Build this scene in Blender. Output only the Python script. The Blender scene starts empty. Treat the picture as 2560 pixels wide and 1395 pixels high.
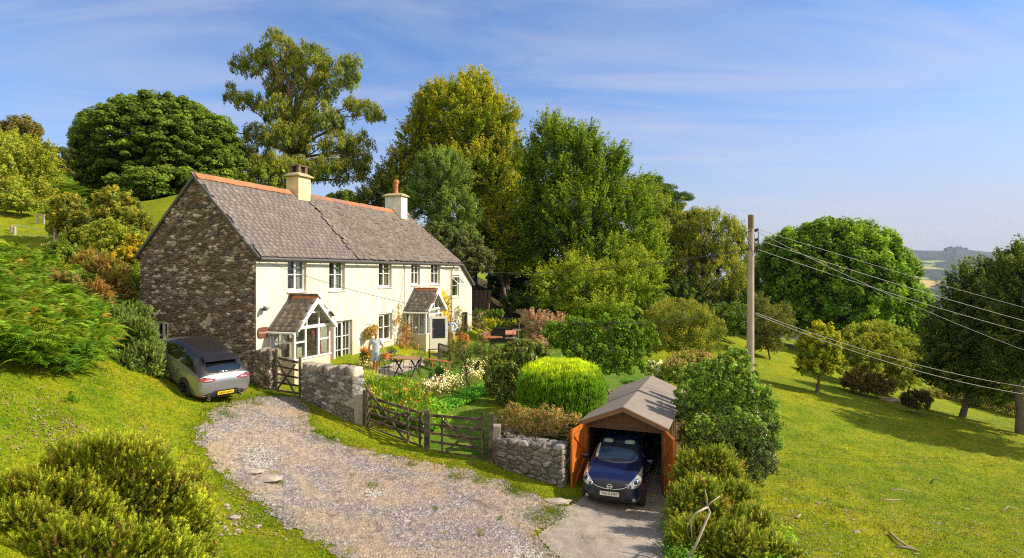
import bpy, bmesh, math, random
import numpy as np
from mathutils import Vector, Matrix
from mathutils.bvhtree import BVHTree
from mathutils.geometry import tessellate_polygon
SC = bpy.context.scene
COL = SC.collection
RNG = np.random.default_rng(7)
random.seed(7)
F, CX, HY = 1507.0, 1280.0, 679.0
PI = math.pi
def P(px, py, D): return Vector(((px-CX)/F*D, D, -(py-HY)/F*D))
SUN = Vector((0.999, -0.03, 0)).normalized()
SUN_EL = math.radians(36)
# ------------------------------------------------------------ terrain
TP = [  # x, y, z   (camera stands at the origin, z = 0 is camera height)
]
def tp(px, py, D): TP.append(tuple(P(px, py, D)))
for a in [(640,965,22.4),(485,1000,18.6),(590,990,19.5),(405,945,21),(720,985,21.6),(895,1060,20),(915,1075,20),(1068,1127,18.7),
          (1222,1165,18),(1470,1262,16.9),(1667,1282,16.6),(1560,1300,15.6),(0,930,14),(0,1200,11.5),(0,1395,10),(330,960,17.5),(520,1040,17.5),
          (500,1150,15.5),(560,1395,12),(850,1395,12.3),(1200,1395,12.8),(1640,1395,13.6),(1000,1250,15.5),(750,1150,16.9),(790,1030,19.6),
          (1200,1240,16),(1400,1290,15.4),(0,700,24),(200,660,30),(130,598,35),(300,632,32),(35,600,34),(250,800,20),(300,700,27),(150,880,17),
          (380,880,24.5),(150,470,60),(230,490,58),(0,500,46),(100,395,95),(420,520,52),(1150,1010,22.0),(1080,930,27),(940,935,25.5),
          (1065,892,32),(1225,872,34.8),(1150,880,33),(1290,850,38),(1200,805,47),(1260,800,47),(1220,722,62),(1000,990,22.5),(1180,985,23.5),
          (1400,1035,21.5),(1525,965,26),(1330,900,30),(1600,930,30),(1700,900,34),(1950,1395,14.5),(2560,1395,15),(2560,1250,21),
          (2200,1200,21.5),(1950,1130,22.5),(1990,1000,31),(2045,985,34),(2540,1075,34),(2400,1042,40),(1900,887,47),(2200,975,44),
          (1830,862,50),(2560,1150,27),(2100,900,60),(2300,890,80),(1740,1230,17.5),(1880,1180,20),(1250,770,52),(1500,760,55),(1700,800,52)]:
    tp(*a)
TP += [(-12,40,2.2),(-5,48,1.2),(-20,40,5.5),(-14,29,-1.0),(-18,30,1.0),(0,80,-2.5),(15,90,-6),(-10,75,4),(-40,110,19),(-75,90,15),(-60,60,10),(-40,30,6),
       (-25,12,0.2),(-14,4,-2.5),(0,3,-5.4),(14,4,-7),(30,8,-8.6),(45,30,-11),(60,60,-15),(40,110,-16),(0,110,-5),(-30,140,21),(8,16,-6.75),(6,23,-6.2),(5,28,-5.4),(9,35,-5.6),(-2.75,41,-4.45),(-4,37,-4.5),(-2,38,-4.4)]
TPA = np.array(TP, float)
def _phi(d2): return 0.5*d2*np.log(d2+1e-9)
def _fit():
    n = len(TPA); d2 = ((TPA[:,None,:2]-TPA[None,:,:2])**2).sum(-1)
    K = _phi(d2) + np.eye(n)*12.0
    Q = np.hstack([np.ones((n,1)), TPA[:,:2]])
    A = np.zeros((n+3,n+3)); A[:n,:n]=K; A[:n,n:]=Q; A[n:,:n]=Q.T
    return np.linalg.solve(A, np.concatenate([TPA[:,2], np.zeros(3)]))
_W = _fit()
def _sm(a,b,x):
    t = np.clip((x-a)/(b-a),0,1); return t*t*(3-2*t)
def farz(x, y):
    r = np.hypot(x, y)
    ang = np.arctan2(x, np.maximum(y,1e-3))      # 0 ahead, + right
    zr = np.interp(r, [0,60,120,300,900,1600,7000], [-8,-10,-17,-45,-95,-110,-160])
    zl = np.interp(r, [0,60,120,200,600,2500,7000], [-2,8,21,22,-20,-60,-60])
    w = _sm(-0.15, -0.75, ang)
    w = np.where(y<0, np.where(x<0,1,0), w)
    return zl*w + zr*(1-w)
def HT(x, y):
    x = np.atleast_1d(np.asarray(x,float)); y = np.atleast_1d(np.asarray(y,float))
    out = np.empty(x.shape); fx=x.ravel(); fy=y.ravel(); fo=np.empty(fx.shape)
    for i in range(0, len(fx), 40000):
        a=fx[i:i+40000]; b=fy[i:i+40000]
        d2=(a[:,None]-TPA[None,:,0])**2+(b[:,None]-TPA[None,:,1])**2
        fo[i:i+40000] = _phi(d2)@_W[:-3] + _W[-3]+_W[-2]*a+_W[-1]*b
    r=np.hypot(fx,fy); w=_sm(85,150,r); w=np.maximum(w,_sm(2,-25,fy))
    fo = fo*(1-w)+farz(fx,fy)*w
    # small bumps
    fo += 0.05*np.sin(fx*1.3+1.7*np.sin(fy*.7))*np.sin(fy*1.1+2*np.sin(fx*.5)) * _sm(4,12,np.abs(fx-0)+0*fx) 
    return fo.reshape(x.shape)
def H(x, y): return float(HT(x, y)[0])
def G(px, py, d0=8.0, d1=140.0):
    D=np.arange(d0,d1,.05); x=(px-CX)/F*D; z=-(py-HY)/F*D
    h=HT(x,D); k=np.nonzero(z<=h)[0]
    i = k[0] if len(k) else len(D)-1
    return Vector((x[i], D[i], h[i]))
# ------------------------------------------------------------ object helpers
def tag(o, label=None, cat=None, group=None, kind=None):
    if label: o['label']=label
    if cat: o['category']=cat
    if group: o['group']=group
    if kind: o['kind']=kind
    return o
def thing(name, label, cat, loc=(0,0,0), rz=0.0, group=None):
    o=bpy.data.objects.new(name,None); COL.objects.link(o); o.location=loc; o.rotation_euler=(0,0,rz); o.empty_display_size=.2
    return tag(o,label,cat,group)
def link(name, me, mat=None, parent=None, loc=None):
    o=bpy.data.objects.new(name, me); COL.objects.link(o)
    if mat is not None:
        for m in (mat if isinstance(mat,(list,tuple)) else [mat]): me.materials.append(m)
    if parent: o.parent=parent
    if loc is not None: o.location=loc
    return o
def copy_tree(o, parent=None):
    c=o.copy(); COL.objects.link(c); c.parent=parent
    for ch in list(o.children): copy_tree(ch,c)
    return c
def mesh_np(name, V, Fc, col=None, mi=None, smooth=False):
    """V (n,3); Fc (m,k) int array, or list of those"""
    me=bpy.data.meshes.new(name)
    V=np.asarray(V,np.float32)
    fs=Fc if isinstance(Fc,list) else [Fc]
    fs=[np.asarray(f,np.int32) for f in fs if len(f)]
    me.vertices.add(len(V)); me.vertices.foreach_set('co',V.ravel())
    nl=sum(f.size for f in fs); npoly=sum(len(f) for f in fs)
    me.loops.add(nl); me.loops.foreach_set('vertex_index',np.concatenate([f.ravel() for f in fs]))
    st=[];b=0
    for f in fs:
        st.append(b+np.arange(len(f))*f.shape[1]); b+=f.size
    me.polygons.add(npoly); me.polygons.foreach_set('loop_start',np.concatenate(st).astype(np.int32))
    if mi is not None: me.polygons.foreach_set('material_index',np.asarray(mi,np.int32))
    me.update(calc_edges=True); me.validate()
    if smooth: me.polygons.foreach_set('use_smooth',np.ones(len(me.polygons),bool))
    if col is not None:
        a=me.color_attributes.new('col','FLOAT_COLOR','POINT')
        c=np.ones((len(V),4),np.float32); c[:,:3]=col; a.data.foreach_set('color',c.ravel())
    return me
class MB:
    def __init__(s): s.v=[]; s.f=[]; s.c=[]; s.col=None; s.mi=[]; s.m=0
    def add(s, vs, fs):
        b=len(s.v); s.v+= [tuple(v) for v in vs]; s.f+=[tuple(b+i for i in f) for f in fs]; s.mi+=[s.m]*len(fs)
        s.c+=[s.col or (1,1,1)]*len(vs); return s
    def box(s, x0,x1,y0,y1,z0,z1, M=None):
        vs=[(x,y,z) for z in (z0,z1) for y in (y0,y1) for x in (x0,x1)]
        if M is not None: vs=[M@Vector(v) for v in vs]
        return s.add(vs,[(0,2,3,1),(4,5,7,6),(0,1,5,4),(2,6,7,3),(0,4,6,2),(1,3,7,5)])
    def bar(s, a, b, w, h=None, up=(0,0,1)):
        a=Vector(a); b=Vector(b); h=h or w; d=(b-a); L=d.length
        if L<1e-6: return s
        d/=L; u=Vector(up)
        if abs(d.dot(u))>.98: u=Vector((0,1,0)) if abs(d.y)<.9 else Vector((1,0,0))
        sx=d.cross(u).normalized(); sz=sx.cross(d)
        vs=[p+sx*i*w/2+sz*j*h/2 for p in (a,b) for i,j in ((-1,-1),(1,-1),(1,1),(-1,1))]
        return s.add(vs,[(3,2,1,0),(4,5,6,7),(0,1,5,4),(1,2,6,5),(2,3,7,6),(3,0,4,7)])
    def tube(s, pts, r, n=8, cap=True):
        pts=[Vector(p) for p in pts]; m=len(pts)
        rs=r if isinstance(r,(list,tuple,np.ndarray)) else [r]*m
        b=len(s.v); prev=None; vs=[]
        for i,p in enumerate(pts):
            d=(pts[min(i+1,m-1)]-pts[max(i-1,0)]).normalized()
            if prev is None:
                u=Vector((0,0,1)) if abs(d.z)<.9 else Vector((1,0,0)); x=d.cross(u).normalized()
            else: x=(prev-d*prev.dot(d)).normalized()
            prev=x; y=d.cross(x)
            for k in range(n):
                a=2*PI*k/n; vs.append(p+(x*math.cos(a)+y*math.sin(a))*rs[i])
        fs=[(i*n+k,i*n+(k+1)%n,(i+1)*n+(k+1)%n,(i+1)*n+k) for i in range(m-1) for k in range(n)]
        if cap: fs+=[tuple(range(n-1,-1,-1)),tuple((m-1)*n+k for k in range(n))]
        return s.add(vs,fs)
    def lathe(s, prof, c=(0,0,0), n=16, M=None):
        vs=[];m=len(prof)
        for r,z in prof:
            for k in range(n):
                a=2*PI*k/n; v=Vector((r*math.cos(a),r*math.sin(a),z))
                if M is not None: v=M@v
                vs.append(v+Vector(c))
        fs=[(i*n+k,i*n+(k+1)%n,(i+1)*n+(k+1)%n,(i+1)*n+k) for i in range(m-1) for k in range(n)]
        fs+=[tuple(range(n-1,-1,-1)),tuple((m-1)*n+k for k in range(n))]
        return s.add(vs,fs)
    def prism(s, poly, a, b, axis='y'):
        """poly: 2D points; extruded along axis from a to b. axis y: poly=(x,z); x: poly=(y,z); z: poly=(x,y)"""
        n=len(poly)
        def mk(p,t): return {'y':(p[0],t,p[1]),'x':(t,p[0],p[1]),'z':(p[0],p[1],t)}[axis]
        vs=[mk(p,a) for p in poly]+[mk(p,b) for p in poly]
        tri=tessellate_polygon([[Vector((p[0],p[1],0)) for p in poly]])
        fs=[tuple(t) for t in tri]+[tuple(n+i for i in reversed(t)) for t in tri]
        fs+=[(i,(i+1)%n,n+(i+1)%n,n+i) for i in range(n)]
        return s.add(vs,fs)
    def build(s, name, mat, parent=None, loc=None, bevel=0, smooth=False, seg=2):
        me=bpy.data.meshes.new(name); me.from_pydata(s.v,[],s.f)
        if any(s.mi): me.polygons.foreach_set('material_index',s.mi)
        bm=bmesh.new(); bm.from_mesh(me); bmesh.ops.recalc_face_normals(bm,faces=bm.faces); bm.to_mesh(me); bm.free()
        if any(c!=(1,1,1) for c in s.c):
            a=me.color_attributes.new('col','FLOAT_COLOR','POINT'); c=np.ones((len(s.v),4),np.float32); c[:,:3]=s.c; a.data.foreach_set('color',c.ravel())
        o=link(name,me,mat,parent,loc)
        if smooth: me.polygons.foreach_set('use_smooth',[True]*len(me.polygons))
        if bevel:
            b=o.modifiers.new('b','BEVEL'); b.width=bevel; b.segments=seg; b.limit_method='ANGLE'; b.angle_limit=.6
        return o
def text_mb(txt, size, depth=0.002):
    cu=bpy.data.curves.new('t','FONT'); cu.body=txt; cu.size=size; cu.extrude=depth; cu.align_x='CENTER'; cu.align_y='CENTER'
    o=bpy.data.objects.new('t',cu); COL.objects.link(o)
    dg=bpy.context.evaluated_depsgraph_get(); me=bpy.data.meshes.new_from_object(o.evaluated_get(dg))
    V=[v.co.copy() for v in me.vertices]; Fc=[tuple(p.vertices) for p in me.polygons]
    bpy.data.objects.remove(o); bpy.data.curves.remove(cu); bpy.data.meshes.remove(me)
    return V,Fc
# ------------------------------------------------------------ materials
def newmat(name):
    m=bpy.data.materials.new(name); m.use_nodes=True; nt=m.node_tree
    return m, nt, nt.nodes, nt.links, nt.nodes['Principled BSDF']
def N(nt, t, **kw):
    n=nt.nodes.new(t)
    for k,v in kw.items():
        if k.startswith('i_'):
            key=k[2:]; key=int(key) if key.isdigit() else key.replace('_',' ')
            n.inputs[key].default_value=v
        else: setattr(n,k,v)
    return n
def ramp(nt, stops, fac=None):
    r=nt.nodes.new('ShaderNodeValToRGB'); e=r.color_ramp.elements
    while len(e)<len(stops): e.new(.5)
    for i,(p,c) in enumerate(stops):
        e[i].position=p; e[i].color=(c[0],c[1],c[2],1) if isinstance(c,(tuple,list)) else (c,c,c,1)
    if fac is not None: nt.links.new(fac,r.inputs[0])
    return r
def mixc(nt, fac, a, b, mode='MIX'):
    n=nt.nodes.new('ShaderNodeMix'); n.data_type='RGBA'; n.blend_type=mode
    for sock,val in ((0,fac),(6,a),(7,b)):
        if hasattr(val,'is_output'): nt.links.new(val,n.inputs[sock])
        elif sock==0: n.inputs[0].default_value=val
        else: n.inputs[sock].default_value=(val[0],val[1],val[2],1)
    return n.outputs[2]
def noise(nt, scale, detail=4, rough=.6, vec=None, dist=0.0):
    n=N(nt,'ShaderNodeTexNoise'); n.inputs['Scale'].default_value=scale; n.inputs['Detail'].default_value=detail
    n.inputs['Roughness'].default_value=rough; n.inputs['Distortion'].default_value=dist
    if vec is not None: nt.links.new(vec,n.inputs['Vector'])
    return n.outputs['Fac']
def bump(nt, h, strength=.5, dist=.02, normal=None):
    b=N(nt,'ShaderNodeBump'); b.inputs['Strength'].default_value=strength; b.inputs['Distance'].default_value=dist
    nt.links.new(h,b.inputs['Height'])
    if normal is not None: nt.links.new(normal,b.inputs['Normal'])
    return b.outputs[0]
def simple(name, col, rough=.6, metal=0, var=.12, scale=6, bumpk=0, bscale=40, coat=0, spec=.5, attr=False, col2=None):
    m,nt,nd,lk,bs=newmat(name)
    tc=N(nt,'ShaderNodeTexCoord').outputs['Object']
    bs.inputs['Roughness'].default_value=rough; bs.inputs['Metallic'].default_value=metal
    bs.inputs['Specular IOR Level'].default_value=spec
    if coat: bs.inputs['Coat Weight'].default_value=coat; bs.inputs['Coat Roughness'].default_value=.05
    base=None
    if attr:
        a=N(nt,'ShaderNodeAttribute',attribute_name='col').outputs['Color']
        base=mixc(nt,1.0,a,col,'MULTIPLY') if col!=(1,1,1) else a
    n=noise(nt,scale,5,.65,tc)
    if col2 is not None and base is None: base=mixc(nt,ramp(nt,[(.4,0),(.62,1)],n).outputs[0],col,col2)
    if var or base is not None:
        r=ramp(nt,[(.25,1-var),(.75,1+var)],n)
        c=mixc(nt,1.0,base if base is not None else col,r.outputs[0],'MULTIPLY'); lk.new(c,bs.inputs['Base Color'])
    else: bs.inputs['Base Color'].default_value=(*col,1)
    if bumpk: lk.new(bump(nt,noise(nt,bscale,5,.7,tc),bumpk,.01),bs.inputs['Normal'])
    return m
def leafmat(name, trans=.35, rough=.5, spec=.25, gain=1.0):
    m,nt,nd,lk,bs=newmat(name)
    a=N(nt,'ShaderNodeAttribute',attribute_name='col').outputs['Color']
    tc=N(nt,'ShaderNodeTexCoord').outputs['Object']
    c=mixc(nt,1.0,a,ramp(nt,[(.3,.8*gain),(.7,1.2*gain)],noise(nt,1.2,3,.6,tc)).outputs[0],'MULTIPLY')
    lk.new(c,bs.inputs['Base Color']); bs.inputs['Roughness'].default_value=rough; bs.inputs['Specular IOR Level'].default_value=spec
    t=N(nt,'ShaderNodeBsdfTranslucent'); lk.new(mixc(nt,1.0,c,(1.25,1.15,.5),'MULTIPLY'),t.inputs['Color'])
    mx=N(nt,'ShaderNodeMixShader'); mx.inputs[0].default_value=trans
    lk.new(bs.outputs[0],mx.inputs[1]); lk.new(t.outputs[0],mx.inputs[2]); lk.new(mx.outputs[0],nd['Material Output'].inputs[0])
    return m
# ------------------------------------------------------------ camera, light, sky
cam=bpy.data.cameras.new('camera'); co=bpy.data.objects.new('camera',cam); COL.objects.link(co)
cam.sensor_width=36; cam.lens=36*F/2560; cam.shift_y=-(697.5-HY)/2560; cam.clip_end=20000; cam.clip_start=.1
co.rotation_euler=(PI/2,0,0); SC.camera=co
sun=bpy.data.lights.new('sun','SUN'); sun.energy=4.6; sun.angle=math.radians(.6); sun.color=(1.0,.87,.67)
so=bpy.data.objects.new('sun',sun); COL.objects.link(so)
sd=Vector((SUN.x*math.cos(SUN_EL),SUN.y*math.cos(SUN_EL),math.sin(SUN_EL)))
so.rotation_euler=sd.to_track_quat('Z','Y').to_euler()
W=bpy.data.worlds.new('World'); SC.world=W; W.use_nodes=True
nt=W.node_tree; bg=nt.nodes['Background']; bg.inputs[1].default_value=.15
sky=N(nt,'ShaderNodeTexSky',sky_type='NISHITA'); sky.sun_disc=False; sky.sun_elevation=SUN_EL; sky.sun_rotation=math.atan2(SUN.x,SUN.y)
sky.altitude=200; sky.air_density=1.0; sky.dust_density=1.6; sky.ozone_density=2.2
tc=N(nt,'ShaderNodeTexCoord').outputs['Generated']
sep=N(nt,'ShaderNodeSeparateXYZ'); nt.links.new(tc,sep.inputs[0])
den=N(nt,'ShaderNodeMath',operation='ADD'); nt.links.new(sep.outputs[2],den.inputs[0]); den.inputs[1].default_value=.12
inv=N(nt,'ShaderNodeMath',operation='DIVIDE'); inv.inputs[0].default_value=1; nt.links.new(den.outputs[0],inv.inputs[1])
vs=N(nt,'ShaderNodeVectorMath',operation='SCALE'); nt.links.new(tc,vs.inputs[0]); nt.links.new(inv.outputs[0],vs.inputs['Scale'])
mp=N(nt,'ShaderNodeMapping'); nt.links.new(vs.outputs[0],mp.inputs[0]); mp.inputs['Rotation'].default_value=(0,0,math.radians(-32)); mp.inputs['Scale'].default_value=(.55,1.9,1)
n1=noise(nt,1.15,9,.58,mp.outputs[0],.9)
c1=ramp(nt,[(.42,0),(.80,1)],n1)
n2=noise(nt,.5,3,.5,vs.outputs[0],.3)
c2=ramp(nt,[(.36,0),(.56,1)],n2)
mm=N(nt,'ShaderNodeMath',operation='MULTIPLY'); nt.links.new(c1.outputs[0],mm.inputs[0]); nt.links.new(c2.outputs[0],mm.inputs[1])
m2=N(nt,'ShaderNodeMath',operation='MULTIPLY'); nt.links.new(mm.outputs[0],m2.inputs[0]); m2.inputs[1].default_value=.6
# thin bright veil low above the horizon
hz=ramp(nt,[(.0,.66),(.10,.50),(.22,.24),(.42,.03)],sep.outputs[2])
tn=ramp(nt,[(.05,(.62,.74,.95)),(.45,(.20,.50,.80))],sep.outputs[2])
skc=mixc(nt,1.0,sky.outputs[0],tn.outputs[0],'MULTIPLY')
xr=N(nt,'ShaderNodeMapRange'); nt.links.new(sep.outputs[0],xr.inputs['Value']); xr.inputs['From Min'].default_value=-.6; xr.inputs['From Max'].default_value=.6; xr.inputs['To Min'].default_value=.65; xr.inputs['To Max'].default_value=1.35
hm=N(nt,'ShaderNodeMath',operation='MULTIPLY',use_clamp=True); nt.links.new(hz.outputs[0],hm.inputs[0]); nt.links.new(xr.outputs[0],hm.inputs[1])
k1=mixc(nt,hm.outputs[0],skc,(2.4,2.25,2.42))
k2=mixc(nt,m2.outputs[0],k1,(2.9,2.9,3.2))
# bright cloud added unseen behind the camera, as warm fill for the shaded sides
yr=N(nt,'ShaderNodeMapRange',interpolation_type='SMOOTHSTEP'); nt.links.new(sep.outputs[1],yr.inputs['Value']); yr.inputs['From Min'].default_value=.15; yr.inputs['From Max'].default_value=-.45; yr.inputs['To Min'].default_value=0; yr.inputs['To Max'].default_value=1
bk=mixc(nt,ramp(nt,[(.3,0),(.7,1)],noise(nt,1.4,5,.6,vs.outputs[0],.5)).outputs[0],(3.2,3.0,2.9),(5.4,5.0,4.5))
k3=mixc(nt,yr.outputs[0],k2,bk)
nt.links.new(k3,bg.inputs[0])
SC.view_settings.view_transform='Standard'; SC.view_settings.look='None'; SC.view_settings.exposure=0.70; SC.view_settings.gamma=1
SC.render.engine='CYCLES'
cy=SC.cycles; cy.max_bounces=6; cy.diffuse_bounces=3; cy.glossy_bounces=3; cy.transmission_bounces=4; cy.transparent_max_bounces=8; cy.volume_bounces=0
cy.caustics_reflective=False; cy.caustics_refractive=False; cy.use_denoising=False; cy.pixel_filter_type='BLACKMAN_HARRIS'; cy.filter_width=1.15; cy.sample_clamp_indirect=6
SC.render.use_persistent_data=False
# ------------------------------------------------------------ ground sheet
def axis_steps(lo, hi, fine_lo, fine_hi, st, g=1.13):
    a=list(np.arange(fine_lo,fine_hi,st)); s=st; x=a[-1]
    while x<hi: s*=g; x+=s; a.append(min(x,hi))
    s=st; x=a[0]
    while x>lo: s*=g; x-=s; a.insert(0,max(x,lo))
    return np.array(a)
xs=axis_steps(-7000,7000,-32,32,.28); ys=axis_steps(-1500,7000,6,60,.28)
GX,GY=np.meshgrid(xs,ys); GZ=HT(GX,GY)
def sine_noise(x,y,s,seed=0):
    r=np.random.default_rng(seed); o=0
    for k in range(6):
        a=r.uniform(0,2*PI); f=r.uniform(.6,1.6)/s; p=r.uniform(0,6.28)
        o=o+np.sin((x*math.cos(a)+y*math.sin(a))*f*2*PI+p+1.3*np.sin((x*math.sin(a)-y*math.cos(a))*f*3+p))
    return o/6
def in_poly(x,y,poly):
    c=np.zeros(x.shape,bool); n=len(poly); j=n-1
    for i in range(n):
        xi,yi=poly[i][:2]; xj,yj=poly[j][:2]
        c^=((yi>y)!=(yj>y))&(x<(xj-xi)*(y-yi)/(yj-yi+1e-12)+xi); j=i
    return c
def GP(pts): return [tuple(G(*p)) for p in pts]
def grid_faces(ny,nx):
    i=np.arange((ny-1)*(nx-1)); r=i//(nx-1); c=i%(nx-1); b=r*nx+c
    return np.stack([b,b+1,b+nx+1,b+nx],1)
LAWN=GP([(905,1000),(1070,1125),(1225,1163),(1245,1060),(1215,990),(1640,1010),(1700,930),(1560,870),(1420,800),(1230,810),(1170,870),(1060,900),(905,925)])
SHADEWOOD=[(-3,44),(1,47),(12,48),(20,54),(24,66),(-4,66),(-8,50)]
X=GX.ravel(); Y=GY.ravel()
field=np.array((.195,.235,.006)); 
col=np.tile(field,(len(X),1))
lm=in_poly(X,Y,LAWN); col[lm]=(.11,.20,.018)
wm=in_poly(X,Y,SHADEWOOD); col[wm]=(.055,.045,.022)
far=np.hypot(X,Y)>160; col[far]=(.09,.13,.035)
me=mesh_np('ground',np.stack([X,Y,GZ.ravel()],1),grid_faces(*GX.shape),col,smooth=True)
def ground_mat():
    m,nt,nd,lk,bs=newmat('grass ground')
    tc=N(nt,'ShaderNodeTexCoord').outputs['Object']
    a=N(nt,'ShaderNodeAttribute',attribute_name='col').outputs['Color']
    n0=noise(nt,.16,4,.6,tc,.3); n1=noise(nt,1.1,6,.7,tc,.4); n2=noise(nt,9,5,.75,tc); n3=noise(nt,45,3,.7,tc)
    c=mixc(nt,1,a,ramp(nt,[(.3,(.62,.82,.6)),(.5,(1,1,1)),(.68,(1.2,1.08,1.0))],n0).outputs[0],'MULTIPLY')
    c=mixc(nt,1,c,ramp(nt,[(.3,(.50,.74,.6)),(.5,(1,1,1)),(.64,(1.28,1.1,1.3)),(.76,(1.5,1.15,2.2))],n1).outputs[0],'MULTIPLY')
    c=mixc(nt,1,c,ramp(nt,[(.3,(.42,.5,.4)),(.5,(1,1,1)),(.7,(1.5,1.3,1.8))],n2).outputs[0],'MULTIPLY')
    c=mixc(nt,1,c,ramp(nt,[(.3,.7),(.7,1.3)],n3).outputs[0],'MULTIPLY')
    # bare straw / soil spots
    sp=ramp(nt,[(.62,0),(.72,1)],noise(nt,2.3,5,.7,tc,.8)).outputs[0]
    c=mixc(nt,sp,c,(.33,.22,.09))
    v=N(nt,'ShaderNodeTexVoronoi'); v.inputs['Scale'].default_value=3.2; lk.new(tc,v.inputs['Vector']); vv=N(nt,'ShaderNodeMath',operation='MULTIPLY_ADD'); lk.new(n3,vv.inputs[0]); vv.inputs[1].default_value=.22; lk.new(v.outputs['Distance'],vv.inputs[2])
    c=mixc(nt,ramp(nt,[(.24,.9),(.30,0)],vv.outputs[0]).outputs[0],c,(.30,.19,.09))
    lk.new(c,bs.inputs['Base Color']); bs.inputs['Roughness'].default_value=.9; bs.inputs['Specular IOR Level'].default_value=.1
    b=bump(nt,n2,.6,.08); lk.new(bump(nt,n3,.7,.03,b),bs.inputs['Normal'])
    return m
gm=ground_mat()
go=link('ground',me,gm); tag(go,kind='structure')
# ------------------------------------------------------------ stone relief surfaces
def stonefield(u, v, su, sv, seed=0, lift=.6):
    """jittered-cell Voronoi in stretched space: returns per-sample cell random (n,4), F1, F2-F1"""
    U=u/su+.35*np.sin(v*2.1+seed); V=v/sv+.25*np.sin(u*1.7+seed*2)+.12*np.sin(u*5+seed)
    iu=np.floor(U).astype(int); iv=np.floor(V).astype(int)
    def hsh(a,b,k):
        h=(a*374761393+b*668265263+k*2147483647+seed*1442695)&0xffffffff
        h=((h^(h>>13))*1274126177)&0xffffffff
        return ((h^(h>>16))&0xffff)/65535.0
    f1=np.full(U.shape,9.0); f2=np.full(U.shape,9.0); ca=np.zeros(U.shape,int); cb=np.zeros(U.shape,int)
    for di in (-2,-1,0,1,2):
        for dj in (-1,0,1):
            a=iu+di; b=iv+dj
            px=a+.5+(hsh(a,b,1)-.5)*.85+.5*(b%2); py=b+.5+(hsh(a,b,2)-.5)*.7
            d=np.maximum(np.abs(U-px),np.abs(V-py)*1.0)*.55+np.hypot(U-px,V-py)*.45
            d=d*(.75+.5*hsh(a,b,3))
            c=d<f1; f2=np.where(c,f1,np.minimum(f2,d)); ca=np.where(c,a,ca); cb=np.where(c,b,cb); f1=np.where(c,d,f1)
    r=np.stack([hsh(ca,cb,k) for k in (4,5,6,7)],-1)
    return r,f1,f2-f1,U-ca,V-cb
def stonecol(r, e, pal, mortar, mw=.07):
    i=np.minimum((r[...,0]*len(pal)).astype(int),len(pal)-1); p=np.array(pal)[i]*(.7+.6*r[...,1:2])
    w=np.clip(e/mw,0,1)[...,None]
    return p*w+np.array(mortar)*(1-w)
GAB=[(0.158, 0.113, 0.086), (0.23, 0.171, 0.131), (0.123, 0.09, 0.069), (0.198, 0.128, 0.075), (0.362, 0.283, 0.234), (0.148, 0.106, 0.082), (0.213, 0.163, 0.139), (0.558, 0.455, 0.379), (0.173, 0.113, 0.069)]
WALLP=[(.15,.135,.12),(.24,.22,.20),(.11,.10,.09),(.18,.145,.11),(.36,.34,.31),(.14,.125,.11)]
DRYP=[(0.15, 0.134, 0.126), (0.204, 0.184, 0.17), (0.116, 0.107, 0.102), (0.17, 0.141, 0.116), (0.231, 0.214, 0.211)]
def relief(r,e,fu,fv,depth,k=7,tilt=.5):
    return depth*(1-np.exp(-e*k))*(.45+.75*r[...,2])+depth*tilt*((r[...,3]-.5)*fu*.8+(r[...,1]-.5)*fv*.8)*(1-np.exp(-e*k))
def stone_panel(name, O, U, V, Nn, nu, nv, step, su, sv, seed, pal, mortar, depth, parent, mat, keep=None):
    u=np.arange(0,nu+step/2,step); v=np.arange(0,nv+step/2,step); uu,vv=np.meshgrid(u,v)
    r,f1,e,fu,fv=stonefield(uu,vv,su,sv,seed)
    h=relief(r,e,fu,fv,depth)+depth*.12*RNG.normal(size=uu.shape)
    c=stonecol(r,e,pal,mortar)*(1+.16*RNG.normal(size=uu.shape))[...,None]
    fl=(RNG.random(uu.shape)<.012)&(e>.05); c[fl]=(.42,.40,.36)
    O,U,V,Nn=[np.array(x,float) for x in (O,U,V,Nn)]
    Vt=O+uu[...,None]*U+vv[...,None]*V+h[...,None]*Nn
    fc=grid_faces(*uu.shape)
    if keep is not None:
        k=keep((uu+step/2),(vv+step/2))[:-1,:-1].ravel(); fc=fc[k]
    me=mesh_np(name,Vt.reshape(-1,3),fc,np.clip(c,0.01,.8).reshape(-1,3))
    return link(name,me,mat,parent)
M={}
M['stone']=simple('stone',(1,1,1),.85,attr=True,var=.25,scale=3,bumpk=.5,bscale=60)
def stucco():
    m,nt,nd,lk,bs=newmat('cream render')
    tc=N(nt,'ShaderNodeTexCoord').outputs['Object']
    mp=N(nt,'ShaderNodeMapping'); mp.inputs['Scale'].default_value=(1.6,1.6,.22); lk.new(tc,mp.inputs[0])
    c=mixc(nt,ramp(nt,[(.46,0),(.78,.85)],noise(nt,1.3,6,.65,mp.outputs[0],.5)).outputs[0],(.645,.605,.51),(.48,.40,.28))
    c=mixc(nt,ramp(nt,[(.53,0),(.75,.6)],noise(nt,.7,5,.7,tc,.4)).outputs[0],c,(.52,.455,.33))
    # damp dirt creeping up from the ground
    sp=N(nt,'ShaderNodeSeparateXYZ'); lk.new(tc,sp.inputs[0])
    ad=N(nt,'ShaderNodeMath',operation='MULTIPLY_ADD'); lk.new(noise(nt,2,5,.7,tc),ad.inputs[0]); ad.inputs[1].default_value=-1.6; lk.new(sp.outputs[2],ad.inputs[2])
    c=mixc(nt,ramp(nt,[(0,.55),(.35,0)],ad.outputs[0]).outputs[0],c,(.45,.38,.22))
    lk.new(c,bs.inputs['Base Color']); bs.inputs['Roughness'].default_value=.92; bs.inputs['Specular IOR Level'].default_value=.15
    b=bump(nt,noise(nt,1.6,4,.6,tc),.5,.06); lk.new(bump(nt,noise(nt,30,4,.7,tc),.35,.01,b),bs.inputs['Normal'])
    return m
M['render']=stucco()
M['white']=simple('white frame',(.72,.71,.69),.35,var=.04)
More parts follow.
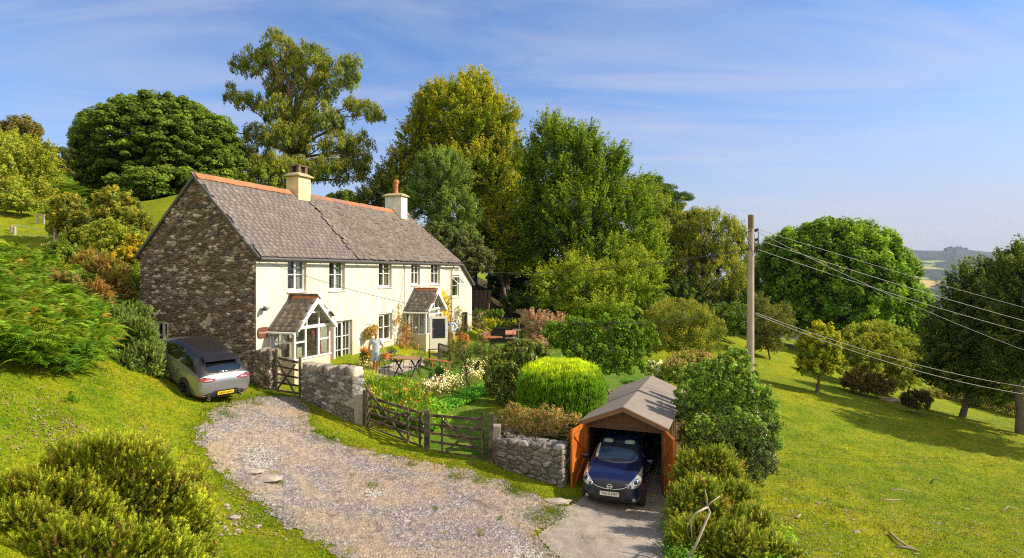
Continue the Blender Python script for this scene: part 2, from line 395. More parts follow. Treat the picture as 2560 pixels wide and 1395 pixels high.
M['brownwhite']=simple('aged white wood',(.62,.58,.52),.5,var=.15)
M['slate']=simple('slate',(1,1,1),.55,attr=True,var=.18,scale=1.2,bumpk=.25,bscale=25)
M['terracotta']=simple('terracotta',(.50,.17,.065),.75,var=.25,scale=5,bumpk=.3)
M['black']=simple('black plastic',(.02,.02,.022),.4,var=0)
M['gutter']=simple('grey gutter',(.09,.085,.085),.5,var=.2)
M['chimA']=simple('stained chimney render',(.62,.50,.30),.9,var=.35,scale=3,bumpk=.4,col2=None)
M['chimB']=simple('white chimney render',(.66,.66,.63),.9,var=.25,scale=3,bumpk=.4)
M['cap']=simple('lichened mortar',(.40,.33,.19),.9,var=.4,scale=8,bumpk=.5)
M['brick']=simple('brown brick',(.17,.11,.085),.85,var=.35,scale=9,bumpk=.5)
M['dark']=simple('dark interior',(.03,.027,.025),.9,var=.1)
M['room']=simple('room plaster',(.42,.36,.27),.9,var=.1)
M['backing']=simple('dim room beyond the glass',(.16,.135,.105),.9,var=.4,scale=2)
M['curtain']=simple('pale curtain',(.42,.45,.42),.9,var=.15)
M['pink']=simple('pink curtain',(.48,.16,.18),.9,var=.2)
M['pine']=simple('varnished pine',(.45,.22,.06),.5,var=.2)
M['yellow']=simple('yellow paint',(.74,.44,.035),.9,var=.22,scale=2)
M['wooddark']=simple('weathered dark wood',(.085,.062,.045),.8,var=.4,scale=5,bumpk=.5,bscale=30)
M['woodgate']=simple('grey brown gate wood',(.05,.034,.024),.8,var=.5,scale=4,bumpk=.5,bscale=30,col2=(.13,.09,.065))
def glassmat(name='window glass', tint=(.84,.86,.84), f=.22):
    m,nt,nd,lk,bs=newmat(name)
    t=N(nt,'ShaderNodeBsdfTransparent'); t.inputs[0].default_value=(*tint,1)
    g=N(nt,'ShaderNodeBsdfGlossy'); g.inputs['Roughness'].default_value=.03
    lw=N(nt,'ShaderNodeLayerWeight'); lw.inputs[0].default_value=.5; fr=N(nt,'ShaderNodeMath',operation='POWER'); lk.new(lw.outputs['Facing'],fr.inputs[0]); fr.inputs[1].default_value=3.5
    mx=N(nt,'ShaderNodeMixShader'); ad=N(nt,'ShaderNodeMath',operation='ADD'); ad.inputs[1].default_value=.06; lk.new(fr.outputs[0],ad.inputs[0]); lk.new(ad.outputs[0],mx.inputs[0]); lk.new(t.outputs[0],mx.inputs[1]); lk.new(g.outputs[0],mx.inputs[2])
    lk.new(mx.outputs[0],nd['Material Output'].inputs[0]); return m
M['glass']=glassmat()
M['leadglass']=simple('dark leaded glass',(.05,.05,.055),.1,var=.3,scale=8)
# ------------------------------------------------------------ the cottage
HX,HYY,HZ=-9.51,22.4,-4.4
ux,uy=.332,.943; _n=math.hypot(ux,uy); ux/=_n; uy/=_n
house=thing('cottage','long cream cottage with dark stone gable, slate roof and two chimneys','cottage',(HX,HYY,HZ),math.atan2(uy,ux))
HM=Matrix.Translation((HX,HYY,HZ))@Matrix.Rotation(math.atan2(uy,ux),4,'Z'); HMI=HM.inverted()
def tf(px, y=0.0):
    """distance along the facade of picture column px on the plane y"""
    c=(px-CX)/F; x0=HX-uy*y; y0=HYY+ux*y
    return (c*y0-x0)/(ux-uy*c)
def zf(py, t, y=0.0): return -(py-HY)/F*(HYY+ux*y+uy*t)-HZ
def wall_mb(mb, x0,x1,z0,ztop, holes, y0, th, extra=()):
    """vertical wall in the xz plane with real openings; front at y0, back at y0+th"""
    xs=sorted(set([x0,x1]+[h for o in holes for h in o[:2]]+list(extra)))
    zt=max(ztop(x) for x in xs)
    for a,b in zip(xs[:-1],xs[1:]):
        mid=(a+b)/2; hs=sorted([o for o in holes if o[0]<=mid<=o[1]],key=lambda o:o[2])
        segs=[];lo=z0
        for o in hs: segs.append((lo,o[2])); lo=o[3]
        for (c,d) in segs: mb.box(a,b,y0,y0+th,c,d)
        vs=[(a,y0,lo),(b,y0,lo),(b,y0,ztop(b)),(a,y0,ztop(a)),(a,y0+th,lo),(b,y0+th,lo),(b,y0+th,ztop(b)),(a,y0+th,ztop(a))]
        mb.add(vs,[(0,1,2,3),(7,6,5,4),(3,2,6,7),(0,4,5,1),(0,3,7,4),(1,5,6,2)])
WIN=[]   # x0,x1,z0,z1, style
def wr(px0,px1,py0,py1):
    a,b=tf(px0),tf(px1); m=(a+b)/2; return [a,b,zf(py1,m),zf(py0,m)]
upper=[wr(719,766,645,728),wr(823,862,647,726),wr(947,979,650,718),wr(1028,1050,652,712),wr(1077,1100,655,711)]
ground_w=wr(947,980,784,851); french=wr(822,881,802,905); small_w=wr(1129,1148,687,742); ldoor=wr(1154,1169,780,838)
french[2]=.12; ldoor[2]=.15
holes=upper+[ground_w,french,small_w,ldoor]
mb=MB(); wall_mb(mb,0,20.3,-1.5,lambda x:5.12 if x<=18.1001 else 4.98-(x-18.1)*.66,holes,0,.42,extra=(18.1,18.1001,19.2))
mb.build('front_wall',M['render'],house)
# gable end with stone relief
gwy0,gwy1=4.24,4.93; gwz0,gwz1=1.43,2.43; GW=5.78; RZ=8.09; EZ=5.15
def gtop(y): return EZ+(RZ-EZ)*(1-abs(y-GW/2)/(GW/2))
def keepg(u,v):
    y=GW-u; z=v-1.5
    return (z<EZ-.02+(RZ-EZ)*(1-np.abs(y-GW/2)/(GW/2)))&~((y>gwy0)&(y<gwy1)&(z>gwz0)&(z<gwz1))
stone_panel('stone_gable',(0,GW,-1.5),(0,-1,0),(0,0,1),(-1,0,0),GW,RZ+1.5,.021,.205,.10,3,GAB,(.035,.028,.022),.08,house,M["stone"],keepg)
mb=MB()
def xwall(mb,x0,x1,y0,y1,z0,ztop,holes):
    ys=sorted(set([y0,y1,GW/2]+[h for o in holes for h in o[:2]]))
    for a,b in zip(ys[:-1],ys[1:]):
        mid=(a+b)/2; lo=z0
        for o in [o for o in holes if o[0]<mid<o[1]]: mb.box(x0,x1,a,b,lo,o[2]); lo=o[3]
        vs=[(x0,a,lo),(x0,b,lo),(x0,b,ztop(b)),(x0,a,ztop(a)),(x1,a,lo),(x1,b,lo),(x1,b,ztop(b)),(x1,a,ztop(a))]
        mb.add(vs,[(0,1,2,3),(7,6,5,4),(3,2,6,7),(0,4,5,1),(0,3,7,4),(1,5,6,2)])
mb.col=(.11,.095,.08); xwall(mb,.003,.45,.424,GW-.003,-1.5,lambda y:gtop(y)-.05,[(gwy0,gwy1,gwz0,gwz1)])
mb.build('gable_core',M['stone'],house)
# end, back and inner walls, floors
mb=MB(); mb.box(.455,20.3,GW-.3,GW,-1.5,5.0); mb.box(20.0,20.3,.43,GW-.31,-1.5,3.4); mb.box(6.3,6.45,.43,GW-.31,0,5.0); mb.box(9.6,9.75,.43,GW-.31,0,5.0)
mb.box(13.6,13.7,.43,GW-.31,0,5.0); mb.box(18.0,18.15,.43,GW-.31,0,5.0)
mb.build('back_wall',M['room'],house)
mb=MB(); mb.box(.46,17.99,.43,GW-.31,2.55,2.7); mb.box(.46,17.99,.43,GW-.31,.02,.1); mb.box(.46,17.99,.43,GW-.31,5.0,5.08); mb.box(18.16,19.99,.43,GW-.31,.02,.1)
mb.build('floor',M['pine'],house)
# upright stone lintel over the gable window and a brick in the gable
mb=MB()
for k in range(13):
    y=gwy0-.35+k*.108; c=random.uniform(.7,1.3); mb.col=(.15*c,.11*c,.075*c); h=random.uniform(.24,.34)
    mb.box(-.075-random.random()*.03,-.01,y,y+.085,gwz1+.01,gwz1+h)
mb.build('lintel',M['stone'],house,bevel=.015)
mb=MB(); mb.col=(.16,.06,.04); mb.box(-.07,-.01,2.8,2.98,7.0,7.28); mb.build('brick',M['stone'],house)
mb.col=(.45,.43,.40)
for y,z,w,h in ((3.6,6.6,.2,.16),(1.9,7.0,.32,.3),(2.9,5.0,.22,.25),(1.4,4.9,.35,.22),(3.9,4.1,.2,.28),(.45,3.6,.4,.3),(2.2,2.5,.34,.4),(1.3,1.6,.38,.25)):
    c=random.uniform(.35,.9); mb=MB(); mb.col=(.42*c,.39*c,.35*c)
    pts=[(y+w/2*math.cos(a)*random.uniform(.8,1.1),z+h/2*math.sin(a)*random.uniform(.8,1.1)) for a in np.arange(0,6.28,.7)]
    mb.prism(pts,-.085,-.01,'x'); mb.build('pale_stone',M['stone'],house,bevel=.02)
# ---- slates
def boxes_np(pos, U, V, Nn, su, sv, sn, tilt, rot):
    """many slates: centre pos, along U (width su), V up the slope (sv), thickness sn; tilt lifts the lower edge"""
    n=len(pos); U=np.array(U,float); V=np.array(V,float); Nn=np.array(Nn,float)
    cr=np.cos(rot)[:,None]; sr=np.sin(rot)[:,None]
    u=U*cr+V*sr; v=V*cr-U*sr; v=v-Nn*tilt[:,None]; 
    o=[]
    for k in (0,1):
        for j in (-1,1):
            for i in (-1,1): o.append(pos+u*(i*su[:,None]/2)+v*(j*sv[:,None]/2)+Nn*(k*sn[:,None]))
    Vt=np.stack(o,1).reshape(-1,3)
    t=np.array([(4,5,7,6),(0,1,5,4),(0,4,6,2),(1,3,7,5)])
    Fc=(t[None]+8*np.arange(n)[:,None,None]).reshape(-1,4)
    return Vt,Fc
def slate_roof(name, parent, O, U, V, L, Hh, su, ex, seed, pal, lift, jit, keep=None, thick=.008):
    rg=np.random.default_rng(seed); U=np.array(U,float);V=np.array(V,float);Nn=np.cross(U,V); O=np.array(O,float)
    P_=[];S=[]
    nr=int(round(Hh/ex))
    for r in range(nr):
        off=(r%2)*su/2-su*rg.uniform(.6,1.4); x=off
        while x<L+su:
            w=su*rg.uniform(.92,1.05) if jit>.5 else su*rg.uniform(.72,1.35)
            P_.append((x+w/2,r*ex+ex*.75)); S.append(w); x+=w
    P_=np.array(P_);S=np.array(S)
    k=(P_[:,0]>0)&(P_[:,0]<L)
    if keep is not None: k&=keep(P_[:,0],P_[:,1])
    P_=P_[k];S=S[k];n=len(P_)
    pos=O+P_[:,:1]*U+(P_[:,1:]+rg.normal(0,.006+.018*jit,(n,1)))*V+Nn*(.012+np.abs(rg.normal(0,lift,(n,1))))
    Vt,Fc=boxes_np(pos,U,V,Nn,S*(.985 if jit>.5 else .998),np.full(n,ex*1.5),np.full(n,thick)*rg.uniform(.8,1.6,n),(.035 if jit>.5 else .022)+np.abs(rg.normal(0,lift*2,n)),rg.normal(0,.006+.02*jit,n))
    i=rg.integers(0,len(pal),n); c=np.array(pal)[i]*rg.uniform(.90,1.10,(n,1))
    me=mesh_np(name,Vt,Fc,np.repeat(c,8,0)); return link(name,me,M['slate'],parent)
SL=[(.145,.112,.102)]*8+[(.155,.12,.107),(.138,.108,.102),(.155,.125,.11),(.19,.155,.13)]
SR=[(.135,.10,.082),(.17,.128,.10),(.11,.083,.07),(.17,.135,.108),(.15,.115,.095),(.19,.155,.12)]
sl=math.hypot(GW/2+.2,RZ-4.93); dv=((GW/2+.2)/sl,(RZ-4.93)/sl)
roof=MB()
def plane(mb,pts,t=.06):
    n=(Vector(pts[1])-Vector(pts[0])).cross(Vector(pts[-1])-Vector(pts[0])).normalized()
    m=len(pts); vs=list(map(Vector,pts))+[Vector(p)-n*t for p in pts]
    mb.add(vs,[tuple(range(m)),tuple(m+i for i in reversed(range(m)))]+[(i,m+i,m+(i+1)%m,(i+1)%m) for i in range(m)])
TRE=16.3
plane(roof,[(-.08,-.2,4.93),(18.15,-.2,4.93),(TRE,GW/2,RZ),(-.08,GW/2,RZ)],.05)
plane(roof,[(TRE,GW/2+.001,RZ-.001),(18.15,GW+.2,4.93),(-.08,GW+.2,4.93),(-.08,GW/2+.001,RZ-.001)],.05)
plane(roof,[(18.16,-.2,4.92),(18.16,GW+.2,4.92),(TRE+.01,GW/2,RZ-.01)],.05)
plane(roof,[(18.14,-.12,5.04),(20.42,-.12,3.5),(20.42,GW+.1,3.5),(18.14,GW+.1,5.04)],.07)
rb=roof.build('roof',simple('slate underlay',(.10,.085,.08),.8),house)
slate_roof('slates',rb,(-.07,-.22,4.96),(1,0,0),(0,dv[0],dv[1]),6.45,sl,.30,.205,1,SL,.0012,.10,thick=.004)
slate_roof('old_slates',rb,(6.40,-.22,4.96),(1,0,0),(0,dv[0],dv[1]),11.9,sl,.215,.15,2,SR,.013,1.0,keep=lambda x,v:(x+6.4)<18.12-(18.12-TRE)*(v/sl),thick=.02)
# verge strip where the two slate coverings meet
slate_roof('slates',rb,(6.3,-.24,5.0),(1,0,0),(0,dv[0],dv[1]),.62,sl,.30,.2,5,[(.15,.125,.10),(.13,.11,.10),(.18,.15,.11)],.006,.4,thick=.012)
mb=MB(); RT=simple('ridge terracotta',(1,1,1),.8,attr=True,var=.2)
k=0;x=-.1
while x<TRE:
    if (5.4<x+.2<6.5 or 14.6<x+.2<15.6):
        if mb.v: mb.build('ridge_tiles',RT,rb); mb=MB()
    else:
        c=random.uniform(.8,1.15); mb.col=(.40*c,.15*c,.06*c) if x<5.5 or random.random()<.75 else (.25,.13,.09)
        w=.448; q=random.uniform(-.008,.008)
        for sgn in (-1,1):
            mb.add([(x,GW/2,RZ+.15+q),(x+w,GW/2,RZ+.15+q),(x+w,GW/2+sgn*.21,RZ-.06+q),(x,GW/2+sgn*.21,RZ-.06+q),(x,GW/2,RZ+.12+q),(x+w,GW/2,RZ+.12+q),(x+w,GW/2+sgn*.21,RZ-.09+q),(x,GW/2+sgn*.21,RZ-.09+q)],[(0,1,2,3),(7,6,5,4),(0,3,7,4),(1,5,6,2),(3,2,6,7)])
    x+=.45
mb.build('ridge_tiles',RT,rb)
# bargeboard / verge on the stone gable
for a_,b_,w_,h_ in (((-.13,-.24,4.90),(-.13,GW/2,RZ+.0),.05,.10),((-.13,GW+.24,4.90),(-.13,GW/2,RZ),.05,.10),((18.2,-.24,4.93),(TRE+.08,GW/2,RZ+.03),.16,.05),((20.44,-.16,3.47),(18.2,-.16,5.0),.06,.14)):
    mb=MB(); mb.bar(a_,b_,w_,h_); mb.build('bargeboard',M['gutter'],house)
# gutter and downpipes
mb=MB(); 
for a,b in ((-.1,3.9),(3.92,7.9),(7.92,11.9),(11.92,15.9),(15.92,18.25)):
    z=4.88-.002*a; mb.tube([(a,-.30,z),(b,-.30,z-.008)],.058,8); 
for x in np.arange(.2,18.2,.9): mb.box(x,x+.03,-.25,-.002,4.83,4.88)
mb.box(0.02,18.1,-.05,-.003,4.80,5.0)
mb.build('gutter',M['gutter'],house)
mb=MB(); td=tf(1126); mb.tube([(td,-.30,4.84),(td,-.10,4.5),(td,-.10,.2)],.038,8); mb.tube([(tf(1140),-.1,4.6),(tf(1140),-.1,4.5)],.03,6)
mb.build('downpipe',simple('tan downpipe',(.34,.22,.10),.6),house)
# chimneys
def chimney(x0,x1,y0,y1,zt,mat,lab):
    mb=MB(); mb.box(x0,x1,y0,y1,6.6,zt); c=mb.build('chimney',mat,house,bevel=.02); c['label']=lab
    f=MB(); f.box(x0-.04,x1+.04,y0-.06,y0+.02,7.35,7.62); f.box(x0-.03,x1+.03,y0-.10,y0+.0,7.62,7.67); f.build('flashing',M['cap'],c)
    cp=MB(); e=.11
    cp.add([(x0-e,y0-e,zt),(x1+e,y0-e,zt),(x1+e,y1+e,zt),(x0-e,y1+e,zt),(x0-e,y0-e,zt+.06),(x1+e,y0-e,zt+.06),(x1+e,y1+e,zt+.06),(x0-e,y1+e,zt+.06),
            (x0+.1,y0+.1,zt+.2),(x1-.1,y0+.1,zt+.2),(x1-.1,y1-.1,zt+.2),(x0+.1,y1-.1,zt+.2)],
           [(3,2,1,0),(0,1,5,4),(1,2,6,5),(2,3,7,6),(3,0,4,7),(4,5,9,8),(5,6,10,9),(6,7,11,10),(7,4,8,11),(8,9,10,11)])
    cp.build('cap',M['cap'],c,bevel=.01)
    return c
c1_=chimney(5.50,6.40,2.53,3.25,8.92,M['chimA'],'square cream chimney with brick cowl')
mb=MB(); xa,xb,ya,yb,z0,z1=5.63,6.27,2.62,3.16,9.12,9.42
for x in (xa,xb-.16):
    for y in (ya,yb-.14): mb.box(x,x+.16,y,y+.14,z0,z1)
mb.box(xa-.03,xb+.03,ya-.03,yb+.03,z1,z1+.06); mb.build('cowl',M['brick'],c1_,bevel=.006)
mb=MB(); mb.box(xa+.12,xb-.12,ya+.12,yb-.12,z0-.02,z1-.01); mb.build('flue',M['dark'],c1_)
c2_=chimney(14.7,15.47,2.31,3.46,9.05,M['chimB'],'tall grey white chimney with red clay pot')
mb=MB(); mb.lathe([(.17,0),(.15,.1),(.12,.2),(.11,.5),(.14,.56),(.11,.6),(.11,.66),(.15,.72),(.16,.86),(.12,.9)],(15.08,2.88,9.2),14); mb.build('pot',M['terracotta'],c2_,smooth=True)
# ---- windows
def window(x0,x1,z0,z1,y,cols,rows,parent=house,fw=.085,cur=None,axis='y',sill=True,sash=True,mat=None,name='window',bars=.032,glass=None):
    """cols: list of casement fractions; rows: glazing bars fractions"""
    mat=mat or M['white']
    def bx(m,a,b,c,d,e,f):
        if axis=='y': m.box(a,b,c,d,e,f)
        else: m.box(c,d,a,b,e,f)
    mb=MB(); d0,d1=y,y+.07
    bx(mb,x0,x1,d0,d1,z0,z0+fw); bx(mb,x0,x1,d0,d1,z1-fw,z1); bx(mb,x0,x0+fw,d0,d1,z0+fw,z1-fw); bx(mb,x1-fw,x1,d0,d1,z0+fw,z1-fw)
    w=x1-x0-2*fw; cs=[0]+list(cols)+[1]
    for c in cols:
        xm=x0+fw+w*c; bx(mb,xm-fw*.55,xm+fw*.55,d0+.002,d1-.002,z0+fw,z1-fw)
    sgn=1 if axis=='y' else 1
    for i,(a,b) in enumerate(zip(cs[:-1],cs[1:])):
        xa=x0+fw+w*a+(fw*.55 if i else 0); xb=x0+fw+w*b-(fw*.55 if b<1 else 0)
        zs=z0+fw; ze=z1-fw
        if sash and i%2==0:
            s=.03; yy0,yy1=d0-.02,d0+.03
            bx(mb,xa,xb,yy0,yy1,zs,zs+s); bx(mb,xa,xb,yy0,yy1,ze-s,ze); bx(mb,xa,xa+s,yy0,yy1,zs+s,ze-s); bx(mb,xb-s,xb,yy0,yy1,zs+s,ze-s)
        for r in rows: bx(mb,xa+.001,xb-.001,d0+.01,d0+.045,zs+(ze-zs)*r-bars/2,zs+(ze-zs)*r+bars/2)
    wob=mb.build(name,mat,parent)
    g=MB(); bx(g,x0+fw*.5,x1-fw*.5,y+.048,y+.054,z0+fw*.5,z1-fw*.5); g.build('pane',glass or M['glass'],wob)
    if sill:
        s=MB(); bx(s,x0-.05,x1+.05,-.05,y-.001,z0-.06,z0-.004); s.build('sill',M['brownwhite'] if axis=='y' else M['white'],wob)
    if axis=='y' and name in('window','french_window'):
        g=MB(); g.box(x0+.02,x1-.02,y+.20,y+.21,z0+.01,z1-.01); g.build('dim_backing',M['backing'],wob)  # flat backing added behind the glass, dim room put into its colour
    if cur:
        for (a,b,mt) in cur:
            c=MB(); n=max(3,int((b-a)*(x1-x0)/.05))
            for k in range(n):
                xa=x0+(x1-x0)*(a+(b-a)*k/n); xb=x0+(x1-x0)*(a+(b-a)*(k+1)/n); yy=y+.10+.02*(k%2)
                bx(c,xa,xb,yy,yy+.02,z0+.03,z1-.03)
            c.build('curtain',mt,wob)
    return wob
cur1=[(.0,.1,M['curtain']),(.80,1,M['curtain'])]
for i,w in enumerate(upper):
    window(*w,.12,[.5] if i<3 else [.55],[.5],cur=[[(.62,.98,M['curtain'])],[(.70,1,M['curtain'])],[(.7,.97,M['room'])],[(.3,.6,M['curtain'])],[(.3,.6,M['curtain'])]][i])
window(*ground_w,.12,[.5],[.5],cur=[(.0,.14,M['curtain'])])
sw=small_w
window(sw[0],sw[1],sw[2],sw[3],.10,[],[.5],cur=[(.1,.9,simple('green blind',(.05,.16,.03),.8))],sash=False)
mb=MB(); zt=sw[2]+(sw[3]-sw[2])*.98; a=Vector((sw[0]+.03,.06,zt-.05)); 
for x in (sw[0]+.05,sw[1]-.05): mb.bar((x,.05,zt-.1),(x,-.42,zt-.52),.05,.05,up=(1,0,0))
mb.bar((sw[0]+.02,-.42,zt-.52),(sw[1]-.02,-.42,zt-.52),.05,.05); mb.bar((sw[0]+.02,.05,zt-.1),(sw[1]-.02,.05,zt-.1),.05,.05)
o=mb.build('window_sash',M['white'],house); mb=MB(); mb.add([(sw[0]+.05,.05,zt-.1),(sw[1]-.05,.05,zt-.1),(sw[1]-.05,-.42,zt-.52),(sw[0]+.05,-.42,zt-.52)],[(0,1,2,3)]); mb.build('pane',M['glass'],o)
window(gwy0,gwy1,gwz0,gwz1,-.02,[.45],[.45],cur=None,axis='x',fw=.075)
# french window: tall white doors with small panes
f=french
fw=window(f[0]+.55,f[1],f[2],f[3],.14,[.5],[.33,.66],fw=.08,sill=False,name='french_window',bars=.03,cur=[(.5,.7,M['curtain'])])
mb=MB(); 
for q in (.25,.75):
    xm=f[0]+.55+(f[1]-f[0]-.55)*q; mb.box(xm-.013,xm+.013,.15,.185,f[2]+.1,f[3]-.1)
mb.build('glazing_bar',M['white'],fw)
mb=MB(); mb.box(f[0],f[0]+.54,.16,.22,f[2],f[3]); mb.build('door',simple('open brown shutter door',(.22,.13,.08),.6),house)
d=ldoor
mb=MB(); mb.box(d[0],d[0]+.06,.05,.2,d[2],d[3]); mb.box(d[1]-.06,d[1],.05,.2,d[2],d[3]); mb.box(d[0]+.06,d[1]-.06,.05,.2,d[3]-.07,d[3]); q=mb.build('door_frame',M['wooddark'],house)
mb=MB(); mb.box(d[0]+.08,d[0]+.14,.22,.9,d[2],d[3]-.08); mb.build('door',M['brownwhite'],q)
# ---- porches
def porch(x0,x1,dep,ze,za,zb,ze_roof,lab,lead=False):
    """x0..x1 along the wall, dep out from it, ze eave height, za apex, zb top of the dwarf wall"""
    xm=(x0+x1)/2; yf=-dep
    mb=MB()
    if not lead:
        mb.box(x0,x0+.14,yf,-.003,-1,zb); mb.box(x0+.14,x1-.14,yf,yf+.14,-1,zb); mb.box(x1-.14,x1,yf,-.003,-1,zb)
    else:
        mb.box(x0,x0+.14,yf,-.003,-1,zb); mb.box(x0+.14,x0+.32,yf,yf+.14,-1,zb); mb.box(x1-.55,x1,yf,yf+.14,-1,zb); mb.box(x1-.14,x1,yf+.14,-.003,-1,zb)
    p=mb.build('porch',M['render'],house); p['label']=lab
    fr=MB(); fw=.09
    for (x,y) in ((x0,yf),(x1-fw,yf),(x0,-fw-.004),(x1-fw,-fw-.004)): fr.box(x,x+fw,y,y+fw,zb+.05,ze)
    fr.box(x0-.03,x1+.03,yf-.04,yf+.15,zb+.001,zb+.05); fr.box(x0-.03,x0+.15,yf+.15,-.004,zb+.001,zb+.05); fr.box(x1-.15,x1+.03,yf+.15,-.004,zb+.001,zb+.05)
    fr.box(x0,x1,yf-.01,yf+fw,ze,ze+.12); fr.box(x0-.002,x0+fw,yf+fw,-.004,ze,ze+.12); fr.box(x1-fw,x1+.002,yf+fw,-.004,ze,ze+.12)
    # barge boards and mullions in the gable
    yb=yf-.25
    fr.bar((x0-.16,yb,ze-.06),(xm,yb,za),.04,.17,up=(0,-1,0)) if False else None
    for s_,xe in ((-1,x0-.18),(1,x1+.18)):
        dx=xm-xe; dz=za-(ze-.02); L=math.hypot(dx,dz); nx,nz=-dz/L*(1 if dx>0 else -1),abs(dx)/L
        wd=.15
        fr.add([(xe,yb,ze+.02),(xm,yb,za+.05),(xm,yb,za-wd*1.35),(xe+(.13 if s_<0 else -.13),yb,ze-.06),(xe,yb+.04,ze+.02),(xm,yb+.04,za+.05),(xm,yb+.04,za-wd*1.35),(xe+(.13 if s_<0 else -.13),yb+.04,ze-.06)],
               [(0,1,2,3),(7,6,5,4),(0,4,5,1),(3,2,6,7),(0,3,7,4)])
    sl_=(za-.14-(ze+.12))/(xm-x0)
    for q in ((.33,.67) if not lead else (.25,.5,.75)) if True else (): 
        x=x0+(x1-x0)*q; zt=ze+.12+sl_*min(x-x0,x1-x); fr.box(x-.025,x+.025,yf,yf+.06,ze+.121,zt-.02)
    if not lead:
        zq=ze+.12+.47; inset=(zq-ze-.12)/sl_; fr.box(x0+inset,x1-inset,yf-.003,yf+.055,zq,zq+.05); fr.box(xm-.025,xm+.025,yf+.002,yf+.06,zq+.05,za-.2)
    g=MB()
    if not lead:
        m1,m2=x0+(x1-x0)*.30,x0+(x1-x0)*.66
        for x in (m1,m2): fr.box(x-.05,x+.05,yf+.002,yf+.08,zb+.05,ze)
        zt=zb+(ze-zb)*.58
        fr.box(x0+fw,m1-.05,yf+.004,yf+.07,zt-.03,zt+.03); fr.box(m2+.05,x1-fw,yf+.004,yf+.07,zt-.03,zt+.03)
        ym=yf*.5; fr.box(x0+.01,x0+.07,ym-.03,ym+.03,zt+.03,ze); fr.box(x0+.005,x0+.08,yf+fw,-fw-.004,zt-.03,zt+.03)
        fr.box(x1-.07,x1-.01,ym-.03,ym+.03,zb+.05,ze)
        g.box(x0+.04,x1-.04,yf+.035,yf+.04,zb+.05,ze); g.box(x0+.04,x0+.045,yf+.09,-.1,zb+.05,ze); g.box(x1-.045,x1-.04,yf+.09,-.1,zb+.05,ze)
    else:
        for ym in (yf*.36,yf*.66): fr.box(x0+.01,x0+.07,ym-.025,ym+.025,zb+.05,ze)
        g.box(x0+.04,x0+.045,yf+.09,-.1,zb+.05,ze); g.box(x1-.045,x1-.04,yf+.09,-.1,zb+.05,ze)
        zb2=zb+.05
        fr.box(x0+.32,x0+.40,yf,yf+.09,-.3,ze); fr.box(x1-.60,x1-.52,yf,yf+.09,-.3,ze)
        fr.box(x0+.40,x1-.60,yf+.003,yf+.08,ze-.24,ze-.18); fr.box(x1-.52,x1-fw,yf+.004,yf+.08,ze-.24,ze-.18)
        g.box(x1-.52,x1-fw,yf+.035,yf+.04,zb+.05,ze-.24); g.box(x0+fw,x0+.32,yf+.035,yf+.04,zb+.05,ze); g.box(x0+.40,x1-.60,yf+.035,yf+.04,ze-.18,ze)
    g.add([(x0+.05,yf+.03,ze+.12),(x1-.05,yf+.03,ze+.12),(xm,yf+.03,za-.2)],[(0,1,2)])
    fr.build('frame',M['white'],p); g.build('pane',M['glass'],p)
    if lead:
        ld=MB(); cols=[(.03,.03,.12),(.25,.03,.03),(.03,.05,.2),(.05,.12,.05),(.02,.02,.03),(.20,.17,.08)]
        for (ya,yb_) in ((yf+fw,yf*.66-.025),(yf*.66+.025,yf*.36-.025),(yf*.36+.025,-fw)):
            for yy in (ya,yb_-.08):
                z=zb+.08
                while z<ze-.1:
                    ld.col=random.choice(cols); ld.box(x0+.022,x0+.034,yy+.01,yy+.07,z,z+.13); z+=.15
            ld.col=(.55,.55,.5); ld.box(x0+.02,x0+.036,yb_-.095,yb_-.085,zb+.05,ze); ld.box(x0+.02,x0+.036,ya+.085,ya+.095,zb+.05,ze)
            for zz in (zb+.17,ze-.17): ld.box(x0+.019,x0+.037,ya,yb_,zz,zz+.012)
        for xx in (x1-.50,x1-.22): 
            z=zb+.08
            while z<ze-.35: ld.col=random.choice(cols); ld.box(xx,xx+.07,yf+.02,yf+.033,z,z+.16); z+=.19
        ld.build('stained_glass',simple('stained glass',(1,1,1),.15,attr=True,var=.05),p)
        # door leaf standing open outwards, glazed panel
        Md=Matrix.Translation((x0+.40,yf-.01,0))@Matrix.Rotation(math.radians(-48),4,'Z')
        dl=MB(); w=x1-.60-x0-.40
        dl.box(0,w,-.05,0,-.3,.75,Md); dl.box(0,.13,-.05,0,.75,1.95,Md); dl.box(w-.13,w,-.05,0,.75,1.95,Md); dl.box(.13,w-.13,-.05,0,1.82,1.95,Md)
        dl.build('door',M['brownwhite'],p)
        dg=MB(); 
        dg.col=(.03,.03,.04); dg.box(.13,w-.13,-.03,-.02,.75,1.82,Md)
        for k in range(7):
            for xx in (.15,w-.21): dg.col=random.choice(cols); dg.box(xx,xx+.06,-.045,-.035,.78+k*.145,.78+k*.145+.12,Md)
        dg.build('stained_glass',simple('door stained glass',(1,1,1),.15,attr=True,var=.05),p)
    # roof planes and slates
    rf=MB(); 
    plane(rf,[(x0-.2,-.003,ze-.05),(x0-.2,yf-.2,ze-.05),(xm,yf-.2,za),(xm,-.003,za)],.04)
    plane(rf,[(x1+.2,yf-.2,ze-.05),(x1+.2,-.003,ze-.05),(xm+.001,-.003,za-.001),(xm+.001,yf-.2,za-.001)],.04)
    r_=rf.build('porch_roof',M['brownwhite'],p)
    Ls=math.hypot(xm-x0+.2,za-ze+.05); a=(xm-x0+.2)/Ls; b=(za-ze+.05)/Ls
    pal=[(.18,.14,.10),(.15,.12,.09),(.20,.165,.12),(.13,.11,.09)] if not lead else [(.14,.115,.10),(.17,.14,.12),(.12,.10,.09)]
    s1=slate_roof('porch_slates',p,(x0-.22,-.0,ze-.04),(0,-1,0),(a,0,b),dep+.19,Ls,.33,.21,11,pal,.002,.15)
    s2=slate_roof('porch_slates',p,(x1+.22,-dep-.19,ze-.04),(0,1,0),(-a,0,b),dep+.19,Ls,.33,.21,12,pal,.002,.15)
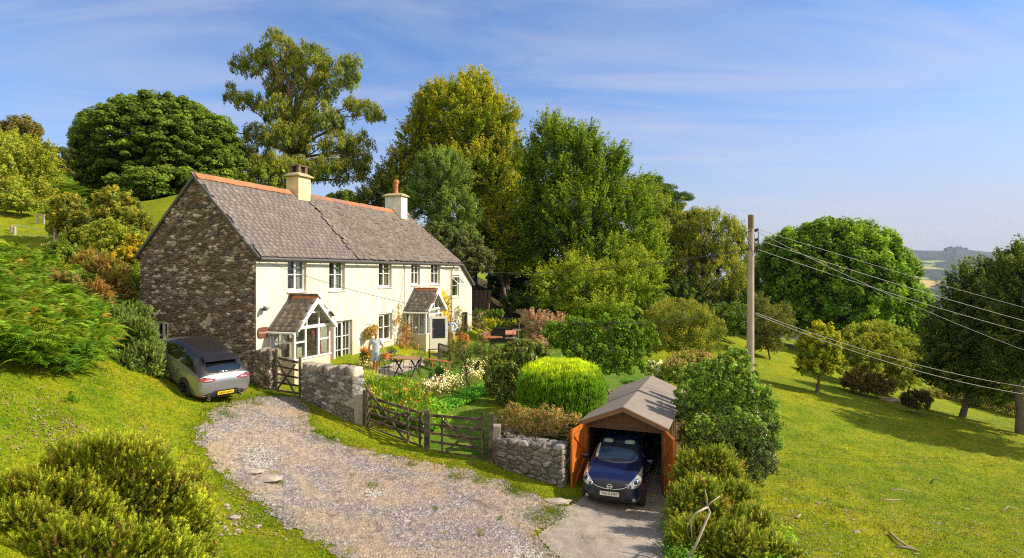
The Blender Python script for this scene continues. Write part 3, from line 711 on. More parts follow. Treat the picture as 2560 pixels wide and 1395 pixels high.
    c=MB(); y=yf-.2
    while y<-.15:
        for s_ in (-1,1): c.add([(xm,y,za+.09),(xm,y+.3,za+.09),(xm+s_*.17,y+.3,za-.12),(xm+s_*.17,y,za-.12),(xm,y,za+.06),(xm,y+.3,za+.06)],[(0,1,2,3),(0,3,4),(1,5,2)])
        for q in range(4): 
            yy=y+.01+q*.073; c.add([(xm-.012,yy,za+.08),(xm-.012,yy+.07,za+.08),(xm-.012,yy+.035,za+.17),(xm+.012,yy,za+.08),(xm+.012,yy+.07,za+.08),(xm+.012,yy+.035,za+.17)],[(0,1,2),(5,4,3),(0,2,5,3),(1,4,5,2)])
        y+=.31
    c.build('ridge_crest',M['terracotta'],p)
    fl=MB(); fl.bar((x0-.19,-.02,ze+.02),(xm,-.02,za+.09),.04,.16,up=(0,1,0)); fl.build('flashing',M['gutter'],p)
    gt=MB(); gt.tube([(x0-.26,-.02,ze-.1),(x0-.26,yf-.2,ze-.1)],.045,8); gt.tube([(x0-.26,-.03,ze-.1),(x0-.1,-.05,ze-.3),(x0-.1,-.05,.2)],.03,8)
    gt.build('porch_gutter',M['white'],p)
    return p
p1=porch(.80,3.0,1.08,2.18,3.36,1.02,0,'white framed gabled porch with plain glass')
mb=MB()
for k in range(8): mb.prism([(1.98+.06*k,2.1),(2.04+.06*k,2.1),(2.42+.03*k,1.1),(2.38+.03*k,1.1)],-.93-.02*(k%2),-.91-.02*(k%2),'y')
mb.build('curtain',M['pink'],p1)
mb=MB(); mb.box(2.62,2.66,-.85,-.05,.9,2.15); mb.box(1.45,1.95,-.32,-.28,.9,2.15); mb.box(.9,2.9,-.9,-.1,1.0,1.03); mb.build('inner_panel',simple('cream panel',(.62,.56,.45),.8,var=.1),p1)
mb=MB(); mb.box(1.62,1.68,-.5,-.44,.2,2.2); mb.build('door_edge',simple('green door edge',(.04,.16,.08),.6),p1)
mb=MB(); mb.box(1.02,1.30,-1.02,-1.01,1.15,1.5); mb.build('poster',simple('pale poster',(.55,.62,.55),.7,col2=(.7,.55,.08),scale=3),p1)
p2=porch(11.1,13.1,1.27,2.28,3.38,1.0,0,'smaller porch with leaded coloured glass',lead=True)
# yellow painted patch by the second porch
mb=MB(); a,b=tf(1106),tf(1123); pts=[(a,.15),(b,.15),(b,zf(745,b)),(b-.3,zf(735,b)),(a+.4,zf(735,a)),(a+.05,zf(722,a)),(a-.1,zf(728,a))]
mb.prism(pts,-.006,.01,'y'); mb.build('painted_patch',M['yellow'],house)
# sign, lamp, meter: things fixed to the house
t0=tf(657); sg=thing('house_sign','brown oval wooden name sign on the cream wall beside the first porch','sign',HM@Vector((t0,-.03,zf(831,t0))),math.atan2(uy,ux))
mb=MB(); w,h=.29,.20; pts=[(math.copysign(abs(math.cos(a))**.5,math.cos(a))*w,math.copysign(abs(math.sin(a))**.5,math.sin(a))*h) for a in np.arange(0,2*PI,.2)]
mb.prism(pts,-.02,.03,'y'); mb.build('board',simple('brown sign board',(.16,.05,.025),.5),sg)
V_,F_=text_mb('Pennywell',.115,.003); mb=MB(); mb.add([(v.x,-.022-v.z,v.y) for v in V_],F_); mb.build('lettering',simple('pale lettering',(.6,.5,.42),.5,var=0),sg)
t0=tf(650); lp=thing('security_light','small grey floodlight high on the cream wall above the name sign','light',HM@Vector((t0,-.01,zf(772,t0))),math.atan2(uy,ux))
mb=MB(); mb.bar((0,0,0),(0,-.2,0),.04); mb.box(-.06,.06,-.30,-.14,-.07,.04); mb.build('bracket',M['gutter'],lp)
mb=MB(); mb.box(.0,.22,-.28,-.12,-.02,.1); mb.build('lamp_head',simple('grey lamp metal',(.35,.36,.38),.4),lp,bevel=.01)
# ------------------------------------------------------------ foliage
def unit(a): return a/np.maximum(np.linalg.norm(a,axis=-1,keepdims=True),1e-9)
class Cloud:
    """collects leaf-sized faces; builds them as one mesh"""
    def __init__(s): s.V=[]; s.C=[]; s.Q=[]; s.T=[]; s.n=0
    def leaves(s, pos, nrm, size, col, asp=.6, axis=None, rg=RNG, fold=.0):
        n=len(pos)
        if n==0: return
        nrm=unit(nrm); a=rg.normal(size=(n,3)) if axis is None else axis+rg.normal(0,.25,(n,3))
        t=a-nrm*(a*nrm).sum(1,keepdims=True); t=unit(t); b=np.cross(nrm,t)
        L=size[:,None]*.5; w=L*asp
        v=np.stack([pos-t*L, pos+b*w-nrm*L*fold, pos+t*L, pos-b*w-nrm*L*fold],1).reshape(-1,3)
        s.V.append(v); s.C.append(np.repeat(col,4,0)); s.Q.append(np.arange(4*n).reshape(n,4)+s.n); s.n+=4*n
    def scatter(s, tv, tt, pos, R, scale, col, tcol=None):
        """template verts tv (k,3), triangles tt (m,3) placed n times"""
        n=len(pos); k=len(tv)
        v=np.einsum('nij,kj->nki',R,tv)*scale[:,None,None]+pos[:,None,:]
        c=np.repeat(col[:,None,:],k,1)
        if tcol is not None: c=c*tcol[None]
        s.V.append(v.reshape(-1,3)); s.C.append(c.reshape(-1,3)); s.T.append((tt[None]+k*np.arange(n)[:,None,None]).reshape(-1,3)+s.n); s.n+=k*n
    def build(s, name, mat, parent=None, origin=(0,0,0)):
        V=np.concatenate(s.V)-np.array(origin,float)
        fs=[]
        if s.Q: fs.append(np.concatenate(s.Q))
        if s.T: fs.append(np.concatenate(s.T))
        me=mesh_np(name,V,fs,np.clip(np.concatenate(s.C),0.004,.9)); return link(name,me,mat,parent)
def frames(d, rg, spin=True):
    """rotation matrices whose z axis is d"""
    d=unit(d); a=rg.normal(size=d.shape); x=unit(a-d*(a*d).sum(1,keepdims=True)); y=np.cross(d,x)
    return np.stack([x,y,d],-1)
LEAF=leafmat('leaves',.45,.6,.12,2.15)
GLOSSLEAF=leafmat('glossy leaves',.3,.35,.4,2.2)
NEEDLE=leafmat('needles',.38,.65,.1,2.5)
BARK=simple('grey bark',(.13,.105,.08),.9,var=.4,scale=3,bumpk=.8,bscale=14)
BARKR=simple('brown bark',(.26,.15,.075),.85,var=.35,scale=3,bumpk=.5,bscale=10)
def lobe(px,py,D,rx,ry,rd=None,dd=0):
    c=P(px,py,D+dd); k=D/F
    return (c.x,c.y,c.z,rx*k,(rd if rd is not None else rx)*k,ry*k)
def crown(cl, lobes, leaf, asp, pal, tip=None, cr=1.0, per=160, dens=1.0, flat=.7, stretch=1.0, up=.3, mode='round', rg=None, inner=.35, tipw=.0, low=-0.75, jit=.12, upn=.5, shell=.82, cut=None):
    """clumps of leaves over and inside a set of ellipsoids. returns clump centres"""
    lob=np.array(lobes); cent=[];outs=[]; cr=cr*.8; per=per*.85; leaf=leaf*.86
    for i,(x,y,z,a,b,c) in enumerate(lob):
        area=4*PI*((a*b)**1.6/3+(a*c)**1.6/3+(b*c)**1.6/3)**(1/1.6)
        n=max(6,int(area/(cr*cr*1.25)*dens))
        d=unit(rg.normal(size=(n*2,3))); d=d[d[:,2]>low][:n]
        k=1-np.abs(rg.normal(0,jit,(len(d),1)))
        p=np.array([x,y,z])+d*np.array([a,b,c])*k
        # interior clumps
        m=int(n*inner); d2=unit(rg.normal(size=(m,3))); p2=np.array([x,y,z])+d2*np.array([a,b,c])*rg.uniform(.35,.8,(m,1))
        p=np.concatenate([p,p2]); d=np.concatenate([d,d2])
        ok=np.ones(len(p),bool)
        for j,(x2,y2,z2,a2,b2,c2) in enumerate(lob):
            if j!=i: ok&=(((p-np.array([x2,y2,z2]))/np.array([a2,b2,c2]))**2).sum(1)>.45
        if cut is not None: ok&=cut(p)
        o=unit(d/np.array([a,b,c])*min(a,b,c)); cent.append(p[ok]); outs.append(o[ok])
    cent=np.concatenate(cent); outs=np.concatenate(outs); nc=len(cent)
    ax=unit(outs+np.array([0,0,up])+rg.normal(0,.18,(nc,3)))
    if mode=='droop': ax=unit(outs*.35+np.array([0,0,-1.0])+rg.normal(0,.15,(nc,3)))
    if mode=='layer': ax=unit(outs*np.array([1,1,.25])+np.array([0,0,-.12])+rg.normal(0,.1,(nc,3)))
    rc=cr*rg.uniform(.6,1.25,nc); N_=rg.poisson(per,nc)
    idx=np.repeat(np.arange(nc),N_); n=len(idx)
    g=rg.normal(size=(n,3)); g=unit(g)*np.where(rg.random((n,1))<shell,rg.uniform(.75,1.0,(n,1)),rg.uniform(.2,.8,(n,1)))
    R=frames(ax,rg)[idx]
    loc=g*np.stack([np.full(n,.62*flat),np.full(n,.62*flat),np.full(n,.62*stretch)],1)
    if mode=='layer':
        # shield shape: horizontal plates
        loc=g*np.stack([np.full(n,.7),np.full(n,.7),np.full(n,.30)],1); off=loc*rc[idx][:,None]; 
        off[:,2]-= (off[:,0]**2+off[:,1]**2)*.35/np.maximum(rc[idx],.1)
    else: off=np.einsum('nij,nj->ni',R,loc)*rc[idx][:,None]
    if stretch>1.3:   # taper towards the tip
        t=loc[:,2]/(.62*stretch); k=np.clip(1-.55*t,.25,1.4)
        l2=loc.copy(); l2[:,0]*=k; l2[:,1]*=k; off=np.einsum('nij,nj->ni',R,l2)*rc[idx][:,None]
    pos=cent[idx]+off
    on=unit(off)
    nr=on*.7+np.array([0,0,upn])+rg.normal(0,.45,(n,3))
    pal=np.array(pal); ci=rg.integers(0,len(pal),nc); cc=pal[ci]*rg.uniform(.7,1.3,(nc,1))
    col=cc[idx]*rg.uniform(.6,1.45,(n,1))
    if tip is not None:
        hh=(on*np.array([0,0,1])).sum(1)*.5+.5; w=(tipw*np.clip(rg.normal(.5,.35,n)+(outs[idx,2]-.1)*.6,0,1))[:,None]*hh[:,None]
        col=col*(1-w)+np.array(tip)*w*rg.uniform(.8,1.2,(n,1))
    sz=leaf*rg.uniform(.6,1.3,n)
    axis=None
    if mode=='droop': axis=np.tile(np.array([0,0,-1.0]),(n,1))
    elif stretch>1.3: axis=ax[idx]
    cl.leaves(pos,nr,sz,col,asp,axis,rg)
    return cent,outs
def limbs(mb, base, top, cents, n, r0, rg, sub=3, wob=.06, thin=.35, start=.25, sides=6):
    """main stem from base to top, then limbs out to n of the clump centres"""
    base=np.array(base,float); top=np.array(top,float); Hh=np.linalg.norm(top-base)
    st=[base+(top-base)*t+rg.normal(0,wob*Hh*.25,3)*np.array([1,1,.2])*math.sin(t*PI) for t in np.linspace(0,1,8)]
    mb.tube([base-np.array([0,0,.4])]+st,[r0*1.5]+[r0*(1.25 if i==0 else 1-.8*i/7) for i in range(8)],8)
    ids=rg.choice(len(cents),min(n,len(cents)),replace=False)
    for i in ids:
        c=cents[i]; h=np.clip((c[2]-base[2])/max(top[2]-base[2],.1),0,1)
        t=np.clip(start+(h-start)*rg.uniform(.45,.85),start*.7,.95)
        k=t*7; a=int(k); s=st[a]*(1-(k-a))+st[min(a+1,7)]*(k-a)
        v=c-s; L=np.linalg.norm(v)
        r=r0*(1-.8*t)*rg.uniform(.3,.6)
        pts=[s+v*q+np.array([0,0,math.sin(q*PI)*L*.06])+rg.normal(0,.035*L,3)*math.sin(q*PI) for q in (0,.25,.5,.75,1)]
        mb.tube(pts,[r,r*.8,r*.6,r*.4,max(r*.15,.012)],sides)
def plant(name, label, cat, base, lobes, leaf, asp, pal, seed, group=None, trunk=None, mat=None, bark=None, nl=0, tr=.2, extra=None, leafname='crown', top=None, start=.25, **kw):
    rg=np.random.default_rng(seed); base=Vector(base)
    t=thing(name,label,cat,base,0,group)
    cl=Cloud(); cents,outs=crown(cl,lobes,leaf,asp,pal,rg=rg,**kw)
    if extra: extra(cl,rg,cents,outs)
    cl.build(leafname,mat or LEAF,t,base)
    if nl or trunk:
        lo=np.array(lobes); i=lo[:,2].argmax()
        tp_=top if top is not None else (lo[i,0],lo[i,1],lo[i,2]+lo[i,5]*.5)
        mb=MB(); limbs(mb,base,tp_,cents,nl,tr,rg,start=start)
        for v in range(len(mb.v)): mb.v[v]=tuple(np.array(mb.v[v])-np.array(base))
        mb.build('trunk',bark or BARK,t,smooth=True)
    return t
def onbase(px,D,z=None):
    x=(px-CX)/F*D; return (x,D,(H(x,D) if z is None else z))
# ------------------------------------------------------------ big trees
L_=lobe
SYC=[(.055,.09,.012),(.075,.115,.014),(.045,.075,.010),(.10,.135,.016)]
BEE=[(.10,.135,.012),(.13,.16,.012),(.17,.18,.012),(.08,.125,.012)]
MAP=[(.055,.105,.010),(.08,.13,.010),(.11,.15,.012),(.04,.08,.010)]
EUC=[(.085,.115,.020),(.12,.14,.022),(.155,.165,.025),(.06,.09,.018)]
OAK=[(.060,.13,.012),(.085,.16,.014),(.045,.10,.012),(.11,.18,.016)]
LIGHTY=[(.15,.18,.02),(.19,.20,.025),(.12,.15,.018)]
OLIVE=[(.07,.085,.028),(.09,.10,.035),(.055,.07,.022)]
DARK=[(.030,.055,.012),(.042,.07,.014),(.024,.045,.010)]
plant('sycamore_tree','broad dark green dome shaped tree on the slope behind the stone gable','tree',onbase(415,50),
  [L_(385,370,50,165,120),L_(480,390,50,120,100),L_(300,410,50,92,85),L_(400,300,50,120,62),L_(290,330,50,80,62),L_(500,330,50,78,55),L_(550,430,49,62,60),L_(250,440,49,45,48),L_(420,470,47,130,50),L_(530,470,48,70,40)],
  .30,.75,SYC,11,mode='layer',cr=1.0,per=95,dens=1.3,inner=.7,tip=(.13,.17,.02),tipw=.35,nl=60,tr=.42,upn=.9,jit=.11)
euc=[L_(690,130,55,48,55),L_(635,160,55,36,42),L_(590,165,55,18,26),L_(575,235,55,16,30),L_(625,255,55,40,20),L_(770,150,55,55,40),L_(725,190,55,48,45),L_(840,190,55,58,45),L_(880,170,55,24,36),L_(690,215,55,32,45),
     L_(790,235,55,50,36),L_(700,280,54,52,42),L_(800,300,54,64,44),L_(880,260,55,26,15),L_(915,280,55,42,26),L_(950,290,55,12,20),L_(640,340,54,36,30),L_(720,350,53,72,45),L_(850,360,54,56,34),L_(905,345,55,14,18),L_(620,400,53,60,36),
     L_(890,400,54,40,36),L_(700,420,52,90,34),L_(820,430,53,72,34),L_(925,362,55,16,10),L_(905,432,54,22,34),L_(570,330,55,24,14)]
plant('eucalyptus_tree','tall open gum tree with drooping leaf clumps and bare orange limbs above the first chimney','tree',onbase(755,55),euc,.30,.32,EUC,12,
  mode='droop',cr=.72,per=66,dens=.80,stretch=1.45,flat=.85,inner=.25,tip=(.22,.21,.04),tipw=.5,nl=130,tr=.38,bark=BARKR,upn=.2,jit=.25,top=P(700,130,55),start=.15)
bt=[L_(1150,300,55,120,95),L_(1180,235,55,60,55),L_(1095,260,55,52,50),L_(1240,300,55,58,52),L_(1060,350,55,62,60),L_(1255,380,54,52,70),L_(1165,420,54,115,70),L_(1010,420,55,40,60),L_(1240,480,53,60,80),L_(1250,590,51,60,80),L_(980,470,55,32,40)]
plant('beech_tree','tallest golden tinged beech tree behind the second chimney','tree',onbase(1180,55),bt,.24,.6,BEE,13,cr=.95,per=85,dens=1.5,stretch=1.9,flat=.62,up=.75,
  tip=(.34,.27,.014),tipw=.5,nl=60,tr=.4,inner=.5,jit=.13)
ct=[L_(1400,420,49,80,110),L_(1380,340,49,40,62),L_(1450,380,49,60,70),L_(1340,430,49,36,90),L_(1500,460,49,72,90),L_(1540,400,49,30,50),L_(1440,540,48,110,100),L_(1560,560,48,80,110),L_(1600,480,49,30,50),L_(1600,640,47,70,70),L_(1500,650,46,90,60),L_(1330,560,49,44,110)]
plant('hornbeam_tree','broad bright green tree with spiky upswept shoots and a dark hollow on its left','tree',onbase(1440,49),ct,.26,.5,MAP,14,cr=.95,per=75,dens=1.5,stretch=2.2,flat=.6,up=.95,
  tip=(.20,.24,.015),tipw=.4,nl=50,tr=.42,inner=.5,jit=.15)
plant('holm_oak_tree','rounded blue green evergreen tree standing just right of the white chimney','tree',onbase(1110,47),
  [L_(1105,450,47,72,75),L_(1075,500,47,60,60),L_(1140,530,46.5,62,60),L_(1120,590,46,72,46),L_(1080,420,47,40,40)],.20,.55,[(.07,.11,.028),(.09,.135,.03),(.11,.155,.034)],15,cr=.8,per=110,dens=1.4,stretch=1.4,flat=.7,up=.7,tip=(.15,.20,.05),tipw=.45,nl=25,tr=.3)
plant('holly_tree','low grey green bushy tree right behind the end of the slate roof','tree',onbase(1150,45),
  [L_(1140,620,45,70,50),L_(1190,650,44.5,45,40),L_(1090,590,45,40,32)],.20,.5,OLIVE,16,cr=.7,per=100,dens=1.2,nl=20,tr=.2,tip=(.16,.17,.07),tipw=.4)
plant('young_beech','bright green low branches hanging at the wood edge beyond the lean-to','tree',onbase(1275,52),
  [L_(1260,650,52,70,50),L_(1210,600,52,50,50),L_(1300,620,52,50,60)],.24,.6,[(.12,.17,.015),(.16,.20,.015)],17,cr=.8,per=70,dens=1.1,stretch=1.5,flat=.7,mode='layer',nl=20,tr=.2)
def pine(px,D,lob,seed,label):
    plant('pine_tree',label,'tree',onbase(px,D),lob,.30,.22,[(.03,.06,.018),(.045,.08,.02)],seed,cr=.9,per=130,dens=1.3,mode='layer',nl=40,tr=.3,mat=NEEDLE,inner=.2)
pine(1600,62,[L_(1640,475,62,50,16),L_(1625,450,62,30,12),L_(1690,492,62,42,9),L_(1650,512,62,60,10),L_(1620,545,62,50,22),L_(1660,535,62,44,10)],18,'dark flat topped pine showing beyond the right edge of the tallest green tree')
plant('ash_tree','loose yellow green feathery tree to the left of the wooden pole','tree',onbase(1780,52),
  [L_(1770,590,52,90,66),L_(1720,570,52,45,42),L_(1830,610,52,38,66),L_(1790,690,51,82,72),L_(1700,680,51,50,60),L_(1750,545,52,36,22),L_(1830,740,51,50,50)],.26,.35,[(.10,.125,.02),(.13,.15,.025),(.16,.17,.03),(.07,.10,.018)],19,cr=.85,per=75,dens=1.3,mode='droop',stretch=1.1,nl=70,tr=.28,tip=(.24,.21,.03),tipw=.35,jit=.2)
plant('hornbeam_tree','sunlit yellow green tree with layered sprays at the back of the garden','tree',onbase(1480,40),
  [L_(1470,705,40,90,48),L_(1400,700,40,60,40),L_(1560,700,40,66,52),L_(1380,740,39,40,32),L_(1500,760,39,100,34),L_(1610,700,41,46,80),L_(1430,660,40,30,30),L_(1580,650,41,36,34),L_(1350,700,39,30,22)],.19,.5,[(.10,.15,.012),(.13,.175,.013),(.08,.13,.012)],20,cr=.80,per=75,dens=1.3,stretch=2.0,flat=.6,up=.3,jit=.24,nl=30,tr=.16,tip=(.28,.26,.015),tipw=.4)
plant('oak_tree','huge round bright green tree in the field to the right of the pole','tree',onbase(2090,60),
  [L_(2090,720,60,170,150),L_(2010,650,60,105,82),L_(2110,625,60,120,72),L_(2190,690,60,98,88),L_(1975,760,60,70,90),L_(2240,770,59,72,80),L_(2290,830,58,42,60),L_(1950,640,60,45,50),L_(2070,590,60,80,40),L_(2200,850,58,80,50)],
  .34,.75,OAK,21,cr=1.2,per=95,dens=1.35,inner=.6,jit=.2,nl=90,tr=.55,tip=(.20,.24,.02),tipw=.4,flat=.95,upn=.6)
plant('small_field_tree','small upright yellow green tree standing alone in the sloping field','tree',onbase(2042,34),
  [L_(2050,860,34,48,40),L_(2060,830,34,28,22),L_(2035,910,34,40,34),L_(2075,905,34,36,28),L_(2030,870,34,26,26)],.15,.7,[(.13,.165,.012),(.17,.19,.013),(.09,.13,.012)],22,cr=.42,per=70,dens=1.3,tip=(.34,.30,.015),tipw=.6,nl=26,tr=.10,stretch=1.3,top=P(2058,830,34))
rt=dict(cr=.8,per=95,dens=1.35,stretch=1.6,flat=.6,up=.8,inner=.6,tip=(.14,.17,.02),tipw=.35)
plant('hawthorn_tree','dark leafy tree with two stems at the right, nearest to the far hill view','tree',onbase(2405,37),
  [L_(2440,740,37,70,90),L_(2400,820,37,80,80),L_(2470,860,37,95,90),L_(2380,930,37,70,50),L_(2450,960,37,90,50),L_(2490,680,37,36,50),L_(2350,870,37,40,55)],.20,.55,[(.035,.06,.012),(.05,.08,.014),(.075,.10,.016)],23,nl=40,tr=.16,**rt)
plant('ash_tree','tallest dark tree cut by the right edge of the picture','tree',onbase(2552,33),
  [L_(2560,700,33,66,90),L_(2600,760,33,90,110),L_(2540,800,33,60,90),L_(2560,900,33,75,80),L_(2640,880,33,80,100),L_(2530,650,34,30,46)],.19,.55,[(.035,.06,.012),(.05,.08,.014),(.08,.105,.016)],24,nl=40,tr=.22,**rt)
# thorn bushes along the lower edge of the field
SG='thorn bushes along the field hedge'
plant('thorn_bush','yellow green straggly thorn bush right of the lone field tree','bush',onbase(2180,42),[L_(2160,880,42,50,50),L_(2200,860,42,40,30),L_(2230,910,42,50,50),L_(2170,940,41.5,50,36),L_(2210,955,41.5,44,26)],.15,.5,[(.12,.16,.016),(.17,.19,.02),(.09,.13,.016)],25,SG,cr=.5,per=60,dens=1.2,nl=40,tr=.07,jit=.25,tip=(.30,.24,.03),tipw=.5)
plant('thorn_bush','sparse thorn bush with pale stems below the right side of the great oak','bush',onbase(2265,41),[L_(2260,940,41,46,42),L_(2290,910,42,30,34)],.15,.5,[(.14,.16,.02),(.10,.14,.018),(.20,.20,.025)],26,SG,cr=.5,per=45,dens=1.1,nl=40,tr=.06,jit=.3)
plant('thorn_bush','rust brown thorn bush low in the middle of the field edge','bush',onbase(2155,38),[L_(2150,955,38,42,30),L_(2195,965,38,36,28)],.13,.5,[(.09,.055,.02),(.07,.06,.018),(.12,.08,.02)],27,SG,cr=.4,per=60,dens=1.3,nl=10,tr=.04,jit=.2)
plant('gorse_bush','dense dark brown rounded bush before the right hand trees','bush',onbase(2292,34),[L_(2292,1000,34,33,24)],.10,.3,[(.035,.035,.012),(.05,.04,.014)],28,cr=.3,per=120,dens=1.5,nl=4,tr=.04)
plant('thorn_bush','twiggy thorn bush with bare white stems under the oak beside the pole','bush',onbase(1925,46),[L_(1930,800,46,55,50),L_(1900,780,46,30,50),L_(1950,830,46,36,30),L_(1915,860,46,44,26)],.16,.4,[(.09,.10,.025),(.12,.125,.03),(.07,.08,.02)],29,SG,cr=.55,per=50,dens=1.2,nl=40,tr=.06,jit=.25)
# left hill
plant('birch_tree','yellow green tree cut by the left edge of the picture above the fence','tree',onbase(20,42),
  [L_(30,420,42,90,70),L_(90,400,42,45,50),L_(-40,440,42,80,80),L_(10,360,42,60,30),L_(110,430,42,36,30),L_(50,480,41,70,35)],.20,.5,LIGHTY,30,cr=.75,per=80,dens=1.4,nl=30,tr=.12,tip=(.28,.28,.04),tipw=.5,stretch=1.4,up=.6)
plant('round_tree','distant brownish rounded tree on the skyline at the far left','tree',onbase(48,110),[L_(48,330,108,44,40),L_(20,345,108,26,28)],.5,.7,[(.10,.09,.02),(.12,.10,.025)],31,cr=1.6,per=70,dens=1.5,nl=8,tr=.4)
plant('ash_tree','grey green open tree peeping out left of the dark dome tree','tree',onbase(215,72),[L_(215,350,72,36,60),L_(200,400,72,34,36),L_(240,320,72,28,30)],.35,.5,OLIVE,32,cr=1.1,per=70,dens=1.2,nl=24,tr=.2,jit=.25)
plant('hedgerow_trees','line of orange and dark green hedgerow trees between the left trees','hedge',onbase(160,85),[L_(130,400,85,30,34),L_(165,400,85,26,30),L_(195,430,80,26,26),L_(180,450,75,36,22),L_(145,445,78,36,18)],.4,.7,[(.11,.10,.02),(.06,.09,.02),(.14,.10,.02)],33,cr=1.2,per=70,dens=1.4,nl=8,tr=.2)
AP='apple trees on the slope left of the cottage'
for i,(px,py,D,rx,ry,lb) in enumerate([(175,535,34,42,52,'slim apple tree left of the two on the slope, above the fence posts'),(290,520,33,52,52,'fuller apple tree with yellow fruit, above the bracken nearest the gable'),(345,560,32,32,40,'smaller apple tree partly hidden by the sloping gable roof')]):
    plant('apple_tree',lb,'tree',onbase(px,D),[L_(px,py,D,rx,ry),L_(px+rx*.6,py+ry*.4,D,rx*.6,ry*.6),L_(px-rx*.5,py-ry*.3,D,rx*.6,ry*.6),L_(px-rx*.5,py+ry*.7,D,rx*.7,ry*.5),L_(px+rx*.3,py+ry*.9,D,rx*.7,ry*.4)],.15,.6,[(.10,.12,.02),(.14,.15,.025),(.19,.17,.02),(.07,.10,.018)],40+i,AP,cr=.42,per=62,dens=1.2,nl=26,tr=.07,jit=.2,tip=(.32,.28,.03),tipw=.35)
for i,(px,D,lb) in enumerate([(14,38,'thin bare orchard trunk nearest the green shed'),(52,38,'thin orchard tree trunk between the shed and the timber frame')]):
    plant('orchard_tree',lb,'tree',onbase(px,D),[L_(px,505,D,36,22),L_(px+25,512,D,24,16)],.15,.6,LIGHTY,46+i,'orchard saplings',cr=.4,per=60,dens=1.2,nl=16,tr=.06)
plant('yellow_shrub','bright yellow orange shrub touching the left slope of the gable','shrub',onbase(318,27),[L_(318,640,27,34,22),L_(290,650,27,22,16),L_(345,610,29,26,26)],.12,.7,[(.22,.19,.015),(.26,.20,.015),(.12,.16,.02)],49,cr=.3,per=60,dens=1.4,nl=6,tr=.03)
# behind the roof
plant('holly_tree','leafy yellow green tree top left of the first chimney behind the ridge','tree',onbase(640,50),[L_(650,455,50,62,40),L_(600,470,50,40,30),L_(710,450,51,40,32)],.24,.5,[(.12,.15,.02),(.09,.12,.018)],50,cr=.8,per=80,dens=1.3,nl=16,tr=.2)
plant('round_tree','small round dark tree seen far off between the two chimneys','tree',onbase(862,80),[L_(862,500,78,38,20),L_(862,520,78,44,20)],.35,.7,[(.07,.10,.02),(.09,.12,.02)],51,cr=1.1,per=110,dens=1.6,nl=4,tr=.2)
plant('holly_tree','dark mixed evergreen left of the white chimney, reaching the golden beech','tree',onbase(960,52),[L_(930,490,52,40,45),L_(970,450,52,36,50),L_(1000,500,51,40,50),L_(905,520,52,30,30)],.22,.5,[(.07,.095,.02),(.05,.075,.018),(.12,.13,.02)],52,cr=.8,per=80,dens=1.2,stretch=1.7,flat=.6,up=.8,nl=20,tr=.18,jit=.25)

for i,(px,py,D,rx,ry,lb,pl_) in enumerate([(170,545,40,70,30,'dark green scrub band on the slope above the fence line',SYC),(270,590,30,60,34,'mixed leafy scrub directly left of the upper gable slope',LIGHTY),(325,700,27.0,26,60,'green bush pressed against the back corner of the stone gable',MAP),(150,640,29,60,30,'bramble mound among the bracken below the fence posts',MAP),(60,500,44,70,26,'low scrub under the yellow green tree at the left edge',LIGHTY)]):
    plant('scrub',lb,'scrub',onbase(px,D),[L_(px-rx*.5,py,D,rx*.5,ry),L_(px,py-ry*.3,D,rx*.5,ry),L_(px+rx*.5,py,D,rx*.5,ry),L_(px,py+ry*.5,D,rx*.8,ry)],.11,.6,pl_,140+i,cr=.40,per=60,dens=1.3,nl=14,tr=.04,jit=.25,tip=(.24,.26,.03),tipw=.4)
# the wood closes behind the garden
plant('wood_tree','tall dark tree filling the gap between the golden beech and the bright green tree','tree',onbase(1310,58),[L_(1310,480,58,70,110),L_(1290,600,57,80,90),L_(1340,690,56,70,70),L_(1270,700,57,50,60),L_(1400,630,56,60,60),L_(1450,690,56,60,50)],.28,.6,[(.05,.085,.014),(.07,.11,.016)],53,cr=1.0,per=80,dens=1.2,stretch=1.5,flat=.7,nl=30,tr=.3)
plant('wood_tree','broad yellow green tree low behind the right side of the bright green tree','tree',onbase(1620,56),[L_(1640,640,56,70,90),L_(1665,545,60,50,60),L_(1620,500,58,40,60),L_(1690,620,57,60,50),L_(1600,720,55,90,70),L_(1700,740,55,70,60)],.26,.5,[(.10,.135,.018),(.13,.16,.02),(.07,.11,.016)],54,cr=.9,per=80,dens=1.3,stretch=1.5,flat=.65,up=.6,nl=30,tr=.25,tip=(.24,.23,.03),tipw=.4)
plant('wood_tree','leafy tree right behind the pole filling the gap towards the oak','tree',onbase(1870,66),[L_(1880,720,66,60,80),L_(1850,800,64,70,60),L_(1930,790,64,70,60),L_(1900,660,68,36,50)],.28,.5,[(.07,.11,.016),(.10,.13,.02),(.055,.09,.014)],55,cr=1.0,per=80,dens=1.3,nl=24,tr=.2,tip=(.18,.2,.03),tipw=.3)
for i,(px,py,D,rx,ry,lb) in enumerate([(430,545,46,90,40,'leafy skirt of shrubs beneath the dark dome tree behind the gable'),(215,600,31,60,26,'scrubby yellow green shrubs between the fence posts and the apple trees'),(110,515,45,60,20,'low bramble scrub on the hill under the left edge tree'),(330,600,31,40,30,'green scrub against the upper left slope of the gable roof')]):
    plant('scrub',lb,'scrub',onbase(px,D),[L_(px-rx*.5,py,D,rx*.5,ry),L_(px,py-ry*.2,D,rx*.5,ry),L_(px+rx*.5,py,D,rx*.5,ry)],.13,.6,[(.08,.12,.02),(.12,.16,.02),(.17,.18,.02),(.06,.10,.015)],56+i,cr=.45,per=60,dens=1.3,nl=14,tr=.04,jit=.2,tip=(.28,.26,.03),tipw=.4)

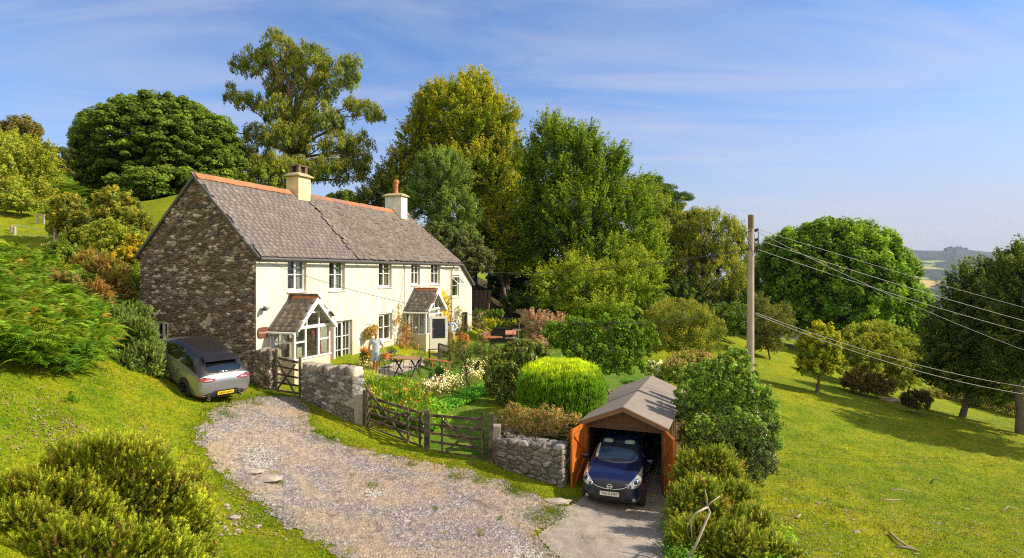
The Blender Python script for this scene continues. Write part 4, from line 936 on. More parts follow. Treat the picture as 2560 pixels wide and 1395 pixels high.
plant('ash_tree','leafy tree just beyond the right edge of the picture shading the field','tree',onbase(2790,29),[L_(2790,700,29,110,120),L_(2850,800,29,120,130),L_(2730,840,29,90,100)],.19,.55,[(.035,.06,.012),(.05,.08,.014)],68,nl=20,tr=.2,**rt)
plant('thorn_bush','bright yellow green spreading bush between the lone field tree and the brown one','bush',onbase(2120,44),[L_(2120,870,44,40,44),L_(2150,840,44,40,34),L_(2200,830,44,40,30),L_(2250,860,44,40,40),L_(2290,890,43,34,40)],.15,.5,[(.11,.16,.016),(.16,.19,.02),(.08,.12,.016)],69,SG,cr=.5,per=60,dens=1.3,nl=40,tr=.07,jit=.2,tip=(.30,.28,.03),tipw=.5)
# ------------------------------------------------------------ driveway and apron
DRIVE=GP([(600,1006),(650,992),(690,990),(752,994),(768,1030),(772,1066),(800,1092),(870,1118),(960,1140),(1050,1152),(1120,1168),(1200,1190),(1262,1212),(1330,1238),(1412,1268),(1405,1300),(1330,1345),(1400,1400),(1440,1470),(930,1470),(850,1395),(770,1348),(700,1312),(660,1272),(600,1222),(545,1182),(512,1140),(492,1105),(500,1070),(530,1040),(565,1018)])
GM_0=Matrix.Translation((3.33,17.85,-6.5))@Matrix.Rotation(math.atan2(-.362,.932),4,'Z')
APRON=GP([(1412,1272),(1470,1236)])+[tuple(GM_0@Vector(p)) for p in ((-1.1,5.2,0),(1.1,5.2,0),(1.13,-.1,0))]+GP([(1705,1290),(1680,1395),(1690,1480),(1430,1480),(1392,1398),(1335,1345),(1400,1300)])
def sheet(name, poly, dz, st, mat, amp=.15, micro=.006, seed=1):
    p=np.array([q[:2] for q in poly]); x0,y0=p.min(0)-.3; x1,y1=p.max(0)+.3
    gx,gy=np.meshgrid(np.arange(x0,x1,st),np.arange(y0,y1,st))
    wx=gx+amp*sine_noise(gx,gy,.9,seed)+amp*.6*sine_noise(gx,gy,.3,seed+1); wy=gy+amp*sine_noise(gx,gy,.8,seed+2)+amp*.6*sine_noise(gx,gy,.28,seed+3)
    keep=in_poly(wx,wy,poly)
    z=HT(gx,gy)+dz+RNG.normal(0,micro,gx.shape)
    me=mesh_np(name,np.stack([gx,gy,z],-1).reshape(-1,3),grid_faces(*gx.shape)[keep[:-1,:-1].ravel()],smooth=False)
    # drop loose vertices
    bm=bmesh.new(); bm.from_mesh(me); bmesh.ops.delete(bm,geom=[v for v in bm.verts if not v.link_faces],context='VERTS'); bm.to_mesh(me); bm.free()
    o=link(name,me,mat); tag(o,kind='structure'); return o
def gravel_mat():
    m,nt,nd,lk,bs=newmat('gravel')
    tc=N(nt,'ShaderNodeTexCoord').outputs['Object']
    v=N(nt,'ShaderNodeTexVoronoi'); v.inputs['Scale'].default_value=22; lk.new(tc,v.inputs['Vector'])
    c=ramp(nt,[(0,(.13,.108,.105)),(.35,(.20,.168,.165)),(.7,(.25,.215,.212)),(1,(.40,.36,.355))],None); 
    sp=N(nt,'ShaderNodeSeparateColor'); lk.new(v.outputs['Color'],sp.inputs[0]); lk.new(sp.outputs[0],c.inputs[0])
    b=mixc(nt,ramp(nt,[(.44,0),(.60,.9)],noise(nt,.55,5,.65,tc,.5)).outputs[0],c.outputs[0],(.33,.25,.17))
    b=mixc(nt,ramp(nt,[(.58,0),(.64,.9)],noise(nt,.9,5,.7,tc,1)).outputs[0],b,(.17,.135,.115))
    b=mixc(nt,ramp(nt,[(.60,0),(.66,.9)],noise(nt,1.3,6,.75,tc,.8)).outputs[0],b,(.17,.17,.03))
    b=mixc(nt,1,b,ramp(nt,[(.3,.62),(.7,1.35)],noise(nt,7,4,.7,tc)).outputs[0],'MULTIPLY')
    lk.new(b,bs.inputs['Base Color']); bs.inputs['Roughness'].default_value=.95; bs.inputs['Specular IOR Level'].default_value=.15
    lk.new(bump(nt,v.outputs['Distance'],.9,.02),bs.inputs['Normal']); return m
sheet('driveway',DRIVE,.016,.055,gravel_mat(),.30,.007,3)
def conc_mat():
    m,nt,nd,lk,bs=newmat('worn concrete')
    tc=N(nt,'ShaderNodeTexCoord').outputs['Object']
    c=ramp(nt,[(.3,(.17,.14,.12)),(.5,(.27,.23,.195)),(.7,(.38,.33,.28))],noise(nt,1.2,7,.7,tc,.6)).outputs[0]
    c=mixc(nt,1,c,ramp(nt,[(.35,.7),(.65,1.2)],noise(nt,28,4,.8,tc)).outputs[0],'MULTIPLY')
    lk.new(c,bs.inputs['Base Color']); bs.inputs['Roughness'].default_value=.9; lk.new(bump(nt,noise(nt,14,6,.8,tc),.8,.02),bs.inputs['Normal']); return m
M['conc']=conc_mat()
sheet('concrete_apron',APRON,.03,.07,M['conc'],.06,.003,9)
PATH=GP([(905,945),(935,925),(1010,900),(1055,898),(1060,915),(1000,935),(960,950),(925,965)])
sheet('garden_path',PATH,.02,.07,simple('stone paving',(.38,.31,.26),.9,var=.3,scale=4,bumpk=.5),.05,.004,12)
# chips on the gravel
chip_v=np.array([(-.5,-.3,0),(.5,-.4,0),(.35,.45,0),(-.4,.4,0),(0,0,.45)],float); chip_t=np.array([(0,1,4),(1,2,4),(2,3,4),(3,0,4)])
def inpoly_pts(poly,n,rg):
    p=np.array([q[:2] for q in poly]); lo=p.min(0); hi=p.max(0); out=[];k=0
    while k<n:
        q=rg.uniform(lo,hi,(n,2)); q=q[in_poly(q[:,0],q[:,1],poly)]; out.append(q); k+=len(q)
    return np.concatenate(out)[:n]
def zrot(n,rg,tilt=.2):
    return frames(np.array([0,0,1.0])+rg.normal(0,tilt,(n,3)),rg)
rg=np.random.default_rng(5)
cl=Cloud(); q=inpoly_pts(DRIVE,20000,rg); z=HT(q[:,0],q[:,1])+.014
q_keep=sine_noise(q[:,0],q[:,1],1.5,91)+.5*sine_noise(q[:,0],q[:,1],.6,92)>-.05; q=q[q_keep]; z=z[q_keep]
pc=np.array([(.205,.175,.17),(.235,.205,.20),(.15,.13,.125),(.32,.29,.28),(.19,.15,.12)])[rg.integers(0,5,len(q))]*rg.uniform(.8,1.2,(len(q),1))
cl.scatter(chip_v,chip_t,np.column_stack([q,z]),zrot(len(q),rg),rg.uniform(.015,.038,len(q)),pc)
for (px,py,r,n) in ((650,1130,.55,330),(645,1160,.4,200),(940,1238,.3,120),(1320,1388,.45,160),(1300,1375,.3,60),(560,1330,.5,20)):
    g=G(px,py); a=rg.normal(0,r*.5,(n,2))+np.array([g.x,g.y]); z=HT(a[:,0],a[:,1])+.016
    cl.scatter(chip_v,chip_t,np.column_stack([a,z]),zrot(n,rg),rg.uniform(.025,.075,n),np.full((n,3),.42)*rg.uniform(.6,1.15,(n,1))*np.array([1,.95,.82]))
M['chips']=simple('stone chips',(1,1,1),.9,attr=True,var=.1)
tag(cl.build('gravel_chips',M['chips']),kind='stuff')
cl=Cloud()   # dead leaves, droppings and soil crumbs strewn over the turf
for (px,py,r,n) in ((145,1085,.7,150),(120,1100,.5,80),(60,1020,.9,90),(175,1070,.3,60),(380,1085,.5,60),(20,1110,.5,50),(600,1290,.6,160),(640,1330,.5,90),(2010,1190,.7,50),(1950,1300,.7,120),(2050,1260,.9,90),(2000,1370,.9,200),(2400,1330,1.2,90),(2250,1300,1.5,90),(1090,1075,.4,50),(880,1040,.4,70),(600,1240,.4,60),(2150,1220,1.6,70)):
    g=G(px,py); a=rg.normal(0,r*.6,(n,2))*np.array([1,.7])+np.array([g.x,g.y]); z=HT(a[:,0],a[:,1])+.03
    cl.scatter(chip_v,chip_t,np.column_stack([a,z]),zrot(n,rg,.5),rg.uniform(.015,.05,n),np.array([(.30,.16,.09),(.30,.21,.12),(.24,.13,.06),(.33,.27,.19)])[rg.integers(0,4,n)])
n=2600; D=rg.uniform(11,34,n); px=rg.uniform(-50,2600,n); x=(px-CX)/F*D; k=~in_poly(x,D,DRIVE)&~in_poly(x,D,APRON)&~in_poly(x,D,LAWN); k&=~(((x-HX)*ux+(D-HYY)*uy>-1)&(np.abs(px-900)<600)&(D>20)); x,D=x[k],D[k]; n=len(x)
cl.scatter(chip_v,chip_t,np.column_stack([x,D,HT(x,D)+.035]),zrot(n,rg,.5),rg.uniform(.015,.045,n),np.array([(.30,.16,.09),(.42,.36,.10),(.24,.13,.06),(.36,.32,.25)])[rg.integers(0,4,n)])
tag(cl.build('leaf_litter',M['chips']),kind='stuff')
# ------------------------------------------------------------ grass blades
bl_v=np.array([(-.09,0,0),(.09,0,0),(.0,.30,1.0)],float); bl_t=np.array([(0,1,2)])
def grass(name, x,y, hgt, pal, rg, tall=None):
    n=len(x); z=HT(x,y); n1=sine_noise(x,y,2.2,31)+.6*sine_noise(x,y,.6,32)
    i=np.clip(((n1+rg.normal(0,.45,n))*.5+.5)*len(pal),0,len(pal)-1).astype(int)
    col=np.array(pal)[i]*rg.uniform(.7,1.3,(n,1))
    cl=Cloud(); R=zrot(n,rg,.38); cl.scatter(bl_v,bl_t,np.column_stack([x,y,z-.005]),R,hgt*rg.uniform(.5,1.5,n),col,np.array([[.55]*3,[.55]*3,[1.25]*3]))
    return cl
GP_=[(.07,.165,.005),(.11,.21,.006),(.155,.245,.007),(.225,.27,.009),(.33,.28,.03),(.13,.215,.006)]
n=620000; D=rg.uniform(9.5,44,n)**1.0; px=rg.uniform(-60,2620,n); x=(px-CX)/F*D; y=D
# keep only ground that the frame could plausibly show, and off the hard surfaces
z=HT(x,y); py=HY-z/D*F
ok=(py<1440)&(py>690)&~in_poly(x,y,DRIVE)&~in_poly(x,y,APRON)&~in_poly(x,y,LAWN)&~in_poly(x,y,PATH)
lx=(x-HX)*ux+(y-HYY)*uy; ly=-(x-HX)*uy+(y-HYY)*ux
ok&=~((lx>-.3)&(lx<20.6)&(ly>-1.2)&(ly<6))
ok&=(rg.random(n)<np.clip(26/D-.35,0.1,1))
x,y=x[ok],y[ok]
BLADE=leafmat('grass blades',.35,.6,.15)
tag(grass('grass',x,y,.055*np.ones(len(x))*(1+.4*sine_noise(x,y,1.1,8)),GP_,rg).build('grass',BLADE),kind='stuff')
q=inpoly_pts(LAWN,90000,rg); k=~in_poly(q[:,0],q[:,1],PATH); q=q[k]
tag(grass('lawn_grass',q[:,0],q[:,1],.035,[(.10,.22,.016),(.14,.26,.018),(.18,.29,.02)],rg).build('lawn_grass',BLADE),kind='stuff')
# longer tufts: drive edges, wall foots, gateways
T=[]
P_=np.array([q[:2] for q in DRIVE]);
for a,b in zip(P_,np.roll(P_,-1,0)):
    L=np.linalg.norm(b-a); m=int(L*420); t=rg.random((m,1)); T.append(a+(b-a)*t+rg.normal(0,.22,(m,2)))
for (px,py,r,m) in ((930,1215,.22,260),(1140,1195,.3,500),(1200,1205,.3,500),(1290,1230,.45,900),(1350,1300,.4,800),(1370,1280,.3,500),(700,1210,.15,130),(1030,1165,.2,200),(570,1040,.3,350),(640,1010,.25,250),(830,1100,.2,150),(740,1080,.12,60),(1090,1275,.1,60),(600,1000,.3,250),(1200,1340,.12,80),(1250,1300,.1,60),(1470,1350,.25,150),(1540,1335,.2,60),(530,1225,.2,150),(1395,1285,.3,400),(1290,1225,.3,400),(880,1190,.1,60)):
    g=G(px,py); T.append(rg.normal(0,r*.5,(m,2))+np.array([g.x,g.y]))
for _ in range(230):
    D_=rg.uniform(11.5,38); p_=rg.uniform(-40,2600); x_=(p_-CX)/F*D_
    if in_poly(np.array([x_]),np.array([D_]),DRIVE)[0] or in_poly(np.array([x_]),np.array([D_]),APRON)[0] or in_poly(np.array([x_]),np.array([D_]),LAWN)[0] or (abs(p_-850)<520 and D_>21): continue
    T.append(rg.normal(0,rg.uniform(.08,.25),(rg.integers(30,120),2))+np.array([x_,D_]))
T=np.concatenate(T)
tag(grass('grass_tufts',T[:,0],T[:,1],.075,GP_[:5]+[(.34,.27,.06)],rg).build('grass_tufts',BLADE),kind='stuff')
# ------------------------------------------------------------ stone walls
def interp_line(pts,t):
    p=np.array(pts,float); s=np.concatenate([[0],np.cumsum(np.linalg.norm(np.diff(p[:,:2],axis=0),axis=1))]); tt=t*s[-1]
    return np.stack([np.interp(tt,s,p[:,k]) for k in range(p.shape[1])],-1), s[-1]
def stonewall(name,label,cat,pts,th,su,sv,seed,pal,mortar,depth,step=.022,part='stonework',cope=None):
    """pts: (x,y,zbottom,ztop) along the centre line"""
    _,L=interp_line(pts,np.array([0.])); per=2*L+2*th; n=int(per/step)
    s=np.linspace(0,per,n,endpoint=False); t=np.where(s<L,s/L,np.where(s<L+th,1,np.where(s<2*L+th,1-(s-L-th)/L,0)))
    c,_=interp_line(pts,t); c2,_=interp_line(pts,np.clip(t+.004,0,1)); c1,_=interp_line(pts,np.clip(t-.004,0,1)); d=unit(c2[:,:2]-c1[:,:2]); nr=np.stack([d[:,1],-d[:,0]],-1)
    e=np.where(s<L,1,np.where(s<L+th,1-2*(s-L)/th,np.where(s<2*L+th,-1,-1+2*(s-2*L-th)/th)))
    endo=np.where((s>=L)&(s<L+th),1,0)-np.where(s>=2*L+th,1,0)
    base=c[:,:2]+nr*(e*th/2)[:,None]
    onr=unit(nr*e[:,None]+d*endo[:,None]*(1-np.abs(e))[:,None]*3)
    hmax=(c[:,3]-c[:,2]).max(); m=int(hmax/step); rows=[];H0=[]
    uu=[];vv=[]
    for j in range(m+1):
        q=j/m; z=c[:,2]+(c[:,3]-c[:,2])*q; rows.append(np.column_stack([base,z])); uu.append(s); vv.append(q*hmax+0*s); H0.append(onr)
    k=int(th/2/step)
    for j in range(1,k+1):
        q=j/k; b=c[:,:2]+nr*(e*th/2*(1-q))[:,None]; z=c[:,3]; rows.append(np.column_stack([b,z])); uu.append(s); vv.append(hmax+q*th/2+0*s); H0.append(onr)
    R_=np.stack(rows); uu=np.stack(uu); vv=np.stack(vv)
    nn=np.stack([np.column_stack([h,np.zeros(len(s))]) for h in H0]); nn[m+1:]=np.array([0,0,1.0]); nn[m]=unit(nn[m]+np.array([0,0,1.0]))
    r,f1,eg,fu,fv=stonefield(uu,vv,su,sv,seed); h=relief(r,eg,fu,fv,depth,11)+.004*RNG.normal(size=uu.shape)
    V=R_+nn*h[...,None]
    col=stonecol(r,eg,pal,mortar)*(1+.14*RNG.normal(size=uu.shape))[...,None]
    spk=(sine_noise(uu*3+vv,vv*3,.4,seed)>.28)&(RNG.random(uu.shape)<.55); col[spk]=col[spk]*.4+.6*np.array([.46,.44,.40])
    ny,nx=uu.shape; i=np.arange((ny-1)*nx); a=i//nx; b=i%nx; b2=(b+1)%nx
    fc=np.stack([a*nx+b,a*nx+b2,(a+1)*nx+b2,(a+1)*nx+b],1)
    o=V[0,0].copy(); o[2]=V[...,2].min()
    t_=thing(name,label,cat,tuple(o))
    link(part,mesh_np(part,V.reshape(-1,3)-o,fc,np.clip(col,.01,.8).reshape(-1,3)),M['stone'],t_)
    if cope:
        w,hh,pal2=cope; mb=[];x=.0
        cv=[];cf=[];cc=[];nb=0
        bm=bmesh.new(); bmesh.ops.create_cube(bm,size=1); bmesh.ops.subdivide_edges(bm,edges=bm.edges[:],cuts=3,use_grid_fill=True)
        sv0=np.array([v.co[:] for v in bm.verts]); sf=np.array([[v.index for v in f.verts] for f in bm.faces]); bm.free()
        sph=unit(sv0)*.62; sv1=sv0*.5+sph*.5
        while x<L:
            ww=w*random.uniform(.7,1.4); cpt,_=interp_line(pts,np.array([min((x+ww/2)/L,1)])); cpt=cpt[0]
            c3,_=interp_line(pts,np.array([min((x+ww/2)/L+.01,1)])); dd=c3[0][:2]-cpt[:2]; dd=dd/max(np.linalg.norm(dd),1e-6) if np.linalg.norm(dd)>1e-6 else d[0]
            hhh=hh*random.uniform(.8,1.25); yw=th*random.uniform(.85,1.1); tl=random.uniform(-.25,.25)
            p=sv1*np.array([ww*1.02,yw,hhh])*(1+RNG.normal(0,.05,(len(sv1),1))); p=p+np.stack([p[:,2]*tl,0*p[:,0],0*p[:,0]],-1)
            wx=cpt[0]+p[:,0]*dd[0]-p[:,1]*dd[1]; wy=cpt[1]+p[:,0]*dd[1]+p[:,1]*dd[0]; wz=cpt[3]+hhh*.36+p[:,2]
            cv.append(np.stack([wx,wy,wz],-1)-o); cf.append(sf+nb); nb+=len(sv1); cc.append(np.tile(np.array(random.choice(pal2))*random.uniform(.75,1.2),(len(sv1),1))*(1+RNG.normal(0,.12,(len(sv1),1)))); x+=ww
        link('coping',mesh_np('coping',np.concatenate(cv),np.concatenate(cf),np.clip(np.concatenate(cc),.01,.8)),M['stone'],t_)
    return t_
def wp(px,pyb,pyt,D): p=P(px,pyb,D); q=P(px,pyt,D); return (p.x,p.y,p.z-.25,q.z)
CP=[(.33,.28,.22),(.26,.22,.18),(.40,.34,.27),(.20,.17,.14)]
stonewall('stone_wall','mortared grey stone garden wall with upright coping stones, between the small gate and the field gate','wall',
   [wp(768,990,922,21.3),wp(830,1020,934,20.7),wp(896,1062,940,20.1)],.48,.26,.13,21,WALLP,(.07,.06,.05),.05,cope=(.17,.30,CP))
stonewall('stone_wall','short jagged stone wall stub joining the gable corner to the small gate','wall',
   [wp(648,975,885,22.35),wp(688,985,892,21.9)],.42,.2,.12,22,GAB,(.05,.045,.04),.05,cope=(.20,.26,[(.16,.13,.11),(.22,.18,.14),(.12,.10,.09)]))
stonewall('drystone_wall','curved drystone retaining wall of big grey blocks between the field gate and the garage','wall',
   [wp(1262,1120,1050,20.2),wp(1250,1165,1098,18.8),wp(1268,1190,1100,18.15),wp(1330,1215,1106,17.85),wp(1412,1240,1112,17.5)],.5,.34,.165,23,DRYP,(.012,.010,.009),.10,step=.018)
mb=MB(); g=P(1406,1225,17.35)
# granite post and stone slab set up on edge
def post(name,label,px,D,pyt,w,d,mat,lean=(0,0),pyb=None,group=None,top=0,cat='post'):
    b=G(px,1000,D-.01,D+.01); b=Vector(((px-CX)/F*D,D,H((px-CX)/F*D,D))); zt=P(px,pyt,D).z
    t=thing(name,label,cat,b,0,group); mb=MB(); n=7
    mb.bar((0,0,-.3),(lean[0],lean[1],zt-b.z-top),w,d,up=(0,1,0))
    if top: mb.bar((lean[0],lean[1],zt-b.z-top),(lean[0],lean[1],zt-b.z),w*.6,d*.6,up=(0,1,0))
    mb.build('shaft',mat,t,bevel=.018); return t
M['granite']=simple('granite post',(.30,.27,.23),.9,var=.4,scale=7,bumpk=.8,bscale=20)
post('stone_post','leaning grey stone gatepost at the end of the garden wall',903,20.0,985,.36,.22,M['granite'],(-.08,0))
post('stone_post','dark upright stone slab between the field gate and the drystone wall',1240,18.4,1062,.24,.30,M['granite'],(.02,0))
post('timber_gatepost','thick middle gatepost where the two field gate leaves meet',1068,18.75,1024,.17,.17,M['woodgate'])
post('timber_gatepost','right hand gatepost of the field gate beside the stone slab',1226,18.25,1032,.15,.15,M['woodgate'],(.03,0))
post('timber_gatepost','weathered timber post against the leaning stone post left of the field gate',911,19.9,975,.10,.10,M['woodgate'])
def gate(label,a,b,rails,braces,stiles,w=.075,t=.05,tall=None,name='field_gate',mat=None):
    """a,b world points (bottom of each end, z is the bottom rail); rails/stiles as fractions; heights ha, hb at the two ends"""
    (A,ha),(B,hb)=a,b; A=Vector(A);B=Vector(B); th=thing(name,label,'gate',A)
    d=B-A; mat=mat or M['woodgate']
    pt=lambda u,v: d*u+Vector((0,0,(ha+(hb-ha)*u)*v))
    n_=Vector((d.y,-d.x,0)).normalized()*t
    for r in rails: 
        mb=MB(); mb.bar(pt(0,r),pt(1,r),t*.8,w if r<.9 else w*1.2); mb.build('rail',mat,th,bevel=.006)
    for (u,h0,h1,ww) in stiles:
        mb=MB(); mb.bar(pt(u,h0)+n_*.9,pt(u,h1)+n_*.9,ww,t,up=(d.x,d.y,0)); mb.build('stile',mat,th,bevel=.006)
    for (u0,v0,u1,v1) in braces:
        mb=MB(); mb.bar(pt(u0,v0)-n_*-1.8,pt(u1,v1)-n_*-1.8,t*.8,w); mb.build('brace',mat,th,bevel=.006)
    return th
def GB(px,py,D): return tuple(P(px,py,D))
gate('left leaf of the double field gate with a tall hinge stile and long diagonal brace',(GB(922,1070,19.85),1.02),(GB(1056,1118,18.85),1.05),[0.02,.27,.50,.75,1.0],[(.0,1.28,.76,.0),(.02,.05,.78,.95)],[(0.0,-.03,1.38,.11),(.76,0,1.02,.07),(.97,-.02,1.02,.07)])
gate('right leaf of the double field gate, tall stile on its right beside the slab',(GB(1077,1127,18.7),1.10),(GB(1212,1150,18.35),1.22),[0.02,.27,.50,.75,1.0],[(1.0,1.05,.26,.0),(.24,.9,.98,.2)],[(.22,-.0,1.02,.07),(.97,-.05,1.2,.12)])
gate('small dark five bar wicket gate at the corner of the cottage',(GB(694,978,21.75),1.20),(GB(745,986,21.4),1.13),[0.03,.27,.52,.76,1.0],[(.05,1.0,.95,.0),(.05,.05,.95,.95)],[],w=.07,name='garden_gate')
M['mossy']=simple('mossy post',(.10,.10,.03),.9,var=.4,scale=4,bumpk=.5)
post('timber_gatepost','taller mossy left post of the small wicket gate',691,21.8,872,.10,.10,M['mossy']); post('timber_gatepost','shorter mossy right post of the small wicket gate',750,21.35,893,.09,.09,M['mossy'])
# ------------------------------------------------------------ garage
gx_,gy_=.932,-.362; ga=math.atan2(gy_,gx_)
GO=Vector((3.33,17.85,-6.50)); garage=thing('timber_garage','brown timber garage with grey felt roof and open orange doors','garage',GO,ga)
GM=Matrix.Translation(GO)@Matrix.Rotation(ga,4,'Z')
M['gbrown']=simple('dark stained boards',(.085,.034,.018),.6,var=.35,scale=5,bumpk=.3)
M['orange']=simple('orange varnished planks',(.46,.125,.016),.42,var=.28,scale=5,coat=.15)
M['felt']=simple('grey roofing felt',(.215,.175,.145),.9,var=.18,scale=2.5,bumpk=.25,bscale=60)
hw=1.16; ez=1.98; az=2.46
mb=MB()
for k in range(9):  # shiplap side boards
    z=k*.235-.15
    mb.box(-hw,-hw+.03,0,5.3,z,z+.232); mb.box(hw-.03,hw,0,5.3,z,z+.232)
mb.box(-hw+.031,hw-.031,5.27,5.3,-.15,2.1); mb.box(-hw-.002,-hw+.09,-.02,.08,-.15,ez); mb.box(hw-.09,hw+.002,-.02,.08,-.15,ez)
mb.build('wall',M['gbrown'],garage)
mb=MB(); zz=ez-.09
for k in range(4):
    z0=ez-.10+k*.145; z1=z0+.142
    w0=min(hw,hw*(az-z0)/(az-ez)*1.02) if z0>ez else hw; w1=max(.05,min(hw,hw*(az-z1)/(az-ez))) if z1>ez else hw
    if z1>az-.02: w1=.04; z1=az-.03
    mb.add([(-w0,-.03,z0),(w0,-.03,z0),(w1,-.03,z1),(-w1,-.03,z1),(-w0,.0,z0),(w0,.0,z0),(w1,.0,z1),(-w1,.0,z1)],[(0,1,2,3),(7,6,5,4),(0,4,5,1),(3,2,6,7),(0,3,7,4),(1,5,6,2)])
mb.box(-hw,hw,-.05,-.031,ez-.16,ez-.1); mb.build('front_gable',M['gbrown'],garage)
rf=MB(); sl_=(az+.03-(ez-.0))/(hw+.14)
plane(rf,[(-hw-.14,-.2,ez),(0,-.2,az+.05),(0,5.5,az+.05),(-hw-.14,5.5,ez)][::-1],.03); plane(rf,[(0.001,-.2,az+.05),(hw+.14,-.2,ez),(hw+.14,5.5,ez),(0.001,5.5,az+.05)][::-1],.03)
r_=rf.build('roof',M['felt'],garage)
tr=MB()
for y in (2.35,): 
    for sg_ in (-1,1): tr.bar((0,y,az+.065),(sg_*(hw+.14),y,ez+.02),.05,.018,up=(0,1,0)) if False else tr.add([(0,y,az+.068),(0,y+.05,az+.068),(sg_*(hw+.15),y+.05,ez+.018),(sg_*(hw+.15),y,ez+.018),(0,y,az+.052),(0,y+.05,az+.052),(sg_*(hw+.15),y+.05,ez+.002),(sg_*(hw+.15),y,ez+.002)],[(0,1,2,3),(7,6,5,4),(0,3,7,4),(1,5,6,2)])
for sg_ in (-1,1):
    for q in (.52,): tr.add([(sg_*(hw+.14)*q,-.19,az+.05+(ez-az-.05)*q+.006),(sg_*(hw+.14)*q+.02,-.19,az+.05+(ez-az-.05)*(q+sg_*.02/1.3)+.006),(sg_*(hw+.14)*q+.02,5.5,az+.05+(ez-az-.05)*(q+sg_*.02/1.3)+.006),(sg_*(hw+.14)*q,5.5,az+.05+(ez-az-.05)*q+.006)],[(0,1,2,3)])
tr.build('felt_seam',simple('dark felt seam',(.06,.055,.06),.8),r_)
bb=MB()
for sg_ in (-1,1): bb.add([(0,-.23,az+.07),(sg_*(hw+.17),-.23,ez+.01),(sg_*(hw+.17),-.23,ez-.11),(0,-.23,az-.07),(0,-.203,az+.07),(sg_*(hw+.17),-.203,ez+.01),(sg_*(hw+.17),-.203,ez-.11),(0,-.203,az-.07)],[(0,1,2,3),(7,6,5,4),(0,4,5,1),(3,2,6,7),(1,5,6,2)])
bb.build('bargeboard',simple('brown bargeboard',(.20,.10,.045),.6,var=.2),r_)
def gdoor(hx,ang,w,flip,label):
    Md=Matrix.Translation((hx,-.02,0))@Matrix.Rotation(ang,4,'Z')
    mb=MB(); n=8
    for k in range(n): mb.box(w*k/n+.002,w*(k+1)/n-.002,-.012,.012,.05,1.96,Md)
    d=mb.build('door',M['orange'],garage); d['label']=label
    s=-1 if flip else 1
    fr=MB(); y0,y1=(.013,.045) if s>0 else (-.045,-.013)
    for z0,z1 in ((.06,.18),(.98,1.09),(1.84,1.95)): fr.box(.11,w-.11,y0,y1,z0,z1,Md)
    fr.box(0,.11,y0,y1,.05,1.96,Md); fr.box(w-.11,w,y0,y1,.05,1.96,Md)
    for (a,b) in (((.12,1.12),(w-.14,1.82)),((.12,.92),(w-.14,.22))): fr.bar(Md@Vector((a[0],(y0+y1)/2,a[1])),Md@Vector((b[0],(y0+y1)/2,b[1])),.03,.10)
    fr.build('brace',M['orange'],d)
    st=MB(); q=Md@Vector((w-.06,s*.02,.06)); st.bar(q,q+Vector((0,0,-.06)),.03); st.bar(Md@Vector((w*.42,s*.05,.75)),Md@Vector((w*.42,s*.05,1.7)),.012) if flip else None
    st.build('bolt',M['gutter'],d); return d
gdoor(-hw,math.radians(-98.8),1.10,False,'left garage door, sunlit orange inner face')
gdoor(hw,math.radians(-69),1.10,True,'right garage door, mostly in shade')
mb=MB()
for k in range(5): mb.bar((-hw-.05-.03*k,.25+.12*k,-.2),(-hw-.06-.03*k,.25+.12*k,1.7),.04)
mb.build('slat_fence',M['wooddark'],garage)
# ------------------------------------------------------------ pole and wires
PB=onbase(1879,20.0); pole=thing('utility_pole','tall weathered wooden electricity pole rising out of the big shrub','pole',PB)
topz=P(1882,537,20).z-PB[2]
M['polewood']=simple('silvered pole wood',(.40,.33,.27),.85,var=.22,scale=2.5,bumpk=.4,bscale=12)
mb=MB(); mb.tube([(-.07,0,-.3),(-.04,0,topz*.5),(-.02,0,topz*.9),(-.02,0,topz)],[.135,.120,.098,.095],18); mb.build('shaft',M['polewood'],pole,smooth=False)
mb=MB(); mb.tube([(-.02,0,topz-.95),(-.02,0,topz-.02),(-.02,0,topz+.003)],[.0965,.0968,.09],18); mb.build('top_stain',simple('brown stained pole top',(.22,.155,.07),.85,var=.3,scale=4),pole)
def zz(py): return P(1882,py,20).z-PB[2]
mb=MB(); M['porc']=simple('brown insulator',(.05,.025,.02),.3,var=0)
for k,(dx,py) in enumerate(((.16,574),(.16,598),(.16,622),(-.17,622),(.10,576),(.12,600))):
    z=zz(py); mb.tube([(dx*.3,-.02,z),(dx,-.03,z)],.012,6); mb.lathe([(.02,-.05),(.045,-.035),(.03,-.01),(.045,.015),(.025,.04)],(dx+.02,-.03,z),10)
mb.build('insulator',M['porc'],pole)
mb=MB(); mb.tube([(-.02,-.10,zz(576)),(-.20,-.08,zz(582)),(-.17,-.1,zz(600)),(-.05,-.12,zz(625)),(.10,-.1,zz(635)),(.20,-.05,zz(622)),(.22,-.03,zz(598)),(.2,-.03,zz(574))],.012,6); mb.tube([(-.20,-.02,zz(622)),(-.24,-.03,zz(634)),(-.18,-.03,zz(636)),(-.15,-.03,zz(626))],.01,6)
mb.tube([(.08,-.02,zz(585)),(.085,-.02,zz(625))],.008,5); mb.build('loop_cable',M['black'],pole)
WG='overhead cables'
def wire(label,a,b,sag,r,mat,n=26,group=WG):
    a=Vector(a);b=Vector(b); pts=[a+(b-a)*t+Vector((0,0,-4*sag*t*(1-t))) for t in np.linspace(0,1,n)]
    mb=MB(); mb.tube([p-a for p in pts],r,5); o=mb.build('overhead_cable',mat,None,a); tag(o,label,'cable',group)
M['wire']=simple('pale cable',(.20,.185,.165),.6,var=0); M['wired']=simple('dark cable',(.05,.045,.04),.5,var=0)
def pw(dx,py): return Vector(PB)+Vector((dx,-.03,zz(py)))
wire('topmost of the four cables running right from the pole head',pw(.18,573),P(2700,805,26),  .10,.008,M['wired'])
wire('upper pale cable running right from the second insulator of the pole',pw(.2,600),P(2700,838,25),.12,.009,M['wire'])
wire('lower pale cable running right below the pole head',pw(.2,624),P(2700,866,24.5),.15,.009,M['wire'])
